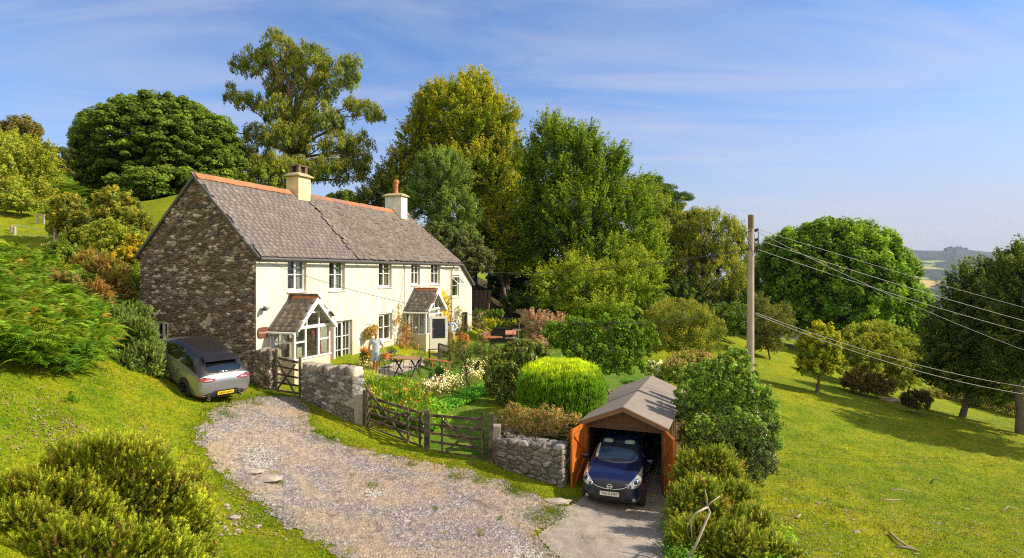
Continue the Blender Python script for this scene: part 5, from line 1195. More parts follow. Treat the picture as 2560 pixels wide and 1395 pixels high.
wire('dark steep cable crossing the others as it falls right from the pole',pw(.1,577),P(2700,925,24),.25,.009,M['wired'])
wire('upper of the two low cables leaving the pole halfway up',pw(.12,782),P(2700,983,26),.45,.010,M['wire'])
wire('lower of the two low cables leaving the pole halfway up',pw(.12,786),P(2700,1002,25.5),.5,.010,M['wire'])
brk=HM@Vector((tf(1010),-.12,zf(660,tf(1010))))
wire('long sagging cable from the pole across the trees to the bracket between the upper windows',pw(-.2,624),brk,.62,.013,M['wired'])
wire('thin telephone wire slung across the cream front of the cottage',HM@Vector((.05,-.15,4.85)),pw(-.1,780),1.15,.009,M['wired'])
wire('pale stay wire slanting down to the left from the pole into the bushes',pw(-.1,640),P(1600,870,27),0,.011,M['wire'])
t0=tf(1010); b_=thing('cable_bracket','small black cable bracket on the cream wall left of the fourth upper window','bracket',HM@Vector((t0,0,zf(660,t0))),math.atan2(uy,ux))
mb=MB(); mb.bar((0,0,0),(0,-.13,0),.03); mb.lathe([(.03,-.05),(.05,0),(.03,.05)],(0,-.14,0),8); mb.build('arm',M['black'],b_)
mb=MB(); mb.tube([(0,-.03,0),(.0,-.02,-1.2),(-.02,-.02,-4.2)],.011,5); mb.tube([(0,-.1,-.05),(-.25,-.03,-1.2),(-1.1,-.03,-4.0)],.008,5); mb.build('dropping_cable',M['wired'],b_)
# ------------------------------------------------------------ fence on the left slope
FG='old fence posts above the bracken'
for i,(px,pyt,D,w,lb,ln) in enumerate([(29,563,35,.12,'pale gatepost at the far left of the slope fence, left of its twin',0),(36,566,34.6,.14,'thicker pale gatepost, right one of the pair at the far left',0),(136,568,33.5,.13,'tall pale fence post standing above the white rock',.04),(160,589,33,.11,'short round fence post right of the white rock',0),(236,585,32,.1,'leaning grey fence post under the fuller apple tree',.12),(262,582,31.5,.11,'pale post leaning right beyond the middle of the fence',.25),(275,577,32,.12,'grey split post behind the leaning pale one',-.05),(288,630,28,.10,'small pale post low down beside the yellow shrub',0)]):
    post('fence_post',lb,px,D,pyt,w,w,M['polewood'],(ln,0),group=FG)
for i,(z0,z1,lb) in enumerate(((562,577,'white top rail wire of the slope fence near the left edge'),(585,592,'lower fence wire below the white top rail wire'))):
    a=P(38,z0,34.5);b=P(135,z1,33.5); wire(lb,a,b,.02,.018 if i==0 else .01,M['white'],6,'slope fence wires')
gt=thing('timber_goal','goalpost shaped timber frame on the slope behind the fence','frame',onbase(100,37))
zb=gt.location.z; z1=P(100,540,37).z-zb
mb=MB(); mb.bar((-.18,0,-.2),(-.18,0,z1),.09); mb.build('upright',M['polewood'],gt); mb=MB(); mb.bar((.22,0,-.2),(.22,0,z1),.09); mb.build('upright',M['polewood'],gt); mb=MB(); mb.bar((-.26,0,z1+.045),(.3,0,z1+.045),.09); mb.build('crossbar',M['polewood'],gt)
sh=thing('garden_shed','corner of a small green shed at the far left edge of the slope','shed',onbase(-28,40))
mb=MB(); mb.box(-.9,.9,-.8,.8,-.3,1.5); mb.build('wall',simple('green shed boards',(.08,.14,.09),.7,var=.2),sh); mb=MB(); plane(mb,[(-1,-.9,1.55),(1,-.9,1.5),(1,.9,1.7),(-1,.9,1.7)],.05); mb.build('roof',M['felt'],sh)
# rocks and sticks
M['rock']=simple('pale field rock',(.36,.30,.25),.9,var=.3,scale=5,bumpk=.6)
def rock(label,px,py,s,asp=(1,.7,.5),group='pale rocks in the turf',mat=None,d0=8):
    g=G(px,py,d0); bm=bmesh.new(); bmesh.ops.create_icosphere(bm,subdivisions=2,radius=s)
    r=random.Random(int(px*7+py))
    for v in bm.verts: v.co=Vector((v.co.x*asp[0],v.co.y*asp[1],v.co.z*asp[2]))*r.uniform(.78,1.18)
    me=bpy.data.meshes.new('rock'); bm.to_mesh(me); bm.free(); o=link('rock',me,mat or M['rock'],None,g+Vector((0,0,s*asp[2]*.3))); tag(o,label,'rock',group); return o
rock('large white rock lying on the grass at the foot of the garden wall',781,1006,.27,(1.3,.7,.5)); rock('white boulder beneath the tall fence post in the bracken',143,612,.45,(1.2,.7,.5),d0=25)
rock('small round white stone by the wall end beside the gatepost',882,1056,.11); rock('flat pale slab lying against the foot of the drystone wall',1395,1258,.28,(1.4,.6,.35))
rock('brown flat boulder sunk in the driveway below the white chippings',632,1183,.22,(1.2,.8,.3)); rock('whitish flat boulder sunk in the driveway right of the brown one',672,1200,.30,(1.2,.7,.3))
for (px,py,s) in ((585,1300,.13),(565,1268,.08),(560,1322,.07),(592,1330,.08),(645,1318,.09),(570,1275,.06),(715,1350,.04),(552,1340,.05)): rock('one of the scattered pale stones on the grass between the gorse and the driveway',px,py,s,group='scattered stones beside the gorse')
for (px,py,s) in ((1935,1140,.11),(2140,1332,.09),(2345,1312,.07),(2295,1200,.05),(2155,1250,.05),(1893,1255,.1),(2450,1310,.05),(2120,1290,.05)): rock('one of the small pale stones lying in the grazed field on the right',px,py,s,group='small stones in the field')
rock('flat grey rock in the shade of the thorn bushes at the field edge',2225,1003,.5,(1.6,.6,.3),d0=25,group='pale rocks in the turf')
M['stick']=simple('bleached stick',(.38,.30,.23),.8,var=.2)
def stick(label,pts,r,group,mat=None):
    g=[G(*p[:2]) for p in pts]; o=g[0].copy(); P3=[]
    for i,q in enumerate(g): P3.append(q-o+Vector((0,0,r+(pts[i][2] if len(pts[i])>2 else 0))))
    mb=MB(); mb.tube(P3,[r*(1-.5*i/(len(P3)-1)) for i in range(len(P3))],6); x=mb.build('fallen_branch',mat or M['stick'],None,o,smooth=True); tag(x,label,'branch',group)
SB='fallen branches in the field'
stick('long forked bare branch lying near the bottom of the field',[(2225,1338,.02),(2245,1358,.05),(2268,1372,.02),(2296,1382)],.035,SB); stick('short branch lying under the fork of the long one',[(2240,1370),(2270,1374),(2290,1380)],.03,SB)
stick('pale curved stick in the middle of the field',[(2228,1226),(2250,1226),(2275,1231)],.024,SB); stick('bleached bent stick just below the curved pale one',[(2200,1250),(2225,1252),(2250,1253)],.024,SB)
stick('dark bent branch standing up from the grass in mid field',[(2328,1210,.02),(2345,1200,.12),(2360,1202,.05)],.022,SB,M['wooddark']); stick('white looped stick close to the right edge of the field',[(2505,1282),(2520,1273,.05),(2545,1278,.03)],.026,SB)
stick('long pale stick on bare soil at the bottom of the field',[(1965,1383),(1995,1380),(2020,1388)],.03,SB); stick('short pale stick in the grass right of the big shrub',[(1992,1298),(2002,1290)],.03,SB)
rs=random.Random(4)
for k in range(46):
    px=rs.uniform(1930,2555); py=rs.uniform(1150,1390)
    if px<2000 and py<1250: continue
    a=rs.uniform(-.5,.5); l=rs.uniform(5,16); stick('one of the small bark strips littering the right hand field',[(px,py),(px+l*math.cos(a),py+l*.5*math.sin(a))],rs.uniform(.008,.016),'bark strips littering the field')
# ------------------------------------------------------------ cars
def paint(name,col,metal=.5,rough=.28,coat=1.0,var=0.0):
    m,nt,nd,lk,bs=newmat(name); bs.inputs['Base Color'].default_value=(*col,1); bs.inputs['Metallic'].default_value=metal
    bs.inputs['Roughness'].default_value=rough; bs.inputs['Coat Weight'].default_value=coat; bs.inputs['Coat Roughness'].default_value=.04; return m
CARGL=paint('car glass',(.008,.009,.011),0,.04,.6); TYRE=simple('tyre rubber',(.025,.024,.024),.85,var=.2,bumpk=.3)
BLK=paint('gloss black',(.014,.012,.012),0,.35,.25); TRIM=simple('black trim',(.022,.022,.024),.55,var=0); CHROME=paint('chrome',(.75,.75,.76),1,.08,0)
ALLOY=paint('dark alloy',(.06,.06,.065),.8,.3,.3); REDL=paint('red lamp',(.30,.015,.02),0,.1,1); CLEARL=paint('clear lamp',(.50,.50,.47),.45,.12,1); WH=simple('plate white',(.72,.71,.62),.4,var=0)
YEL=simple('plate yellow',(.80,.55,.02),.4,var=0); INK=simple('plate black',(.01,.01,.01),.5,var=0); SILIN=paint('lamp bowl',(.75,.74,.70),.9,.15,.5)
def carbody(st, root, paintm, topm, top_range, capm=0):
    """st: stations (y,zb,zmid,zbelt,zroof,wlow,wmid,wbelt,wroof); front at small y"""
    V=[];n=len(st)
    for (y,zb,zm,zl,zr,wl,wm,wb,wr) in st:
        h=[(0,zb),(wl*.9,zb),(wl,zb+.10),(wm,zm),(wb*1.0,zl-.03),(wb*.965,zl+.02),(wr+(wb-wr)*.45,zl+(zr-zl)*.55),(wr,zr-.05*(1 if zr-zl>.15 else .3)),(wr*.62,zr-.008),(0,zr)]
        V.append([(x,y,z) for x,z in h]+[(-x,y,z) for x,z in h[-2:0:-1]])
    k=len(V[0]); vs=[p for r in V for p in r]; fs=[];mi=[]
    for i in range(n-1):
        for j in range(k):
            fs.append((i*k+j,i*k+(j+1)%k,(i+1)*k+(j+1)%k,(i+1)*k+j)); jj=j if j<9 else k-1-j
            ym=(st[i][0]+st[i+1][0])/2; mi.append(1 if (jj>=5 and top_range[0]<ym<top_range[1]) else (2 if jj<=1 else 0))
    fs.append(tuple(range(k))); mi.append(capm); fs.append(tuple((n-1)*k+j for j in reversed(range(k)))); mi.append(2)
    me=bpy.data.meshes.new('body'); me.from_pydata(vs,[],fs); me.polygons.foreach_set('material_index',mi)
    bm=bmesh.new(); bm.from_mesh(me); bmesh.ops.recalc_face_normals(bm,faces=bm.faces); bm.to_mesh(me); bm.free()
    me.polygons.foreach_set('use_smooth',[True]*len(me.polygons))
    o=link('body',me,[paintm,topm,TRIM],root); s=o.modifiers.new('s','SUBSURF'); s.levels=3; s.render_levels=3
    dg=bpy.context.evaluated_depsgraph_get(); dg.update(); ev=o.evaluated_get(dg); m2=ev.to_mesh()
    bvh=BVHTree.FromPolygons([v.co.copy() for v in m2.vertices],[tuple(p.vertices) for p in m2.polygons]); ev.to_mesh_clear()
    return o,bvh
def patch(name, bvh, outline, view, mat, parent, off=.006, rings=7, sub=3, label=None, smoothc=True):
    """lay a shaped panel onto the body: outline in (x,z) for front/rear, (y,z) for left/right, (x,y) for top"""
    pts=[Vector(p) for p in outline]; o2=[]
    for a,b in zip(pts,pts[1:]+pts[:1]):
        for t in range(sub): o2.append(a.lerp(b,t/sub))
    if smoothc:
        for _ in range(1): o2=[(o2[i-1]+o2[i]*2+o2[(i+1)%len(o2)])/4 for i in range(len(o2))]
    c=sum(o2,Vector((0,0)))/len(o2)
    def cast(p,e=0):
        if view=='front': O,d=Vector((p.x,-6,p.y)),Vector((0,1,0))
        elif view=='rear': O,d=Vector((p.x,12,p.y)),Vector((0,-1,0))
        elif view=='left': O,d=Vector((-5,p.x,p.y)),Vector((1,0,0))
        elif view=='right': O,d=Vector((5,p.x,p.y)),Vector((-1,0,0))
        else: O,d=Vector((p.x,p.y,5)),Vector((0,0,-1))
        h,nr,_,_=bvh.ray_cast(O,d)
        if h is None: h,nr,_,_=bvh.find_nearest(O+d*6)
        if nr.dot(d)>0: nr=-nr
        return h+nr*e
    vs=[];n=len(o2)
    vs+= [cast(p,-.004) for p in o2]
    for r in range(rings): vs+= [cast(c+(p-c)*(1-r/rings),off) for p in o2]
    vs.append(cast(c,off)); m=len(vs)-1; fs=[]
    for r in range(rings):
        for i in range(n): fs.append((r*n+i,r*n+(i+1)%n,(r+1)*n+(i+1)%n,(r+1)*n+i))
    for i in range(n): fs.append((rings*n+i,rings*n+(i+1)%n,m))
    mb=MB(); mb.add(vs,fs); o=mb.build(name,mat,parent,smooth=True)
    if label: o['label']=label
    return o
def wheel(root,x,y,r,w,side,rim,spokes=5,name='wheel'):
    M_=Matrix.Translation((x,y,r))@Matrix.Rotation(PI/2*side,4,'Y'); mb=MB()
    # lathe axis z -> pointing outward
    mb.lathe([(r*.60,-w/2),(r*.93,-w/2),(r,-w/2+.03),(r,w/2-.03),(r*.93,w/2),(r*.68,w/2+.002),(r*.66,w/2-.03),(r*.3,w/2-.06)],(0,0,0),28,M_); o=mb.build(name,TYRE,root,smooth=False)
    mb=MB(); mb.lathe([(.03,w/2-.0),(.06,w/2-.004),(.065,w/2-.05)],(0,0,0),12,M_)
    for k in range(spokes):
        a=2*PI*k/spokes
        for da in (-.16,.16): mb.bar(M_@Vector((math.cos(a)*.05,math.sin(a)*.05,w/2-.01)),M_@Vector((math.cos(a+da)*r*.66,math.sin(a+da)*r*.66,w/2-.012)),.035,.03)
    mb.lathe([(r*.62,w/2-.03),(r*.67,w/2+.006),(r*.70,w/2+.006),(r*.70,w/2-.03)],(0,0,0),28,M_); mb.build('rim',rim,o); return o
def plate(root,x,y,z,txt,mat,facing,w=.52,h=.112,size=.088,tilt=0):
    M_=Matrix.Translation((x,y,z))@Matrix.Rotation(0 if facing<0 else PI,4,'Z')@Matrix.Rotation(tilt,4,'X')
    mb=MB(); mb.box(-w/2,w/2,-.012,0,-h/2,h/2,M_); p=mb.build('number_plate',mat,root,bevel=.004)
    V_,F_=text_mb(txt,size,.0015); mb=MB(); sx=.43/ (max(v.x for v in V_)-min(v.x for v in V_))
    mb.add([M_@Vector((v.x*sx,-.0145-v.z,v.y*1.05)) for v in V_],F_); mb.build('lettering',INK,p); return p
# ---- silver car: seen from behind; rear is at y=0 in its own frame, nose towards +y, so "front" rays meet the rear
C1=G(548,1001,16,24); rearmid=Vector((-9.0,18.80,0))
s1=thing('silver_car','silver hatchback with black roof parked on the grass against the stone gable','car')
dsst=[(.0,.40,.55,.66,.74,.50,.62,.60,.50),(.05,.30,.55,.82,.93,.74,.82,.76,.66),(.16,.24,.56,.95,1.04,.82,.885,.83,.70),(.30,.23,.57,.99,1.17,.84,.895,.85,.665),(.55,.22,.57,1.0,1.37,.85,.90,.85,.61),(.78,.22,.57,1.0,1.485,.85,.89,.85,.585),
      (1.1,.21,.56,.99,1.52,.85,.885,.845,.58),(1.7,.20,.56,.97,1.535,.85,.88,.84,.59),(2.2,.20,.56,.955,1.50,.85,.885,.84,.585),(2.6,.20,.56,.95,1.38,.85,.89,.84,.59),(2.98,.20,.56,.95,1.14,.85,.895,.83,.66),(3.2,.20,.56,.93,1.02,.85,.895,.82,.70),
      (3.6,.21,.54,.88,.96,.83,.89,.80,.68),(3.92,.22,.52,.76,.85,.76,.83,.74,.62),(4.06,.26,.50,.64,.70,.62,.72,.64,.52),(4.12,.34,.48,.56,.60,.44,.52,.46,.38)]
SILV=paint('silver paint',(.31,.32,.35),.6,.28,1.0)
body,bv=carbody(dsst,s1,SILV,BLK,(.17,2.95))
patch('rear_window',bv,[(-.60,1.07),(.60,1.07),(.52,1.36),(.3,1.40),(-.3,1.40),(-.52,1.36)],'front',CARGL,s1)
sp=MB(); sp.add([(-.52,.74,1.475),(.52,.74,1.475),(.58,.36,1.425),(-.58,.36,1.425),(-.52,.74,1.42),(.52,.74,1.42),(.58,.38,1.395),(-.58,.38,1.395)],[(0,1,2,3),(7,6,5,4),(0,3,7,4),(1,5,6,2),(3,2,6,7),(0,4,5,1)]); sp.build('spoiler',BLK,s1,bevel=.015)
wi=MB(); wi.tube([(.12,.245,1.10),(-.2,.20,1.085),(.22,.2,1.08)],.012,6); wi.build('wiper',TRIM,s1)
patch('tail_strip',bv,[(-.80,.955),(.80,.955),(.82,.995),(-.82,.995)],'front',BLK,s1,off=.008)
for s_ in (-1,1):
    tl=patch('tail_lamp',bv,[(s_*.30,.90),(s_*.56,.845),(s_*.80,.89),(s_*.875,.955),(s_*.6,.965),(s_*.42,.955)],'front',REDL,s1,off=.012)
    patch('reflector',bv,[(s_*.42,.89),(s_*.70,.885),(s_*.68,.91),(s_*.44,.92)],'front',CLEARL,tl,off=.017,rings=3)
    patch('bumper_reflector',bv,[(s_*.60,.37),(s_*.84,.40),(s_*.84,.43),(s_*.60,.40)],'front',REDL,s1,off=.012,rings=2)
    mb=MB(); mb.tube([(s_*.50,-.03,.30),(s_*.50,.2,.30)],.055,14); e=mb.build('exhaust',CHROME,s1,smooth=False); mb=MB(); mb.tube([(s_*.50,-.034,.30),(s_*.50,-.02,.30)],.04,12); mb.build('pipe_hole',INK,e)
patch('diffuser',bv,[(-.86,.24),(.86,.24),(.88,.36),(.55,.40),(.36,.56),(-.36,.56),(-.55,.40),(-.88,.36)],'front',TRIM,s1,off=.01,smoothc=False)
patch('fog_lamp',bv,[(-.15,.27),(.15,.27),(.17,.31),(-.17,.31)],'front',REDL,s1,off=.016,rings=2)
mb=MB()
for s_ in (-1,1): mb.bar((0,.045,.80),(s_*.07,.05,.84),.014,.008); mb.bar((s_*.07,.05,.84),(s_*.02,.05,.86),.014,.008)
mb.build('emblem',CHROME,s1)
plate(s1,0,-.018,.455,'LB69 AWX',YEL,-1)
patch('side_window',bv,[(.62,1.07),(1.35,1.05),(1.30,1.36),(.95,1.42),(.72,1.38)],'left',CARGL,s1); patch('side_window',bv,[(1.62,1.04),(2.72,1.03),(2.35,1.34),(1.95,1.43),(1.45,1.43)],'left',CARGL,s1)
patch('pillar_fin',bv,[(1.40,.98),(1.66,.98),(1.46,1.17),(1.40,1.20)],'left',SILV,s1,off=.010)
patch('side_window',bv,[(.62,1.07),(1.35,1.05),(1.30,1.36),(.95,1.42),(.72,1.38)],'right',CARGL,s1); patch('side_window',bv,[(1.62,1.04),(2.72,1.03),(2.35,1.34),(1.95,1.43),(1.45,1.43)],'right',CARGL,s1)
patch('windscreen',bv,[(-.62,1.10),(.62,1.10),(.55,1.40),(-.55,1.40)],'rear',CARGL,s1)
for s_,v in ((-1,'left'),(1,'right')):
    for y in (.80,3.36):
        patch('wheel_arch',bv,[(y+.39*math.cos(a),.36+.39*math.sin(a)) for a in np.arange(-.25,PI+.3,.22)]+[(y-.38,.2),(y+.38,.2)],v,TRIM,s1,off=.006,smoothc=False)
        wheel(s1,s_*.80,y,.345,.225,s_,ALLOY)
    patch('sill',bv,[(1.15,.22),(2.95,.22),(2.98,.33),(1.15,.33)],v,TRIM,s1,off=.008)
    mb=MB(); mb.box(s_*.93-.08,s_*.93+.08,2.50,2.64,.98,1.10); mi_=mb.build('door_mirror',SILV,s1,bevel=.04,smooth=True)
    mb=MB(); mb.bar((s_*.90,1.28,.80),(s_*.90,1.45,.80),.02,.03); mb.bar((s_*.895,2.1,.79),(s_*.895,2.28,.79),.02,.03); mb.build('door_handle',CHROME,s1)
s1.scale=(1,1,.95); s1.location=(rearmid.x,rearmid.y,H(rearmid.x,rearmid.y+1.0)+.02)
# heading: nose points away and to the left, climbing the slope slightly
hd=math.radians(54); s1.rotation_euler=(0,0,hd)
fx_,fy_=rearmid.x-math.sin(hd)*3.4, rearmid.y+math.cos(hd)*3.4
s1.rotation_euler=(math.atan2(H(fx_,fy_)-H(rearmid.x,rearmid.y+.8),2.7),0,hd)
# ---- dark blue car in the garage, nose out: nose at y=0 in its own frame
s2=thing('blue_car','dark blue small hatchback parked nose out in the open timber garage','car')
nst=[(.0,.42,.50,.60,.66,.46,.56,.52,.42),(.05,.28,.50,.68,.76,.66,.72,.66,.54),(.16,.22,.52,.78,.88,.76,.80,.74,.60),(.40,.20,.54,.86,.99,.80,.845,.79,.64),(.75,.20,.55,.93,1.07,.80,.845,.80,.66),(1.0,.20,.55,.97,1.14,.80,.84,.80,.655),
     (1.18,.20,.55,.98,1.24,.80,.84,.80,.63),(1.45,.20,.55,.98,1.40,.80,.84,.80,.60),(1.72,.20,.55,.98,1.52,.80,.84,.795,.575),(2.1,.20,.55,.98,1.565,.80,.84,.795,.57),(2.8,.20,.56,.99,1.56,.80,.84,.79,.57),(3.4,.21,.56,1.0,1.50,.80,.84,.78,.57),(3.75,.22,.56,1.0,1.35,.79,.83,.77,.56),(3.98,.25,.56,.95,1.15,.74,.79,.73,.54),(4.08,.34,.55,.85,.98,.60,.66,.62,.46)]
BLUE=paint('dark blue paint',(.007,.013,.062),.35,.22,1.0)
body2,b2=carbody(nst,s2,BLUE,BLUE,(9,10),2)
ws=patch('windscreen',b2,[(-.66,1.105),(0,1.075),(.66,1.105),(.60,1.40),(.50,1.50),(-.50,1.50),(-.60,1.40)],'front',paint('windscreen glass',(.012,.02,.035),0,.03,1),s2,off=.008,rings=9)
VIS=simple('pale green sun visor',(.22,.30,.25),.5,var=.05)
for s_ in (-1,1): patch('sun_visor',b2,[(s_*.16,1.425),(s_*.47,1.42),(s_*.44,1.485),(s_*.18,1.49)],'front',VIS,ws,off=.013,rings=3)
patch('dashboard_reflection',b2,[(-.60,1.12),(-.52,1.12),(-.50,1.40),(-.57,1.38)],'front',simple('painted reflection tone',(.25,.30,.20),.5,var=0),ws,off=.012,rings=3).name='painted_reflection'  # pale strip laid on the glass, a reflection put into its colour
mb=MB(); Mt=Matrix.Translation((-.32,1.32,1.235))@Matrix.Rotation(math.radians(-38),4,'X'); mb.tube([Mt@Vector((.15*math.cos(a),.15*math.sin(a),.03)) for a in np.arange(0,6.4,.4)],.012,5); mb.build('steering_wheel',TRIM,ws)
mb=MB()
for x0,x1 in ((-.5,.1),(.05,.62)): 
    a=b2.ray_cast(Vector((x0,-5,1.11)),Vector((0,1,0)))[0]; b=b2.ray_cast(Vector((x1,-5,1.115)),Vector((0,1,0)))[0]; mb.tube([a+Vector((0,-.02,.01)),(a+b)/2+Vector((0,-.03,.0)),b+Vector((0,-.02,.01))],.011,6)
mb.build('wiper',TRIM,s2)
patch('grille',b2,[(-.50,.80),(.50,.80),(.42,.70),(.16,.635),(-.16,.635),(-.42,.70)],'front',TRIM,s2,off=.006)
mb=MB()
for s_ in (-1,1):
    q=[];
    for x,z in ((0,.625),(.16,.630),(.34,.665),(.50,.73)): q.append(b2.ray_cast(Vector((s_*x,-5,z)),Vector((0,1,0)))[0]+Vector((0,-.012,0)))
    mb.tube(q,.013,6)
mb.build('chrome_strip',CHROME,s2,smooth=True)
q=b2.ray_cast(Vector((0,-5,.69)),Vector((0,1,0)))[0]; mb=MB(); M_=Matrix.Translation(q+Vector((0,-.025,0)))
mb.tube([M_@Vector((.062*math.cos(a),0,.062*math.sin(a))) for a in np.arange(0,6.5,.35)],.010,6); mb.box(-.082,.082,-.01,.01,-.014,.014,M_); mb.build('emblem',CHROME,s2)
for s_ in (-1,1):
    hl=patch('headlight',b2,[(s_*.43,.69),(s_*.62,.665),(s_*.76,.72),(s_*.80,.84),(s_*.775,.985),(s_*.745,1.0),(s_*.64,.90),(s_*.52,.80)],'front',CLEARL,s2,off=.014,rings=8)
    patch('lamp_bowl',b2,[(s_*.665+.075*math.cos(a),.80+.075*math.sin(a)) for a in np.arange(0,6.28,.5)],'front',SILIN,hl,off=.022,rings=4); patch('lamp_lens',b2,[(s_*.665+.045*math.cos(a),.80+.045*math.sin(a)) for a in np.arange(0,6.28,.6)],'front',CARGL,hl,off=.028,rings=3)
    patch('lamp_bowl',b2,[(s_*.54+.035*math.cos(a),.715+.035*math.sin(a)) for a in np.arange(0,6.28,.6)],'front',ALLOY,hl,off=.022,rings=3)
    patch('fog_lamp',b2,[(s_*.64+.05*math.cos(a),.36+.05*math.sin(a)) for a in np.arange(0,6.28,.6)],'front',CLEARL,s2,off=.012,rings=3)
    v='left' if s_<0 else 'right'
    patch('side_window',b2,[(1.35,1.04),(2.2,1.05),(2.2,1.42),(1.85,1.42),(1.6,1.28)],v,CARGL,s2); patch('side_window',b2,[(2.28,1.05),(3.3,1.08),(3.1,1.40),(2.28,1.43)],v,CARGL,s2)
    for y in (.78,3.38):
        patch('wheel_arch',b2,[(y+.35*math.cos(a),.33+.35*math.sin(a)) for a in np.arange(-.25,PI+.3,.22)]+[(y-.34,.2),(y+.34,.2)],v,TRIM,s2,off=.004,smoothc=False)
        wheel(s2,s_*.755,y,.305,.19,s_,ALLOY)
    mb=MB(); mb.box(s_*.93-.09,s_*.93+.09,1.20,1.30,1.0,1.13); mb.build('door_mirror',BLUE,s2,bevel=.04,smooth=True)
patch('bumper_intake',b2,[(-.46,.32),(.46,.32),(.52,.42),(.30,.45),(-.30,.45),(-.52,.42)],'front',TRIM,s2,off=.008,smoothc=False)
patch('bumper_trim',b2,[(-.72,.27),(.72,.27),(.70,.305),(-.70,.305)],'front',TRIM,s2,off=.012,smoothc=False)
plate(s2,0,-.03,.505,'WJ10 MFF',WH,-1,tilt=-.10)
patch('windscreen',b2,[(-.55,1.15),(.55,1.15),(.48,1.42),(-.48,1.42)],'rear',CARGL,s2).name='rear_window'
nl=GM@Vector((-.06,-1.80,0)); s2.location=(nl.x,nl.y,-6.46); s2.rotation_euler=(math.radians(.8),0,ga+math.radians(2))
# ------------------------------------------------------------ people
def skin(name, nodes, edges, root, mat, parent, sub=2, col=None):
    """one continuous surface grown round a skeleton: tapered limbs and rounded joints fused by a voxel remesh"""
    mb=MB(); R=lambda k: nodes[k][1] if isinstance(nodes[k][1],tuple) else (nodes[k][1],nodes[k][1])
    def ring(c,rx,ry,x,y,n=14): return [c+x*(rx*math.cos(2*PI*q/n))+y*(ry*math.sin(2*PI*q/n)) for q in range(n)]
    for k in nodes:
        c=Vector(nodes[k][0]); rx,ry=R(k); rz=(rx+ry)/2*(.8 if rx>.1 else 1)
        bm=bmesh.new(); bmesh.ops.create_icosphere(bm,subdivisions=2,radius=1); mb.add([c+Vector((v.co.x*rx,v.co.y*ry,v.co.z*rz)) for v in bm.verts],[tuple(v.index for v in f.verts) for f in bm.faces]); bm.free()
    for a,b in edges:
        A=Vector(nodes[a][0]);B=Vector(nodes[b][0]); d=(B-A)
        if d.length<1e-4: continue
        d.normalize(); x=Vector((1,0,0))-d*d.x
        x=x.normalized() if x.length>.2 else (Vector((0,1,0))-d*d.y).normalized()
        y=d.cross(x); ra=R(a); rb=R(b); n=14
        vs=ring(A,ra[0],ra[1],x,y)+ring(B,rb[0],rb[1],x,y)
        mb.add(vs,[tuple(range(n-1,-1,-1)),tuple(range(n,2*n))]+[(q,(q+1)%n,n+(q+1)%n,n+q) for q in range(n)])
    o=mb.build(name,mat,parent); vox=.0065 if name=='body' else .011
    m=o.modifiers.new('r','REMESH'); m.mode='VOXEL'; m.voxel_size=vox; m.use_smooth_shade=True
    q=o.modifiers.new('s','SMOOTH'); q.factor=.5; q.iterations=3 if name=='body' else 7
    return o
def bake(o):
    dg=bpy.context.evaluated_depsgraph_get(); dg.update(); me=bpy.data.meshes.new_from_object(o.evaluated_get(dg)); o.modifiers.clear(); o.data=me; return o
def hand(nd,ed,pre,wr,dirv,side,fwd=Vector((0,-1,0))):
    d=dirv.normalized(); pal=wr+d*.07; nd[pre+'palm']=(wr+d*.045,.030); nd[pre+'kn']=(pal+d*.012,.032); ed+= [(pre+'w',pre+'palm'),(pre+'palm',pre+'kn')]
    s=fwd.normalized()
    for i,(off,L) in enumerate(((-.026,.068),(-.009,.078),(.009,.074),(.025,.058))):
        b=pal+s*off+d*.018; nd[f'{pre}f{i}a']=(b,.010); nd[f'{pre}f{i}b']=(b+d*L*.5+Vector((-side*.006,0,0)),.009); nd[f'{pre}f{i}c']=(b+d*L*.85+Vector((-side*.022,0,0)),.0075)
        ed+= [(pre+'kn',f'{pre}f{i}a'),(f'{pre}f{i}a',f'{pre}f{i}b'),(f'{pre}f{i}b',f'{pre}f{i}c')]
    t=wr+d*.035; nd[pre+'ta']=(t+s*.032,.012); nd[pre+'tb']=(t+s*.050+d*.035,.010); ed+= [(pre+'palm',pre+'ta'),(pre+'ta',pre+'tb')]
V3=lambda *a: Vector(a)
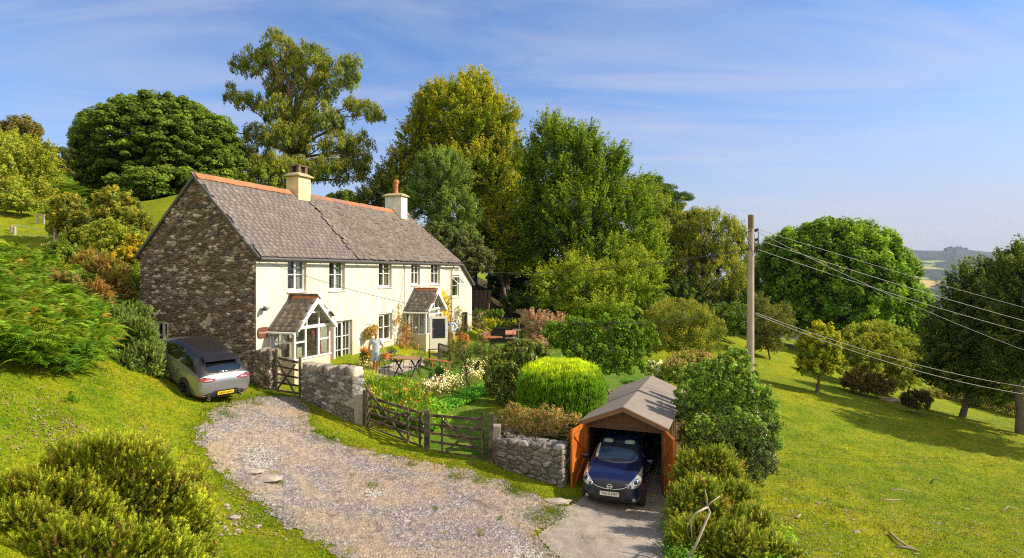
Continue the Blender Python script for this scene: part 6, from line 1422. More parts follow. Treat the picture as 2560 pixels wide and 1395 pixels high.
def person(label,loc,rz,H_,arms,legs,hairc,shirt,lower,sleeve,head_tilt,skincol,hair_long=False,female=False,shoes=(.45,.25,.22),scale=1):
    """arms: {'L':(elbow,wrist,handdir),'R':...}; legs: {'L':(knee,ankle,toe)...}; body faces -y"""
    t=thing('person',label,'person',loc,rz); sk=simple('skin',skincol,.55,var=.06)
    sw=.175 if not female else .15; hipw=.095
    nd={'pel':(V3(0,0,.94),(.145,.11)),'bel':(V3(0,0,1.08),(.135,.10)),'che':(V3(0,.0,1.27),(.15,.105)),'col':(V3(0,.01,1.41),(.09,.07)),'nec':(V3(0,.0,1.485),.060)}
    hx=head_tilt; nd['hea']=(V3(0,-.02+hx[1]*.5,1.575),(.056,.070)); nd['hed']=(V3(0,-.015+hx[1],1.645),(.073,.092)); nd['top']=(V3(0,-.005+hx[1]*1.1,1.69),(.076,.095));  nd['nos']=(V3(0,-.108+hx[1],1.632),.013); nd['chn']=(V3(0,-.065+hx[1],1.572),.034)
    ed=[('pel','bel'),('bel','che'),('che','col'),('col','nec'),('nec','hea'),('hea','hed'),('hed','top'),('hed','nos'),('hea','chn')]
    for s_,k in ((-1,'L'),(1,'R')):
        nd['ear'+k]=(V3(s_*.082,0+hx[1],1.645),.014); ed.append(('hed','ear'+k))
        e,w,hd=arms[k]; nd['sh'+k]=(V3(s_*sw,.01,1.415),.058); nd['ua'+k]=((V3(s_*sw,.01,1.415)+Vector(e))/2,.050); nd['el'+k]=(Vector(e),.041); nd['fa'+k]=((Vector(e)*.6+Vector(w)*.4),.040); nd[k+'w']=(Vector(w),.027)
        ed+= [('che','sh'+k),('sh'+k,'ua'+k),('ua'+k,'el'+k),('el'+k,'fa'+k),('fa'+k,k+'w')]; hand(nd,ed,k,Vector(w),Vector(hd),s_)
        kn,an,to=map(Vector,legs[k]); hp=V3(s_*hipw,0,.88); nd['hi'+k]=(hp,.088); nd['th'+k]=((hp*.5+kn*.5),.075); nd['kn'+k]=(kn,.055); nd['ca'+k]=(kn*.62+an*.38,.056); nd['an'+k]=(an,.036); nd['he'+k]=(an+V3(0,.03,-.045),.036); nd['to'+k]=(to,(.036,.022))
        ed+= [('pel','hi'+k),('hi'+k,'th'+k),('th'+k,'kn'+k),('kn'+k,'ca'+k),('ca'+k,'an'+k),('an'+k,'he'+k),('an'+k,'to'+k)]
    b=bake(skin('body',nd,ed,'pel',sk,t))
    g=lambda k,r,dz=0: (nd[k][0]+V3(0,0,dz),r)
    # shirt
    sn={'b0':(V3(0,0,.90 if not female else .96),(.165,.130)),'b1':g('bel',(.160,.122)),'b2':g('che',(.165,.125)),'b3':(V3(0,.01,1.38),(.14,.09)),'b4':(V3(0,.006,1.445),(.078,.070))}
    se=[('b0','b1'),('b1','b2'),('b2','b3'),('b3','b4')]
    for k in 'LR':
        e=nd['el'+k][0]; s0=nd['sh'+k][0]; sn['s'+k]=(s0,.075); 
        if sleeve=='short': sn['u'+k]=(s0*.30+e*.70,.072)
        else: sn['u'+k]=(e,.056); sn['v'+k]=(e*.15+nd[k+'w'][0]*.85,.045)
        se+= [('b2','s'+k),('s'+k,'u'+k)]+([] if sleeve=='short' else [('u'+k,'v'+k)])
    bake(skin('shirt',sn,se,'b1',shirt,t))
    ln={'p':(V3(0,0,.95),(.148,.115))}; le=[]
    for k in 'LR':
        hp=nd['hi'+k][0]; kn=nd['kn'+k][0]; ln['h'+k]=(hp+V3(0,0,-.02),.105); 
        if lower[1]=='shorts': ln['k'+k]=(hp*.22+kn*.78,.098)
        else: ln['k'+k]=(kn,.075); ln['a'+k]=(nd['an'+k][0]+V3(0,0,.04),.06)
        le+= [('p','h'+k),('h'+k,'k'+k)]+([] if lower[1]=='shorts' else [('k'+k,'a'+k)])
    bake(skin('shorts' if lower[1]=='shorts' else 'trousers',ln,le,'p',lower[0],t))
    hm=simple('hair',hairc,.7,var=.3,scale=20)
    c=nd['hed'][0]
    if hair_long: hn={'a':(c+V3(0,.022,.062),(.088,.092)),'b':(c+V3(0,.045,-.01),(.088,.07)),'c':(c+V3(.072,.015,-.02),(.024,.045)),'d':(c+V3(-.072,.015,-.02),(.024,.045))}; he=[('a','b'),('a','c'),('a','d')]
    else: hn={'a':(c+V3(0,.022,.060),(.079,.086)),'b':(c+V3(0,.045,.0),(.076,.062))}; he=[('a','b')]
    bake(skin('hair',hn,he,'a',hm,t))
    mb=MB()
    for s_ in (-1,1): mb.box(c.x+s_*.030-.012,c.x+s_*.030+.012,c.y-.090,c.y-.078,c.z+.006,c.z+.016)
    mb.build('eyes',INK,t,bevel=.003); mb=MB(); mb.box(c.x-.022,c.x+.022,c.y-.085,c.y-.06,c.z-.050,c.z-.043); mb.build('mouth',simple('lips',(.30,.10,.08),.6,var=0),t,bevel=.002)
    sm=simple('sandals',shoes,.7)
    for k in 'LR':
        a=nd['he'+k][0]; tt=nd['to'+k][0]; mb=MB(); mb.bar((a.x,a.y+.03,a.z-.03),(tt.x,tt.y-.05,tt.z-.018),.085,.02); mb.bar((tt.x-.045,tt.y+.05,tt.z+.01),(tt.x+.045,tt.y+.05,tt.z+.01),.05,.03); mb.build('sandal',sm,t,bevel=.008)
    return t
def cloth(name,c,c2,sc):
    m=simple(name,c,.85,var=.06,scale=9); nt=m.node_tree; bs=nt.nodes['Principled BSDF']; tc=N(nt,'ShaderNodeTexCoord').outputs['Object']
    if c2: nt.links.new(mixc(nt,ramp(nt,[(.55,0),(.60,1)],noise(nt,sc,2,.5,tc)).outputs[0],c,c2),bs.inputs['Base Color'])
    nt.links.new(bump(nt,noise(nt,7,3,.6,tc,1.2),.8,.04),bs.inputs['Normal']); return m
mp_=G(940,936); 
person('man walking down the garden in a pale short sleeved shirt and light shorts',mp_+Vector((0,0,.045)),math.radians(6),1.78,
  {'L':(V3(-.285,.04,1.16),V3(-.30,-.03,.92),V3(-.02,-.12,-1)),'R':(V3(.27,.03,1.16),V3(.335,-.10,.95),V3(.02,-.15,-1))},
  {'L':(V3(-.10,.02,.50),V3(-.09,.20,.11),V3(-.09,.09,.035)),'R':(V3(.08,-.16,.50),V3(.07,-.12,.08),V3(.07,-.25,.02))},
  (.10,.08,.065),cloth('pale striped shirt',(.44,.49,.57),(.56,.60,.66),22),(cloth('light denim shorts',(.38,.47,.54),None,1),'shorts'),'short',(0,-.035),(.42,.19,.09))
wpz=G(1128,893); wl=Vector(((1128-CX)/F*33.5,33.5,0)); wl.z=H(wl.x,wl.y)
person('woman in a white flowered blouse with hands on hips by the yellow wall',wl+Vector((0,0,.14)),math.radians(-8),1.62,
  {'L':(V3(-.33,.08,1.18),V3(-.17,-.05,1.02),V3(.7,-.25,-.35)),'R':(V3(.33,.08,1.18),V3(.17,-.05,1.02),V3(-.7,-.25,-.35))},
  {'L':(V3(-.11,0,.50),V3(-.12,.02,.08),V3(-.13,-.11,.02)),'R':(V3(.11,0,.50),V3(.12,.02,.08),V3(.13,-.11,.02))},
  (.13,.03,.02),cloth('flowered blouse',(.66,.70,.74),(.10,.17,.32),16),(cloth('tan trousers',(.50,.30,.16),None,1),'trousers'),'long',(0,-.005),(.50,.26,.16),True,True)
# ------------------------------------------------------------ pots and plants in pots
M['tpot']=simple('orange glazed pot',(.58,.20,.03),.4,var=.12); M['bpot']=simple('blue glazed pot',(.02,.07,.30),.25,var=.15,coat=.4); M['dpot']=simple('dark pot',(.05,.045,.045),.5,var=.2); M['ppot']=simple('pink clay pot',(.55,.12,.10),.6,var=.15); M['soil']=simple('soil',(.05,.035,.02),.95,var=.3)
M['red']=simple('clay pot',(.50,.20,.12),.75,var=.2); M['ring']=simple('cream glaze',(.55,.48,.33),.4,var=.1)
def pot(label,loc,r,h,mat,pl=None,band=None,group=None,seed=1):
    t=thing('plant_pot',label,'plant pot',loc,0,group); mb=MB(); mb.lathe([(r*.68,0),(r*.95,h*.85),(r*1.08,h*.86),(r*1.08,h),(r*.93,h),(r*.9,h*.9),(.01,h*.9)],(0,0,0),20); mb.build('bowl',mat,t)
    if band: mb=MB(); mb.lathe([(r*.70,h*.08),(r*.79,h*.4),(r*.80,h*.4),(r*.70,h*.08)],(0,0,0),20); mb.build('band',band,t); mb=MB(); mb.lathe([(r*.795+.002,h*.4),(r*.92+.004,h*.75),(r*.90,h*.75),(r*.77,h*.4)],(0,0,0),20); mb.build('band',M['ring'],t)
    mb=MB(); mb.lathe([(.01,h*.9),(r*.9,h*.905),(.01,h*.93)],(0,0,0),14); mb.build('soil',M['soil'],t)
    if pl:
        pr,ph,pal,leaf,asp,kw=pl; rg=np.random.default_rng(seed); cl=Cloud(); crown(cl,[(0,0,h+ph*.5,pr,pr,ph*.6)],leaf,asp,pal,rg=rg,cr=max(.1,pr*.5),per=40,dens=1.2,low=-.9,**kw); cl.build('plant',LEAF,t)
        mb=MB(); 
        for k in range(7): a=k*.9; mb.tube([(0,0,h*.9),(math.cos(a)*pr*.3,math.sin(a)*pr*.3,h+ph*.4),(math.cos(a)*pr*.7,math.sin(a)*pr*.7,h+ph*.8)],.006,4)
        mb.build('stem',simple('green stem',(.10,.14,.03),.8),t)
    return t
GRN=[(.07,.13,.02),(.10,.16,.02),(.05,.10,.015)]; YG=[(.20,.23,.02),(.26,.25,.02)]; AUT=[(.35,.20,.05),(.28,.22,.06),(.42,.16,.04)]
def gp(px,py,D=None): 
    if D is None: return G(px,py)
    x=(px-CX)/F*D; return Vector((x,D,H(x,D)))
hp_=mp_+Vector((.42,-.10,.045+.60)); pot('round orange pot dangling from the walking man\'s hand',hp_,.16,.25,M['tpot'])
pot('dark pot of orange flowers standing by the wall left of the walking man',gp(914,920,26.6),.24,.40,M['dpot'],(.30,.45,AUT+GRN,.06,.6,dict(jit=.3)),seed=2)
pot('blue pot of low yellow green foliage against the cream wall behind the long table',gp(981,905,29.2),.22,.34,M['bpot'],(.28,.22,YG,.06,.5,{}),seed=3)
pot('brown pot below the blue one with a trailing plant',gp(970,905,28.6),.16,.3,M['red'],seed=4); pot('small white tub on the paving beside the brown pot',gp(962,903,28.3),.11,.26,M['white'],seed=5)
pot('clay pot of spiky red leaves by the wall right of the woman',gp(1158,880,33.6),.2,.42,M['red'],(.3,.55,[(.35,.16,.06),(.20,.14,.04)],.12,.2,dict(stretch=1.8,up=.8)),seed=6)
pot('pink pot on the raised bed beyond the end of the cottage',Vector((gp(1209,820,43).x,43,P(1209,824,43).z)),.2,.38,simple('pink pot',(.62,.25,.25),.6),(.2,.4,[(.30,.28,.02),(.16,.2,.02)],.07,.5,{}),seed=7)
# plank bench with two pots
def slab(name,label,a,b,w,th,leg,mat,cat='bench',group=None):
    A=Vector(a);B=Vector(b); t=thing(name,label,cat,A,0,group); d=B-A; u=d.normalized(); n=Vector((-u.y,u.x,0))
    for k in (-1,0,1):
        mb=MB(); mb.bar(n*k*w/3+u*(-.05),n*k*w/3+d+u*.05,w/3-.012,th); mb.build('plank',mat,t,bevel=.004)
    for q in (.12,.88):
        for k in (-1,1): mb=MB(); p=d*q+n*k*w*.32; mb.bar(p+Vector((0,0,-th/2)),p+Vector((0,0,-leg)),.05,.05,up=(u.x,u.y,0)); mb.build('leg',mat,t)
    return t
a=P(1068,962,23.3); b=P(1107,948,23.8)
M['palewood']=simple('bleached pale plank',(.55,.43,.33),.75,var=.2)
slab('plank_bench','low bleached plank stand holding two painted pots in the flower bed',a,b,.26,.035,max(.18,a.z-H(a.x,a.y)),M['palewood'],'stand')
q=a.lerp(b,.28)+Vector((0,0,.02)); pot('blue and cream banded pot standing left on the plank stand',q,.125,.26,M['bpot'],(.14,.16,GRN,.05,.5,{}),band=M['bpot'],seed=8)
q=a.lerp(b,.75)+Vector((0,0,.02)); pot('pink red pot with a pale bud standing right on the plank stand',q,.105,.2,M['ppot'],(.16,.28,GRN,.09,.3,dict(stretch=1.6,up=.8)),seed=9)
pot('grey stone tub on the ground left of the plank stand',gp(1052,972,22.9),.2,.3,M['granite'],(.22,.15,[(.12,.10,.05)],.05,.4,{}),seed=10)
# ------------------------------------------------------------ garden furniture
M['teak']=simple('worn teak',(.30,.175,.09),.65,var=.25,scale=6); M['redteak']=simple('red brown wood',(.34,.12,.045),.55,var=.2); M['iron']=simple('dark wrought iron',(.035,.030,.028),.5,var=.2); M['benchw']=simple('dark oiled bench',(.07,.04,.03),.6,var=.3)
tb=gp(1018,925,26.0); ta_=math.radians(-24); t=thing('garden_table','long slatted wooden table with crossed legs on the lawn','table',tb,ta_)
for k in range(9): mb=MB(); y=-.38+k*.095; mb.box(-.70,.70,y-.044,y+.044,.71,.735); mb.build('slat',M['teak'],t)
for s_ in (-1,1):
    for y0,y1 in ((-.34,.34),(.34,-.34)): mb=MB(); mb.bar((s_*.42,y0,.705),(s_*.42+.02*(y0>0),y1,0),.06,.035,up=(1,0,0)); mb.build('leg',M['iron'],t)
    mb=MB(); mb.bar((s_*.42,-.36,.69),(s_*.42,.36,.69),.04,.03); mb.build('crossbar',M['iron'],t)
def ichair(label,loc,rz,src=None):
    if src is None:
        t=thing('metal_chair',label,'chair',loc,rz,'dark metal chairs around the slatted table')
        mb=MB(); mb.tube([(.23*math.cos(a),.22*math.sin(a),.45) for a in np.arange(0,6.5,.4)],.012,6)
        for k in range(6): mb.bar((-.2,-.17+k*.068,.448),(.2,-.17+k*.068,.448),.03,.008)
        mb.build('seat',M['iron'],t)
        for s_ in (-1,1):
            mb=MB(); mb.tube([(s_*.23,-.22,0),(s_*.22,-.18,.45),(s_*.24,-.16,.66),(s_*.25,.12,.68),(s_*.20,.22,.62)],.012,6); mb.build('front_leg',M['iron'],t)
            mb=MB(); mb.tube([(s_*.22,.28,0),(s_*.2,.2,.45)],.012,6); mb.build('rear_leg',M['iron'],t)
        mb=MB(); mb.tube([(.2*math.cos(a)*1.1,.2+.10*max(0,math.sin(a)),.48+.42*max(0,math.sin(a))) for a in np.linspace(0,PI,12)],.013,6)
        for x in (-.12,-.06,0,.06,.12): mb.tube([(x,.20,.46),(x,.28,.46+.40*math.sqrt(max(0,1-(x/.22)**2)))],.006,4)
        mb.build('backrest',M['iron'],t); return t
    t=copy_tree(src); t.location=loc; t.rotation_euler=(0,0,rz); t['label']=label; return t
def near(px,py): 
    g=G(px,py); return g
ic=ichair('round backed metal chair standing right of the slatted table',near(1036,945),math.radians(-70))
ichair('round backed metal chair nearest the camera, left before the slatted table',near(967,945),math.radians(160),ic)
ichair('metal chair half hidden behind the left end of the slatted table',near(992,928),math.radians(60),ic)
ichair('metal chair beyond the right end of the slatted table, facing the lawn',near(1046,922),math.radians(-30),ic)
# wooden bench with arms, backrest seen side-on, and a plain low bench
bl=gp(1098,908,29.0); bt_=thing('garden_bench','dark slatted wooden bench with armrests facing the long table','bench',bl,math.radians(-62))
mb=MB(); 
for k in range(4): mb.box(-.75,.75,-.25+k*.12,-.15+k*.12,.42,.445)
mb.build('seat',M['benchw'],bt_)
mb=MB(); mb.box(-.75,.75,.24,.28,.86,.93); mb.box(-.75,.75,.24,.28,.50,.55)
for k in range(13): mb.box(-.69+k*.112,-.65+k*.112,.25,.27,.55,.86)
mb.build('backrest',M['benchw'],bt_)
for s_ in (-1,1):
    mb=MB(); mb.box(s_*.72-.03,s_*.72+.03,.22,.29,0,.9); mb.build('leg',M['benchw'],bt_); mb=MB(); mb.box(s_*.72-.03,s_*.72+.03,-.27,-.2,0,.62); mb.build('leg',M['benchw'],bt_); mb=MB(); mb.box(s_*.72-.04,s_*.72+.04,-.30,.22,.62,.66); mb.build('armrest',M['benchw'],bt_)
a=P(1070,897,28.2); b=P(1126,906,26.8); slab('low_bench','long narrow reddish bench in front of the dark slatted one',a,b,.30,.04,.45,M['redteak'])
# round table, folding chairs, bird table
rl=gp(1233,880,34.6); rt_=thing('round_table','round red brown folding garden table on the far lawn','table',rl,.3)
mb=MB(); mb.lathe([(.55,.72),(.56,.735),(.55,.75),(.01,.75)],(0,0,0),26); mb.build('tabletop',M['redteak'],rt_)
for y0,y1,x in ((-.4,.4,-.2),(.4,-.4,-.2),(-.4,.4,.2),(.4,-.4,.2)): mb=MB(); mb.bar((y0*.8,x,.715),(y1*.8,x*1.2,0),.045,.03,up=(0,1,0)); mb.build('leg',M['benchw'],rt_)
def fchair(label,loc,rz,src=None):
    if src: t=copy_tree(src); t.location=loc; t.rotation_euler=(0,0,rz); t['label']=label; return t
    t=thing('folding_chair',label,'chair',loc,rz,'red brown folding chairs by the round table')
    mb=MB(); 
    for k in range(7): mb.box(-.21,.21,-.2+k*.06,-.155+k*.06,.44,.46)
    mb.build('seat',M['redteak'],t); mb=MB(); mb.box(-.22,.22,.235,.26,.53,.98); mb.build('backrest',simple('canvas back',(.55,.27,.15),.7,var=.1),t)
    for s_ in (-1,1):
        mb=MB(); mb.bar((s_*.22,-.25,0),(s_*.22,.25,1.0),.035,.03,up=(1,0,0)); mb.build('leg',M['benchw'],t); mb=MB(); mb.bar((s_*.2,.28,0),(s_*.2,-.2,.44),.035,.03,up=(1,0,0)); mb.build('leg',M['benchw'],t)
    return t
fc=fchair('folding chair with a square tan back behind the round table',gp(1218,875,35.4),math.radians(10)); fchair('folding chair with its side to the camera left of the round table',gp(1205,872,34.5),math.radians(95),fc)
bl=gp(1277,885,34.0); bt2=thing('bird_table','wooden bird table with a pink tiled pitched roof on a post','bird table',bl)
zt=P(1277,846,34).z-bl.z; zr=P(1277,833,34).z-bl.z
mb=MB(); mb.bar((0,0,-.1),(0,0,zt),.08); mb.bar((0,0,zt-.3),(.22,0,zt-.02),.04); mb.bar((0,0,zt-.3),(-.22,0,zt-.02),.04); mb.build('post',M['redteak'],bt2)
mb=MB(); mb.box(-.33,.33,-.22,.22,zt,zt+.03); mb.box(-.33,.33,-.23,-.22,zt+.03,zt+.07); mb.build('tray',M['palewood'],bt2)
for x in (-.2,.2):
    for y in (-.15,.15): mb=MB(); mb.bar((x,y,zt+.03),(x,y,zt+.26),.025); mb.build('upright',M['palewood'],bt2)
mb=MB(); plane(mb,[(-.3,-.24,zt+.24),(.3,-.24,zt+.24),(.3,0,zt+.46),(-.3,0,zt+.46)],.02); plane(mb,[(-.3,0.001,zt+.46),(.3,0.001,zt+.46),(.3,.24,zt+.24),(-.3,.24,zt+.24)],.02); mb.build('roof',simple('pink shingle',(.52,.20,.13),.7,var=.2),bt2)
# dark stone barbecue with slab roof
ql=gp(1268,850,39.5); q_=thing('stone_barbecue','dark stone barbecue shelter with pale slabs on top at the far end of the lawn','barbecue',ql,math.radians(-12))
mb=MB(); mb.box(-.95,.30,-.35,.5,-.2,.85); mb.box(-1.1,-.95,-.3,.4,-.2,.7); mb.build('base',simple('sooty stone',(.035,.028,.025),.9,var=.5,scale=6,bumpk=.8),q_,bevel=.04)
mb=MB(); mb.box(-.85,.35,-.4,.5,.87,.95); mb.build('slab',M['dark'],q_,bevel=.02); mb=MB(); mb.box(.36,.95,-.3,.4,.80,.88); mb.build('slab',simple('pale slab',(.50,.38,.32),.85,var=.2),q_,bevel=.02)
for x,y in ((.9,-.25),(.9,.35),(.4,-.25)): mb=MB(); mb.bar((x,y,-.2),(x,y,.80),.06); mb.build('leg',M['wooddark'],q_)
al=gp(1307,860,37.5); ar=thing('garden_arch','thin bent metal hoop standing on the far lawn left of the buddleia','arch',al); mb=MB(); mb.tube([(-.28,0,0),(-.26,0,.9),(-.16,0,1.5),(.05,0,1.72),(.28,0,1.6),(.36,0,1.2)],.022,6); mb.build('hoop',M['granite'],ar)
bx=gp(1182,845,42.2); b_=thing('wooden_box','small orange wooden crate against the end corner of the cottage','crate',Vector((bx.x,42.2,P(1182,834,42.2).z)),.2)
for k in range(4): mb=MB(); mb.box(-.19,.19,-.16,-.14,.0+k*.075,.065+k*.075); mb.build('board',M['orange'],b_)
mb=MB(); mb.box(-.19,.19,-.139,.16,0,.29); mb.build('body',simple('crate wood',(.40,.24,.10),.8),b_)
# raised bed wall, plank panel in the shadow, buckets
stonewall('raised_bed_wall','low rough pale stone wall of the raised bed beyond the lean-to end','wall',[(P(1176,0,41.5).x,41.5,-4.6,P(0,842,41.5).z),(P(1215,0,41.8).x,41.8,-4.7,P(0,832,41.8).z),(P(1245,0,42.6).x,42.6,-4.9,P(0,836,42.6).z),(P(1275,0,43.5).x,43.5,-4.9,P(0,832,43.5).z)],.5,.35,.16,31,[(.42,.34,.27),(.33,.27,.22),(.48,.42,.35)],(.05,.05,.03),.06,step=.05)
pl=gp(1196,800,46.5); pp=thing('corrugated_panel','tall dark leaning boards in the shade beyond the cottage end','panel',Vector((pl.x,46.5,P(0,790,46.5).z)),0)
for k in range(6): mb=MB(); mb.bar((-.9+k*.3,0,-.8),(-.75+k*.33,.1,2.0),.27,.03); mb.build('board',simple('rust brown board',(.11,.07,.05),.8,var=.3),pp)
for (px,py,mt,lb) in ((1184,782,M['bpot'],'small blue bucket among the plants against the dark boards'),(1190,788,M['ppot'],'small red bucket just below the blue one by the dark boards')):
    q=P(px,py,44.5); t=thing('bucket',lb,'bucket',q); mb=MB(); mb.lathe([(.1,-.15),(.14,.12),(.12,.12),(.09,-.13)],(0,0,0),14); mb.build('pail',mt,t); mb=MB(); mb.tube([(.13*math.cos(a),0,.12+.12*math.sin(a)) for a in np.linspace(0,PI,8)],.006,4); mb.build('handle',M['iron'],t)
# hanging basket on the wall between the doors
t0=tf(914); hb=thing('hanging_basket','straw coloured hanging basket of orange flowers on the cream wall above the walking man','basket',HM@Vector((t0,-.02,zf(826,t0))),math.atan2(uy,ux))
mb=MB(); mb.bar((0,0,.28),(0,-.35,.30),.02); mb.bar((0,0,0.0),(0,-.25,.28),.012); mb.build('bracket',M['iron'],hb)
mb=MB(); mb.lathe([(.03,-.30),(.14,-.24),(.2,-.1),(.18,-.1),(.02,-.25)],(0,-.3,0),14); mb.build('bowl',simple('straw',(.42,.28,.12),.9,var=.3),hb)
rg=np.random.default_rng(77); cl=Cloud(); crown(cl,[(0,-.3,.0,.42,.3,.2),(-.2,-.3,-.25,.2,.18,.32),(.35,-.3,.12,.22,.2,.14)],.06,.6,[(.30,.16,.03),(.30,.22,.08),(.22,.16,.07),(.16,.15,.05),(.12,.13,.03)],rg=rg,cr=.13,per=26,dens=1,jit=.35); cl.build('flowers',LEAF,hb)
# ------------------------------------------------------------ templates
def sprig_template(n,spine,rad,rg,ln=1.0):
    """a stem along z with needle triangles leaving it"""
    v=[];t=[];c=[]
    for k in range(n):
        z=ln*(k+.5)/n; a=k*2.4+rg.uniform(-.3,.3); d=np.array([math.cos(a),math.sin(a),0]); L=spine*(1.1-.55*k/n)*rg.uniform(.8,1.2)
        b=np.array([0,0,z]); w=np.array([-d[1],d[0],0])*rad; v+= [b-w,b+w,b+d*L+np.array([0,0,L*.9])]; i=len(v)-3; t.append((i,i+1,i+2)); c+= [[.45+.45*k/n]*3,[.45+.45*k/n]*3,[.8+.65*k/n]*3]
    return np.array(v),np.array(t),np.array(c)
_r=np.random.default_rng(3); SPR=sprig_template(22,.30,.05,_r); SPR2=sprig_template(18,.16,.045,_r)
def frond_template():
    v=[];t=[];c=[]; n=10
    def cen(s): return np.array([0,0.55*s**1.8*0+ .62*s, .55*s-.62*s*s])
    for k in range(n):
        s=(k+1.2)/(n+1); p=cen(s); L=.20*math.sin(min(1,(s*1.25))*PI*.62+.35)*(1-s*.55)
        for sg in (-1,1):
            tip=p+np.array([sg*L,.09*(1-s)+.04,-.05*L/.2-.02]); w=np.array([0,.030,0]); g=1.15 if (k+(sg>0))%2 else .8
            i=len(v); v+= [p-w,p+w,tip]; t.append((i,i+1,i+2)); c+= [[.55*g]*3,[.8*g]*3,[1.35*g]*3]
    for k in range(3):
        a=cen(k/3);b=cen((k+1)/3); w=np.array([.008,0,0]); i=len(v); v+= [a-w,a+w,b]; t.append((i,i+1,i+2)); c+= [[.9,.75,.5]]*3
    return np.array(v),np.array(t),np.array(c)
FRO=frond_template()
def yaw_frames(n,rg,pitch=(.0,.5)):
    a=rg.uniform(0,2*PI,n); p=rg.uniform(*pitch,n); r=rg.normal(0,.15,n)
    ca,sa=np.cos(a),np.sin(a); cp,sp=np.cos(p),np.sin(p)
    z0=np.zeros(n); Rz=np.stack([np.stack([ca,-sa,z0],-1),np.stack([sa,ca,z0],-1),np.stack([z0,z0,z0+1],-1)],1)
    Rx=np.stack([np.stack([z0+1,z0,z0],-1),np.stack([z0,cp,-sp],-1),np.stack([z0,sp,cp],-1)],1)
    return np.einsum('nij,njk->nik',Rz,Rx)
# ------------------------------------------------------------ bracken
rg=np.random.default_rng(12)
BR=[tuple(P(*p)) for p in [(-60,935,14.2),(60,915,14.6),(190,925,15.6),(250,925,16.6),(292,890,19.5),(318,850,23),(345,800,25.5),(345,690,27.8),(330,630,29.5),(200,600,32.5),(110,585,34),(-60,585,33),(-260,700,22),(-260,950,13.6)]]
q=inpoly_pts(BR,9500,rg); q=q[rg.random(len(q))<np.clip(21/q[:,1],.45,1)]; q=q[~((q[:,0]-HX)*ux+(q[:,1]-HYY)*uy>-.35)]
pal=np.array([(.05,.115,.010),(.07,.145,.011),(.095,.17,.012),(.135,.19,.015),(.18,.20,.02),(.06,.125,.010)])
nz=sine_noise(q[:,0],q[:,1],2.4,9)+.5*sine_noise(q[:,0],q[:,1],.9,19)
hh=.35+.55*rg.random(len(q))+.25*sine_noise(q[:,0],q[:,1],1.7,4)
pc=pal[np.clip(((nz*.45+.5+rg.normal(0,.12,len(q)))*6).astype(int),0,5)]*rg.uniform(.7,1.3,(len(q),1)); m=rg.random(len(q))<.02; pc[m]=(.30,.17,.03)
K=7; idx=np.repeat(np.arange(len(q)),K); n=len(idx); a=np.tile(np.arange(K)*2*PI/K,len(q))+rg.normal(0,.3,n)
R=yaw_frames(n,rg,(-.25,.75)); 
ctr=np.column_stack([q,HT(q[:,0],q[:,1])+hh])[idx]; sc=rg.uniform(.5,.95,n)*(.7+.4*hh[idx])
cl=Cloud(); cl.scatter(*FRO[:2],ctr+rg.normal(0,.07,(n,3)),R,sc,pc[idx]*rg.uniform(.75,1.3,(n,1)),FRO[2])
tag(cl.build('bracken',LEAF),'deep green bracken covering the bank left of the cottage',kind='stuff')
# bracken patches higher up the hill
cl=Cloud(); 
for poly,nn in (([(105,500,48),(260,500,47),(250,535,44),(110,540,44)],900),([(130,465,62),(330,480,56),(330,500,52),(120,490,58)],600),([(560,0,0)],0)):
    if nn: q=inpoly_pts([tuple(P(*p)) for p in poly],nn,rg); cl.scatter(*FRO[:2],np.column_stack([q,HT(q[:,0],q[:,1])+rg.uniform(.3,.9,nn)]),yaw_frames(nn,rg),rg.uniform(1.4,2.4,nn),pal[rg.integers(1,5,nn)],FRO[2])
g=G(180,1008); cl.scatter(*FRO[:2],np.tile(np.array(g),(16,1))+rg.normal(0,.06,(16,3)),yaw_frames(16,rg,(.3,1.0)),np.full(16,.38),pal[[2]*16],FRO[2])
tag(cl.build('hill_bracken',LEAF),kind='stuff')
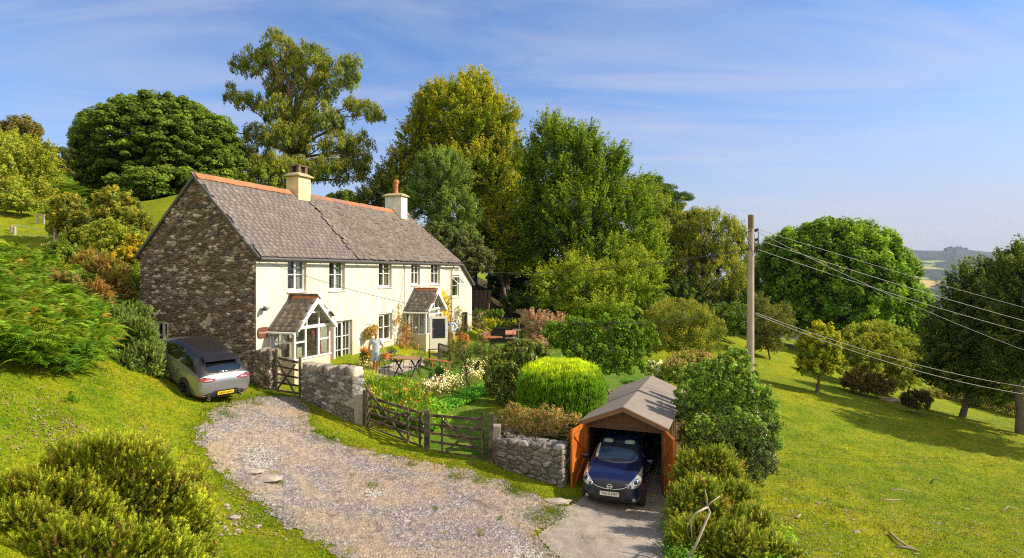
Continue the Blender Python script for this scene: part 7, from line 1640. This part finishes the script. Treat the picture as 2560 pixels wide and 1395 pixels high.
# ------------------------------------------------------------ gorse and needle bushes
def gorse(name,label,base,lobes,nspr,sl,pal,seed,tmpl=SPR,group=None,up=.6,brown=.06,cat='bush',core=(.02,.028,.008),mat=None,clump=.35,bpal=(.20,.12,.045)):
    rg=np.random.default_rng(seed); base=Vector(base); t=thing(name,label,cat,base,0,group); cl=Cloud(); lob=np.array(lobes)
    ar=np.array([(a*b*c)**(2/3) for *_,a,b,c in lob]); ar=ar/ar.sum(); 
    for i,(x,y,z,a,b,c) in enumerate(lob):
        n=int(nspr*ar[i]); nc=max(8,n//14); d=unit(rg.normal(size=(nc*2,3))+np.array([0,-.35,.25])); d=d[d[:,2]>-.55][:nc]; nc=len(d)
        rr=1+.10*sine_noise(d[:,0]*2+i,d[:,1]*2+d[:,2]*2,.8,seed)+rg.normal(0,.07,nc)
        cc=np.array([x,y,z])+d*np.array([a,b,c])*rr[:,None]
        idx=np.repeat(np.arange(nc),n//nc+1); m=len(idx)
        dd=unit(d[idx]+np.array([0,0,up])+rg.normal(0,.42,(m,3))); p=cc[idx]+rg.normal(0,clump*.42,(m,3))-dd*sl*.5
        ok=np.ones(m,bool)
        for j,(x2,y2,z2,a2,b2,c2) in enumerate(lob):
            if j!=i: ok&=(((p-np.array([x2,y2,z2]))/np.array([a2,b2,c2]))**2).sum(1)>.7
        p,dd,idx2=p[ok],dd[ok],idx[ok]; m=len(p)
        ccol=np.array(pal)[rg.integers(0,len(pal),nc)]*rg.uniform(.75,1.25,(nc,1)); bm_=rg.random(nc)<brown; ccol[bm_]=bpal
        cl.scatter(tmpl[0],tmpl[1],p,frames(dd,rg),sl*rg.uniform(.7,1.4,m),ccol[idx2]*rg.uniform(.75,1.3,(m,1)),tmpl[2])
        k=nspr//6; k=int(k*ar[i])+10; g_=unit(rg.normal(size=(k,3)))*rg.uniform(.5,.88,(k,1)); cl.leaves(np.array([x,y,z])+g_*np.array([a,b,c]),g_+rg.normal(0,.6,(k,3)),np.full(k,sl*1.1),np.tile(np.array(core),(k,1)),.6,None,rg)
    cl.build('foliage',mat or NEEDLE,t,base)
    mb=MB()
    for k in range(7): a=k*.9; lo=lob[k%len(lob)]; e=Vector((lo[0],lo[1],lo[2]))-base; mb.tube([(0,0,-.2),(e.x*.4+.15*math.cos(a),e.y*.4+.15*math.sin(a),e.z*.4),tuple(e+Vector((lo[3]*.6*math.cos(a),lo[4]*.6*math.sin(a),lo[5]*.3)))],[.05,.035,.015],5)
    mb.build('stem',BARK,t); return t
GO_=[(.15,.18,.014),(.185,.215,.016),(.12,.155,.012),(.23,.235,.022),(.17,.18,.016)]
L_=lobe
g=G(230,1390)
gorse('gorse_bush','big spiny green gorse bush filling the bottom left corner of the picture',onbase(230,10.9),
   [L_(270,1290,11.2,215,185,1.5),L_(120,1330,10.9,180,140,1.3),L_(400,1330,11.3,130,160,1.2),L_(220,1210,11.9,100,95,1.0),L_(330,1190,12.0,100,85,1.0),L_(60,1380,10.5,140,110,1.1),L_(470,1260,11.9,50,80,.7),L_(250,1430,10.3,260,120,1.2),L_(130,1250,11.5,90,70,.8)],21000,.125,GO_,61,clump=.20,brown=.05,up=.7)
gorse('gorse_bush','tall pale green gorse bush beside the nose of the silver car',onbase(340,19.2),[L_(335,880,19.2,58,72,.9),L_(300,860,19.6,40,74,.8),L_(365,915,18.9,42,50,.7),L_(310,825,19.8,30,52,.6),L_(350,815,19.8,26,44,.5),L_(300,925,18.6,40,40,.6)],7500,.15,[(.11,.15,.035),(.14,.18,.045),(.09,.13,.03)],62,brown=.02,clump=.25,up=1.0)
gorse('gorse_bush','rusty brown dying gorse clump standing in the middle of the bracken',onbase(265,26.5),[L_(265,700,26,50,42,1.2),L_(225,680,26.5,36,34,1.0),L_(290,735,25,34,44,1.0),L_(240,650,27.5,26,18,.8)],2600,.24,[(.18,.14,.025),(.21,.15,.03),(.15,.14,.025),(.12,.14,.02)],63,brown=.2,clump=.3)
gorse('gorse_bush','olive green gorse clump left of the rusty one in the bracken',onbase(150,23),[L_(160,720,23,36,24,.8),L_(125,705,23.5,22,18,.6)],1100,.22,[(.12,.14,.04),(.15,.15,.045)],64,brown=.25,clump=.25,up=1)
gorse('gorse_bush','small gorse tuft with brown stems below the rusty clump',onbase(235,21),[L_(240,745,22,34,26,.8),L_(135,755,21,16,20,.5)],900,.22,[(.12,.12,.035),(.18,.11,.03)],65,brown=.3,clump=.25)
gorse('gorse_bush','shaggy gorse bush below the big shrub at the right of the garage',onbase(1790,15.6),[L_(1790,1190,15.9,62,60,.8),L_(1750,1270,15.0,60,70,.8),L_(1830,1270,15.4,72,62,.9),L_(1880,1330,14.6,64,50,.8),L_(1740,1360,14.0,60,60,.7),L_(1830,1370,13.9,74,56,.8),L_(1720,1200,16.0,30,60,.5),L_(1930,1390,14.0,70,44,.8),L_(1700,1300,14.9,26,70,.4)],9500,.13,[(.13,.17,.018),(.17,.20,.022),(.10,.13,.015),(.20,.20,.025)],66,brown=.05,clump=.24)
# golden conifer: upright feathery sprays, new golden growth on top
def conifer(seed=71):
    rg=np.random.default_rng(seed); D=20.6; base=Vector(onbase(1405,D)); t=thing('golden_conifer','rounded golden yellow topped conifer, the brightest bush in the garden','conifer',base); cl=Cloud()
    c=P(1402,988,D); a,b,h=104*D/F,1.35,84*D/F; n=24000
    d=unit(rg.normal(size=(n,3))+np.array([0,-.3,.15])); d=d[d[:,2]>-.7]; n=len(d)
    e=np.sign(d)*np.abs(d)**np.array([.72,.75,.68]); rr=1+.09*sine_noise(d[:,0]*3,d[:,1]*3+d[:,2]*2,1.0,5)+rg.normal(0,.03,n)
    p=np.array(c)+e*np.array([a,b,h])*rr[:,None]
    w=np.clip((d[:,2]-.48+.22*sine_noise(d[:,0]*2,d[:,1]*2,.5,77)+rg.normal(0,.10,n))*3.0,0,1)[:,None]
    col=(np.array([(.085,.175,.008)])*(1-w)+np.array([(.29,.35,.012)])*w)*rg.uniform(.7,1.3,(n,1))
    cl.scatter(SPR2[0],SPR2[1],p-np.array([0,0,.10]),frames(unit(d*.35+np.array([0,0,1.0])+rg.normal(0,.14,(n,3))),rg),rg.uniform(.10,.20,n),col,SPR2[2])
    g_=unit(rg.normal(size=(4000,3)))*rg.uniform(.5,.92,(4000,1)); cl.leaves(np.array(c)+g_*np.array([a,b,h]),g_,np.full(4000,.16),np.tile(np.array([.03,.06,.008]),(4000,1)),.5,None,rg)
    cl.build('foliage',NEEDLE,t,base); mb=MB(); mb.tube([(0,0,-.3),(0,0,1.2)],[.09,.05],8); mb.build('trunk',BARK,t)
conifer()
# ------------------------------------------------------------ garden shrubs
LAU=[(.028,.06,.012),(.04,.08,.014),(.055,.10,.016)]
plant('laurel_bush','dark glossy laurel with orange new shoots left of the golden conifer','shrub',onbase(1285,22.6),
  [L_(1285,935,22.6,76,66,1.1),L_(1330,905,23.2,56,46,.9),L_(1258,955,22.3,46,56,.8),L_(1300,885,23.4,56,32,.8),L_(1300,985,22.2,60,40,.8)],.095,.55,LAU,81,cr=.28,per=85,dens=2.2,stretch=1.6,flat=.6,up=.9,mat=GLOSSLEAF,tip=(.30,.24,.02),tipw=.55,nl=14,tr=.05)
plant('hazel_shrub','large round fresh green multi stemmed shrub between the conifer and the garage roof','shrub',onbase(1530,25.2),
  [L_(1520,860,26,100,72,1.5),L_(1440,850,26.6,62,58,1.1),L_(1590,850,26.3,58,56,1.1),L_(1500,905,25.6,90,44,1.2),L_(1570,905,25.8,52,34,.9),L_(1390,840,27,34,40,.8)],.13,.7,[(.07,.13,.012),(.095,.155,.014),(.05,.095,.010)],82,cr=.42,per=62,dens=1.5,tip=(.17,.27,.02),tipw=.5,nl=40,tr=.08,start=.1,upn=.6,jit=.16)
plant('buddleia','grey pink flowering buddleia at the back of the lawn','shrub',onbase(1355,33),[L_(1355,825,33,44,42),L_(1330,800,33,30,26),L_(1390,815,33,34,34),L_(1350,860,32.5,38,26)],.12,.4,[(.10,.11,.05),(.07,.10,.035),(.26,.17,.13),(.20,.15,.10)],83,cr=.42,per=55,dens=1.3,stretch=1.6,flat=.55,up=.6,tip=(.42,.24,.20),tipw=.5,nl=20,tr=.05,jit=.2)
plant('cotoneaster','layered yellow olive shrub with feathery arching branches before the pole','shrub',onbase(1690,34),[L_(1700,790,34,85,42),L_(1760,820,33.5,52,34),L_(1650,810,34,50,40),L_(1700,830,33.5,80,22),L_(1670,860,33,60,26),L_(1740,860,33,60,26)],.11,.5,[(.085,.12,.016),(.12,.145,.018),(.06,.09,.015)],84,cr=.5,per=62,dens=1.4,stretch=1.4,mode='layer',tip=(.28,.22,.03),tipw=.55,nl=30,tr=.09,jit=.15)
plant('viburnum','shrub with pinkish red leaf tips above the back of the garage','shrub',onbase(1730,28),[L_(1730,905,28,60,28),L_(1690,925,27,36,28),L_(1770,925,27,46,30)],.10,.6,[(.08,.13,.02),(.11,.17,.025),(.05,.09,.015)],85,cr=.35,per=55,dens=1.5,tip=(.42,.20,.10),tipw=.5,nl=14,tr=.05)
plant('white_rose_bush','bush dotted with white flowers behind the garage roof','shrub',onbase(1650,28),[L_(1645,925,28,34,22),L_(1670,940,27.5,30,20)],.08,.6,[(.06,.10,.02),(.08,.13,.02),(.5,.5,.36)],86,cr=.3,per=45,dens=1.3,nl=6,tr=.03)
plant('big_shrub','huge mixed leafy shrub with pale green leaves wrapping the foot of the pole','shrub',onbase(1820,18.3),
  [L_(1810,985,18.4,95,80,1.3),L_(1870,1010,18.3,75,72,1.2),L_(1760,1000,18.9,62,52,1.0),L_(1850,935,18.8,56,38,.9),L_(1790,930,19.2,60,36,.9),L_(1905,1040,18.4,48,60,.9),L_(1830,900,18.6,50,30,.7),L_(1720,1010,19.6,40,60,.8),L_(1850,1075,17.6,70,50,.8),L_(1760,1090,17.8,50,50,.7),L_(1925,1090,17.8,34,50,.6),L_(1730,945,20.5,46,34,.9)],.10,.62,[(.07,.14,.02),(.10,.18,.03),(.05,.10,.018)],87,cr=.32,per=52,dens=1.5,tip=(.26,.31,.06),tipw=.75,nl=26,tr=.07,upn=.6,jit=.22,cut=lambda p:~((np.hypot(p[:,0]-7.95,p[:,1]-20)<.75)))
plant('privet_bush','dark fine leaved evergreen forming the lower half of the mass under the pole','shrub',onbase(1840,17.3),
  [L_(1850,1120,17.6,85,75,1.1),L_(1780,1100,18.0,70,70,1.0),L_(1890,1100,17.9,60,80,.9),L_(1735,1080,18.9,40,80,.8),L_(1900,1170,17.3,42,50,.7)],.065,.55,[(.05,.075,.018),(.065,.09,.02),(.085,.11,.028)],88,cr=.26,per=70,dens=1.6,mat=GLOSSLEAF,stretch=1.3,up=.8,nl=16,tr=.05,jit=.14)
plant('bramble_hedge','tangled brown and pink twiggy bramble hanging over the drystone wall','hedge',onbase(1330,18.7),
  [L_(1290,1040,18.8,52,36,.55),L_(1350,1050,18.4,62,40,.55),L_(1410,1058,18.2,42,36,.5),L_(1440,1075,18.2,30,40,.4),L_(1265,1070,18.9,30,30,.4)],.06,.4,[(.20,.15,.05),(.16,.17,.03),(.26,.15,.08),(.11,.13,.025),(.30,.19,.12)],89,cr=.22,per=42,dens=1.5,jit=.3,nl=150,tr=.018,bark=simple('pale twigs',(.36,.24,.15),.8),tip=(.36,.34,.06),tipw=.3)
plant('olive_tree','small grey green tree with bare forked stems between the daisies and the lawn','tree',onbase(1176,23.4),
  [L_(1165,900,23.6,48,38,.7),L_(1130,880,24.2,34,26,.5),L_(1195,890,23.6,34,36,.6),L_(1150,865,24,30,18,.5)],.075,.3,[(.09,.10,.03),(.12,.125,.035),(.07,.08,.022)],90,cr=.24,per=44,dens=1.3,stretch=1.5,flat=.7,up=.7,nl=30,tr=.05,jit=.25,start=.2)
plant('flowering_shrub','leggy green shrub filling the gap behind the small grey green tree','shrub',onbase(1215,27),[L_(1215,925,27,24,40,.6),L_(1240,890,28.5,30,22,.6)],.08,.4,[(.10,.13,.03),(.14,.16,.03)],91,cr=.24,per=44,dens=1.3,nl=12,tr=.03)
plant('wall_climber','thin pink flowered climber on the cream wall left of the second porch','climber',tuple(HM@Vector((tf(990),-.3,.1))),
  [tuple(HM@Vector((tf(x),-y,z)))+(rx,.25,rz) for x,y,z,rx,rz in ((985,.3,1.9,.2,.9),(1000,.4,1.1,.35,.7),(1020,.6,.8,.55,.6),(990,.35,.5,.4,.5),(1005,.5,.3,.6,.35))],.07,.5,[(.14,.17,.03),(.22,.20,.04),(.36,.17,.10),(.17,.15,.05)],92,cr=.18,per=16,dens=.9,jit=.35,nl=46,tr=.012,bark=simple('reddish stems',(.28,.14,.08),.8),inner=.1)
plant('wall_climber','climbing plant on the yellow patch and downpipe right of the second porch','climber',tuple(HM@Vector((tf(1118),-.3,.1))),
  [tuple(HM@Vector((tf(x),-y,z)))+(rx,.2,rz) for x,y,z,rx,rz in ((1112,.2,2.4,.3,1.0),(1118,.25,1.2,.4,.8),(1140,.25,1.6,.3,.7),(1145,.3,.7,.5,.5))],.08,.5,[(.14,.15,.03),(.22,.20,.04),(.12,.10,.03)],93,cr=.2,per=14,dens=.8,jit=.4,nl=50,tr=.012,bark=simple('grey vine',(.20,.15,.10),.8),inner=.1)
# herbaceous beds
def bed(name,label,poly,n,leaf,asp,pal,hgt,seed,flower=None,fl_n=0,fsz=.05,cat='flower bed',stretch=False,base=None):
    rg=np.random.default_rng(seed); q=inpoly_pts([tuple(p) for p in poly],n//24,rg); z=HT(q[:,0],q[:,1]); hh=hgt*(.6+.4*(sine_noise(q[:,0],q[:,1],.7,seed)+.6))*rg.uniform(.7,1.2,len(q))
    idx=np.repeat(np.arange(len(q)),24); m=len(idx); t_=rg.random(m)**.7
    off=rg.normal(0,.11,(m,2))*(0.4+t_[:,None]); p=np.column_stack([q[idx]+off,z[idx]+t_*hh[idx]])
    cp=np.array(pal)[rg.integers(0,len(pal),len(q))]*rg.uniform(.75,1.25,(len(q),1)); cl=Cloud()
    ax=unit(np.column_stack([off*3,np.full(m,.8)])+rg.normal(0,.2,(m,3))) if stretch else None
    nr=rg.normal(0,1,(m,3))+(np.array([0,0,.9]) if not stretch else np.array([0,-.6,.0]))
    cl.leaves(p,nr,leaf*rg.uniform(.6,1.4,m),cp[idx]*rg.uniform(.7,1.3,(m,1)),asp,ax,rg)
    o=cl.build('foliage',LEAF,None); ob=Vector((q[:,0].mean(),q[:,1].mean(),z.min())); o.data.transform(Matrix.Translation(-ob))
    t=thing(name,label,cat,ob); o.parent=t
    if flower is not None and fl_n:
        i=rg.integers(0,len(q),fl_n); cf=Cloud(); pf=np.column_stack([q[i]+rg.normal(0,.12,(fl_n,2)),z[i]+hh[i]*rg.uniform(.7,1.15,fl_n)]); cc=np.array(flower)[rg.integers(0,len(flower),fl_n)]
        for _ in range(2): cf.leaves(pf,rg.normal(0,.5,(fl_n,3))+np.array([0,-.5,.8]),fsz*rg.uniform(.7,1.3,fl_n),cc,1.0,None,rg)
        f=cf.build('flowers',LEAF,None); f.data.transform(Matrix.Translation(-ob)); f.parent=t
def gpoly(*pts): return [G(*p) for p in pts]
bed('daisy_clump','mound of small white daisies in front of the small grey green tree',gpoly((1058,990),(1100,1000),(1160,985),(1155,965),(1070,965)),5200,.05,.4,[(.13,.14,.04),(.10,.12,.03),(.18,.16,.06)],.62,101,[(.72,.68,.60),(.60,.55,.48)],430,.05)
bed('daisy_clump','second mound of white daisies right of the small grey green tree',gpoly((1165,975),(1212,968),(1212,935),(1185,930),(1165,950)),4200,.05,.4,[(.13,.14,.04),(.10,.12,.03),(.18,.16,.06)],.75,102,[(.72,.68,.60),(.62,.55,.50)],360,.05)
bed('crocosmia_bed','bright yellow green sword leaved plants with orange flowers behind the left gate leaf',gpoly((915,1010),(935,1045),(1000,1075),(1070,1080),(1075,1040),(1050,1000),(990,975),(925,975)),9000,.30,.16,[(.09,.17,.012),(.13,.21,.014),(.06,.13,.012),(.19,.21,.02),(.08,.11,.015)],.60,103,[(.60,.13,.02),(.62,.25,.03),(.5,.3,.1)],150,.08,stretch=True)
bed('rhubarb_patch','low broad leaved vegetables filling the bed beside the gate',gpoly((1000,1060),(1080,1085),(1115,1060),(1100,1020),(1050,1030)),3200,.14,.8,[(.10,.22,.02),(.15,.26,.02),(.20,.26,.03)],.35,104)
bed('border_edging','strip of fresh green low edging plants around the daisy bed',gpoly((1085,1055),(1120,1030),(1170,1010),(1215,985),(1205,970),(1150,995),(1080,1025)),3600,.09,.7,[(.06,.19,.02),(.08,.24,.025),(.12,.25,.03)],.28,105)
bed('path_flowers','dry stemmed cream flowers between the garden wall and the walking man',gpoly((905,945),(930,930),(950,915),(930,900),(900,915)),2600,.06,.4,[(.16,.17,.05),(.20,.17,.06),(.11,.14,.03)],.50,106,[(.66,.56,.34),(.6,.5,.4)],140,.05)
bed('grass_clump','tuft of long arching grass beside the stone gatepost in the garden',gpoly((903,990),(925,975),(930,950),(905,950)),2600,.26,.10,[(.20,.24,.03),(.26,.27,.05),(.14,.20,.02)],.40,107,stretch=True,cat='grass tuft')
bed('yellow_herbs','yellow green herb cushion below the blue pot by the wall',gpoly((985,906),(1012,908),(1015,898),(988,896)),1500,.07,.4,[(.30,.32,.02),(.22,.27,.02)],.40,108)
def rbed(*pts): return [Vector(P(*p)) for p in pts]
def bed2(name,label,px0,px1,py,D,hg,n,leaf,asp,pal,seed,flower=None,fl=0):
    rg=np.random.default_rng(seed); cl=Cloud(); lob=[]
    c0=P((px0+px1)/2,py,D); t=thing(name,label,'flower bed',c0)
    k=max(2,int((px1-px0)/12)); lob=[L_(px0+(px1-px0)*(i+.5)/k,py-rg.uniform(0,hg*.4),D+rg.uniform(-.4,.4),9+rg.uniform(0,5),hg*rg.uniform(.5,.9),.4) for i in range(k)]
    crown(cl,lob,leaf,asp,pal,rg=rg,cr=.22,per=36,dens=1.2,stretch=1.5,up=.8,jit=.25,tip=flower,tipw=.6 if flower else 0); cl.build('foliage',LEAF,t,c0)
bed2('raised_bed_plants','mixed purple and green perennials at the foot of the cottage end wall',1180,1208,812,42.3,26,0,.10,.4,[(.10,.14,.03),(.14,.18,.03),(.30,.20,.28)],111)
bed2('raised_bed_plants','bright yellow flowering perennials in the middle of the raised bed',1205,1236,808,42.8,22,0,.10,.5,[(.32,.32,.02),(.22,.26,.02),(.15,.2,.02)],112,(.62,.50,.02))
bed2('raised_bed_plants','green and yellow low plants behind the stone barbecue',1240,1300,808,43.6,12,0,.10,.5,[(.18,.22,.02),(.12,.17,.02),(.28,.26,.03)],113)
bed2('raised_bed_plants','tall green stems and mullein spikes in the raised bed against the dark wood',1185,1255,790,43.8,18,0,.12,.3,[(.12,.20,.02),(.09,.15,.02)],114)
for (px,pt,pb,ln,lb) in ((1219,758,806,.12,'bamboo cane leaning right in the raised bed'),(1183,775,800,-.1,'short bamboo cane by the end wall of the cottage'),(1233,778,800,-.2,'garden cane crossing the dark wood right of the tall one')):
    a=P(px,pb,43.5); b=P(px,pt,43.5); t=thing('garden_cane',lb,'cane',a,0,'canes in the raised bed'); mb=MB(); mb.tube([(0,0,-.3),((b.x-a.x)+ln,0,b.z-a.z)],.022,5); mb.build('stick',simple('cane',(.55,.38,.12),.6),t)
# dead silver branches before the gorse on the right
g1=G(1722,1395); dt=thing('dead_branches','bleached dead forked branches leaning in front of the shaggy gorse','dead branch',P(1722,1395,13.3))
b0=P(1722,1395,13.3); mb=MB(); R_=lambda px,py,D: P(px,py,D)-b0
mb.tube([R_(1722,1397,13.3),R_(1745,1350,13.4),R_(1775,1280,13.6),R_(1768,1265,13.65)],[.036,.032,.026,.022],7); mb.tube([R_(1768,1268,13.6),R_(1740,1282,13.5),R_(1726,1300,13.5),R_(1730,1345,13.5)],[.026,.022,.02,.014],6)
mb.tube([R_(1768,1266,13.65),R_(1766,1240,13.7),R_(1762,1225,13.7)],[.02,.016,.01],6); mb.tube([R_(1770,1262,13.6),R_(1800,1240,13.8)],[.02,.01],5); mb.build('branch',M['stick'],dt,smooth=True)
# undergrowth strip under the gorse at the right
bed('undergrowth','fresh green nettles and weeds spilling from the foot of the shaggy gorse',gpoly((1850,1395),(1900,1340),(1965,1330),(1985,1380),(1960,1420),(1870,1420)),3800,.08,.6,[(.10,.22,.02),(.14,.26,.025),(.20,.26,.03)],.28,121,cat='weeds')
bed('undergrowth','nettles and ferns growing against the outer side of the right garage door',[GM@Vector(p) for p in ((1.5,-1.6,0),(2.2,-1.6,0),(2.3,.6,0),(1.45,.6,0))],3600,.09,.5,[(.09,.19,.02),(.13,.23,.03),(.17,.22,.03)],.9,122,cat='weeds')
bed('undergrowth','ragged weeds along the bottom edge before the dead branches',gpoly((1660,1330),(1720,1330),(1740,1420),(1680,1430)),2600,.08,.5,[(.07,.15,.02),(.11,.18,.02)],.35,123,cat='weeds')
# undergrowth of the wood behind the garden
plant('wood_edge_shrubs','shadowed undergrowth and dark trunks at the edge of the wood','shrub',onbase(1340,50),[L_(1300,760,50,50,28),L_(1400,770,48,70,34),L_(1500,780,46,90,36),L_(1620,780,44,70,60),L_(1800,800,46,70,44),L_(1860,780,50,50,50),L_(1700,740,50,60,50)],.2,.6,[(.04,.075,.014),(.06,.10,.016),(.08,.11,.02)],131,cr=.8,per=70,dens=1.3,nl=20,tr=.1)
for i,(px,D,r,lb) in enumerate(((1246,56,.30,'dark trunk nearest the cottage in the wood behind the garden'),(1262,54,.42,'thickest dark trunk of the three behind the garden'),(1224,58,.22,'thin leaning trunk left of the others behind the garden'))):
    b=Vector(onbase(px,D)); t=thing('tree',lb,'tree',b,0,'bare trunks at the wood edge'); mb=MB(); mb.tube([(0,0,-.3),(.1,0,2.2),(.25-.2*i,0,6.5)],[r*1.3,r,r*.7],10); mb.build('trunk',BARK,t)
    cl=Cloud(); rg=np.random.default_rng(300+i); crown(cl,[(b.x,b.y,b.z+7,2.4,2.2,2.0)],.22,.6,[(.05,.09,.015),(.08,.12,.015)],rg=rg,cr=.8,per=60); cl.build('crown',LEAF,t,b)
plant('hedge','dark clipped hedge line crossing the far field below the oak','hedge',onbase(2100,66),[L_(x,905,66,34,26) for x in range(1960,2330,36)],.3,.6,[(.05,.09,.014),(.07,.11,.016)],132,cr=.9,per=60,dens=1.3)
plant('field_edge_thicket','brown stemmed thicket behind the right hand trees','shrub',onbase(2440,46),[L_(2330,1000,48,40,34),L_(2400,990,48,50,30),L_(2480,1000,46,60,36),L_(2560,1010,44,60,36)],.18,.4,[(.10,.10,.025),(.07,.08,.02),(.14,.11,.035)],133,cr=.6,per=44,dens=1.2,nl=70,tr=.03,jit=.3)
# ------------------------------------------------------------ far hills
def hills():
    pxs=np.arange(1840,2720,2.0); D=np.concatenate([np.linspace(500,1500,50),np.linspace(1520,4400,230)])
    XX,YY=np.meshgrid((pxs-CX)/F,D); x=XX*YY; y=YY; px=XX*F+CX
    rz=np.interp(px,[1840,1900,2000,2235,2300,2355,2378,2390,2402,2425,2460,2560,2720],[700,622,618,622,626,627,624,621,623,625,629,634,640]); rz=(HY-rz)/F*4150
    prof=np.interp(y,[500,900,1500,2000,2300,2700,3200,3700,4150,4400],[-60,-80,-82,-64,-46,-14,.35,.72,1,.97]); 
    z=np.where(prof>.34,rz*np.clip(prof,0,1)+0,0)
    z=np.where(y<3200,np.interp(y,[500,900,1500,2000,2300,2700,3200],[-62,-80,-80,-66,-50,-18,0])+rz*.35*np.clip((y-2700)/500,0,1),rz*np.interp(y,[3200,3700,4150,4400],[.35,.72,1,.95]))
    z=z+6*sine_noise(x,y,700,1)*np.clip((y-600)/600,0,1)*np.clip((4100-y)/500,0,1)+.9*sine_noise(x,y,60,2)
    tor=(np.abs(px-2390)<34)&(y>4000); z=z+np.where(tor,6*np.abs(sine_noise(x,y,24,3))*np.exp(-((px-2392)/20)**2)*2.0,0)
    py=HY-z/y*F
    base=np.array([.05,.065,.03]); c=np.tile(base,x.shape+(1,)); n1=sine_noise(x,y,260,5)
    c=c*(1+.25*n1[...,None]); moor=py<645; c[moor]=np.array([.06,.065,.045])*(1+.2*n1[moor][...,None])
    # hedged fields, laid out on the hillside in metres
    u=(x-1800)/170+.25*np.sin(y/400); v=(y-2000)/230+.3*np.sin(x/300); iu=np.floor(u+.5*(np.floor(v)%2)).astype(int); iv=np.floor(v).astype(int); fu=(u+.5*(np.floor(v)%2))%1; fv=v%1
    hsh=((iu*7349+iv*9151)%97)/97.0; fld=np.array([(.34,.30,.08),(.17,.27,.05),(.50,.36,.10),(.12,.22,.05),(.24,.29,.07)])[(hsh*5).astype(int)%5]
    isf=(hsh*31%1>.30)&(fu>.05)&(fu<.95)&(fv>.10)&(y>1700)&(y<3450)&(px<2350+40*n1)
    c[isf]=fld[isf]
    isg=(y>2600)&(y<3450)&(px<2250); 
    me=mesh_np('hills',np.stack([x,y,z],-1).reshape(-1,3),grid_faces(*x.shape),np.clip(c,0,1).reshape(-1,3),smooth=True)
    m=simple('far hillside',(1,1,1),.95,attr=True,var=.2,scale=.02,spec=.1); o=link('hills',me,m); tag(o,kind='structure')
    # woods in the valley: big leaf masses that read as one canopy
    rg=np.random.default_rng(8); cl=Cloud(); n=1500
    pp=rg.uniform(1850,2650,n); dd=rg.uniform(1100,3300,n); 
    X=(pp-CX)/F*dd; zz_=np.interp(dd,[500,900,1500,2000,2300,2700,3200],[-62,-80,-80,-66,-50,-18,0])+20*np.clip((dd-2700)/500,0,1)
    k=(sine_noise(X,dd,330,11)+rg.normal(0,.22,n))>-.05; k&=~((dd<2450)&(dd>1900)&(pp<2420)&(pp>2290)); X,dd,zz_=X[k],dd[k],zz_[k]; n=len(X)
    idx=np.repeat(np.arange(n),26); m_=len(idx); g=unit(rg.normal(size=(m_,3))); R=rg.uniform(7,15,n)[idx][:,None]
    p=np.column_stack([X,dd,zz_+5])[idx]+g*R*np.array([1,1,.75]); colr=np.array([(.035,.05,.03),(.05,.065,.03),(.03,.045,.03)])[rg.integers(0,3,n)][idx]*rg.uniform(.7,1.3,(m_,1))
    cl.leaves(p,g+rg.normal(0,.3,(m_,3)),np.full(m_,7.0),colr,.9,None,rg); tag(cl.build('valley_woods',LEAF),kind='stuff')
    t=thing('tor','rocky tor crowning the far moorland ridge','rock outcrop',P(2390,622,4150)); mb=MB(); r=random.Random(5)
    for k in range(16):
        xx=r.uniform(-70,70); h=r.uniform(8,20)*(1.3-abs(xx)/80)+6; w=r.uniform(8,16); mb.col=(.1,.1,.1); mb.lathe([(w,-20),(w*.95,h*.5),(w*.7,h*.9),(w*.3,h)],(xx,r.uniform(-10,10),-6),7)
    mb.build('rocks',simple('tor granite',(.13,.125,.12),.9),t)
hills()
# ------------------------------------------------------------ the air
hz_=bpy.data.meshes.new('haze'); b_=MB(); b_.box(-7100,7100,-1600,7100,-200,190)
m=bpy.data.materials.new('haze'); m.use_nodes=True; nt=m.node_tree; nt.nodes.remove(nt.nodes['Principled BSDF']); v=nt.nodes.new('ShaderNodeVolumePrincipled'); v.inputs['Density'].default_value=.00006; v.inputs['Color'].default_value=(.55,.68,.98,1); v.inputs['Anisotropy'].default_value=.3
nt.links.new(v.outputs[0],nt.nodes['Material Output'].inputs['Volume'])
HAZE=True
if HAZE: tag(b_.build('haze',m),kind='stuff')
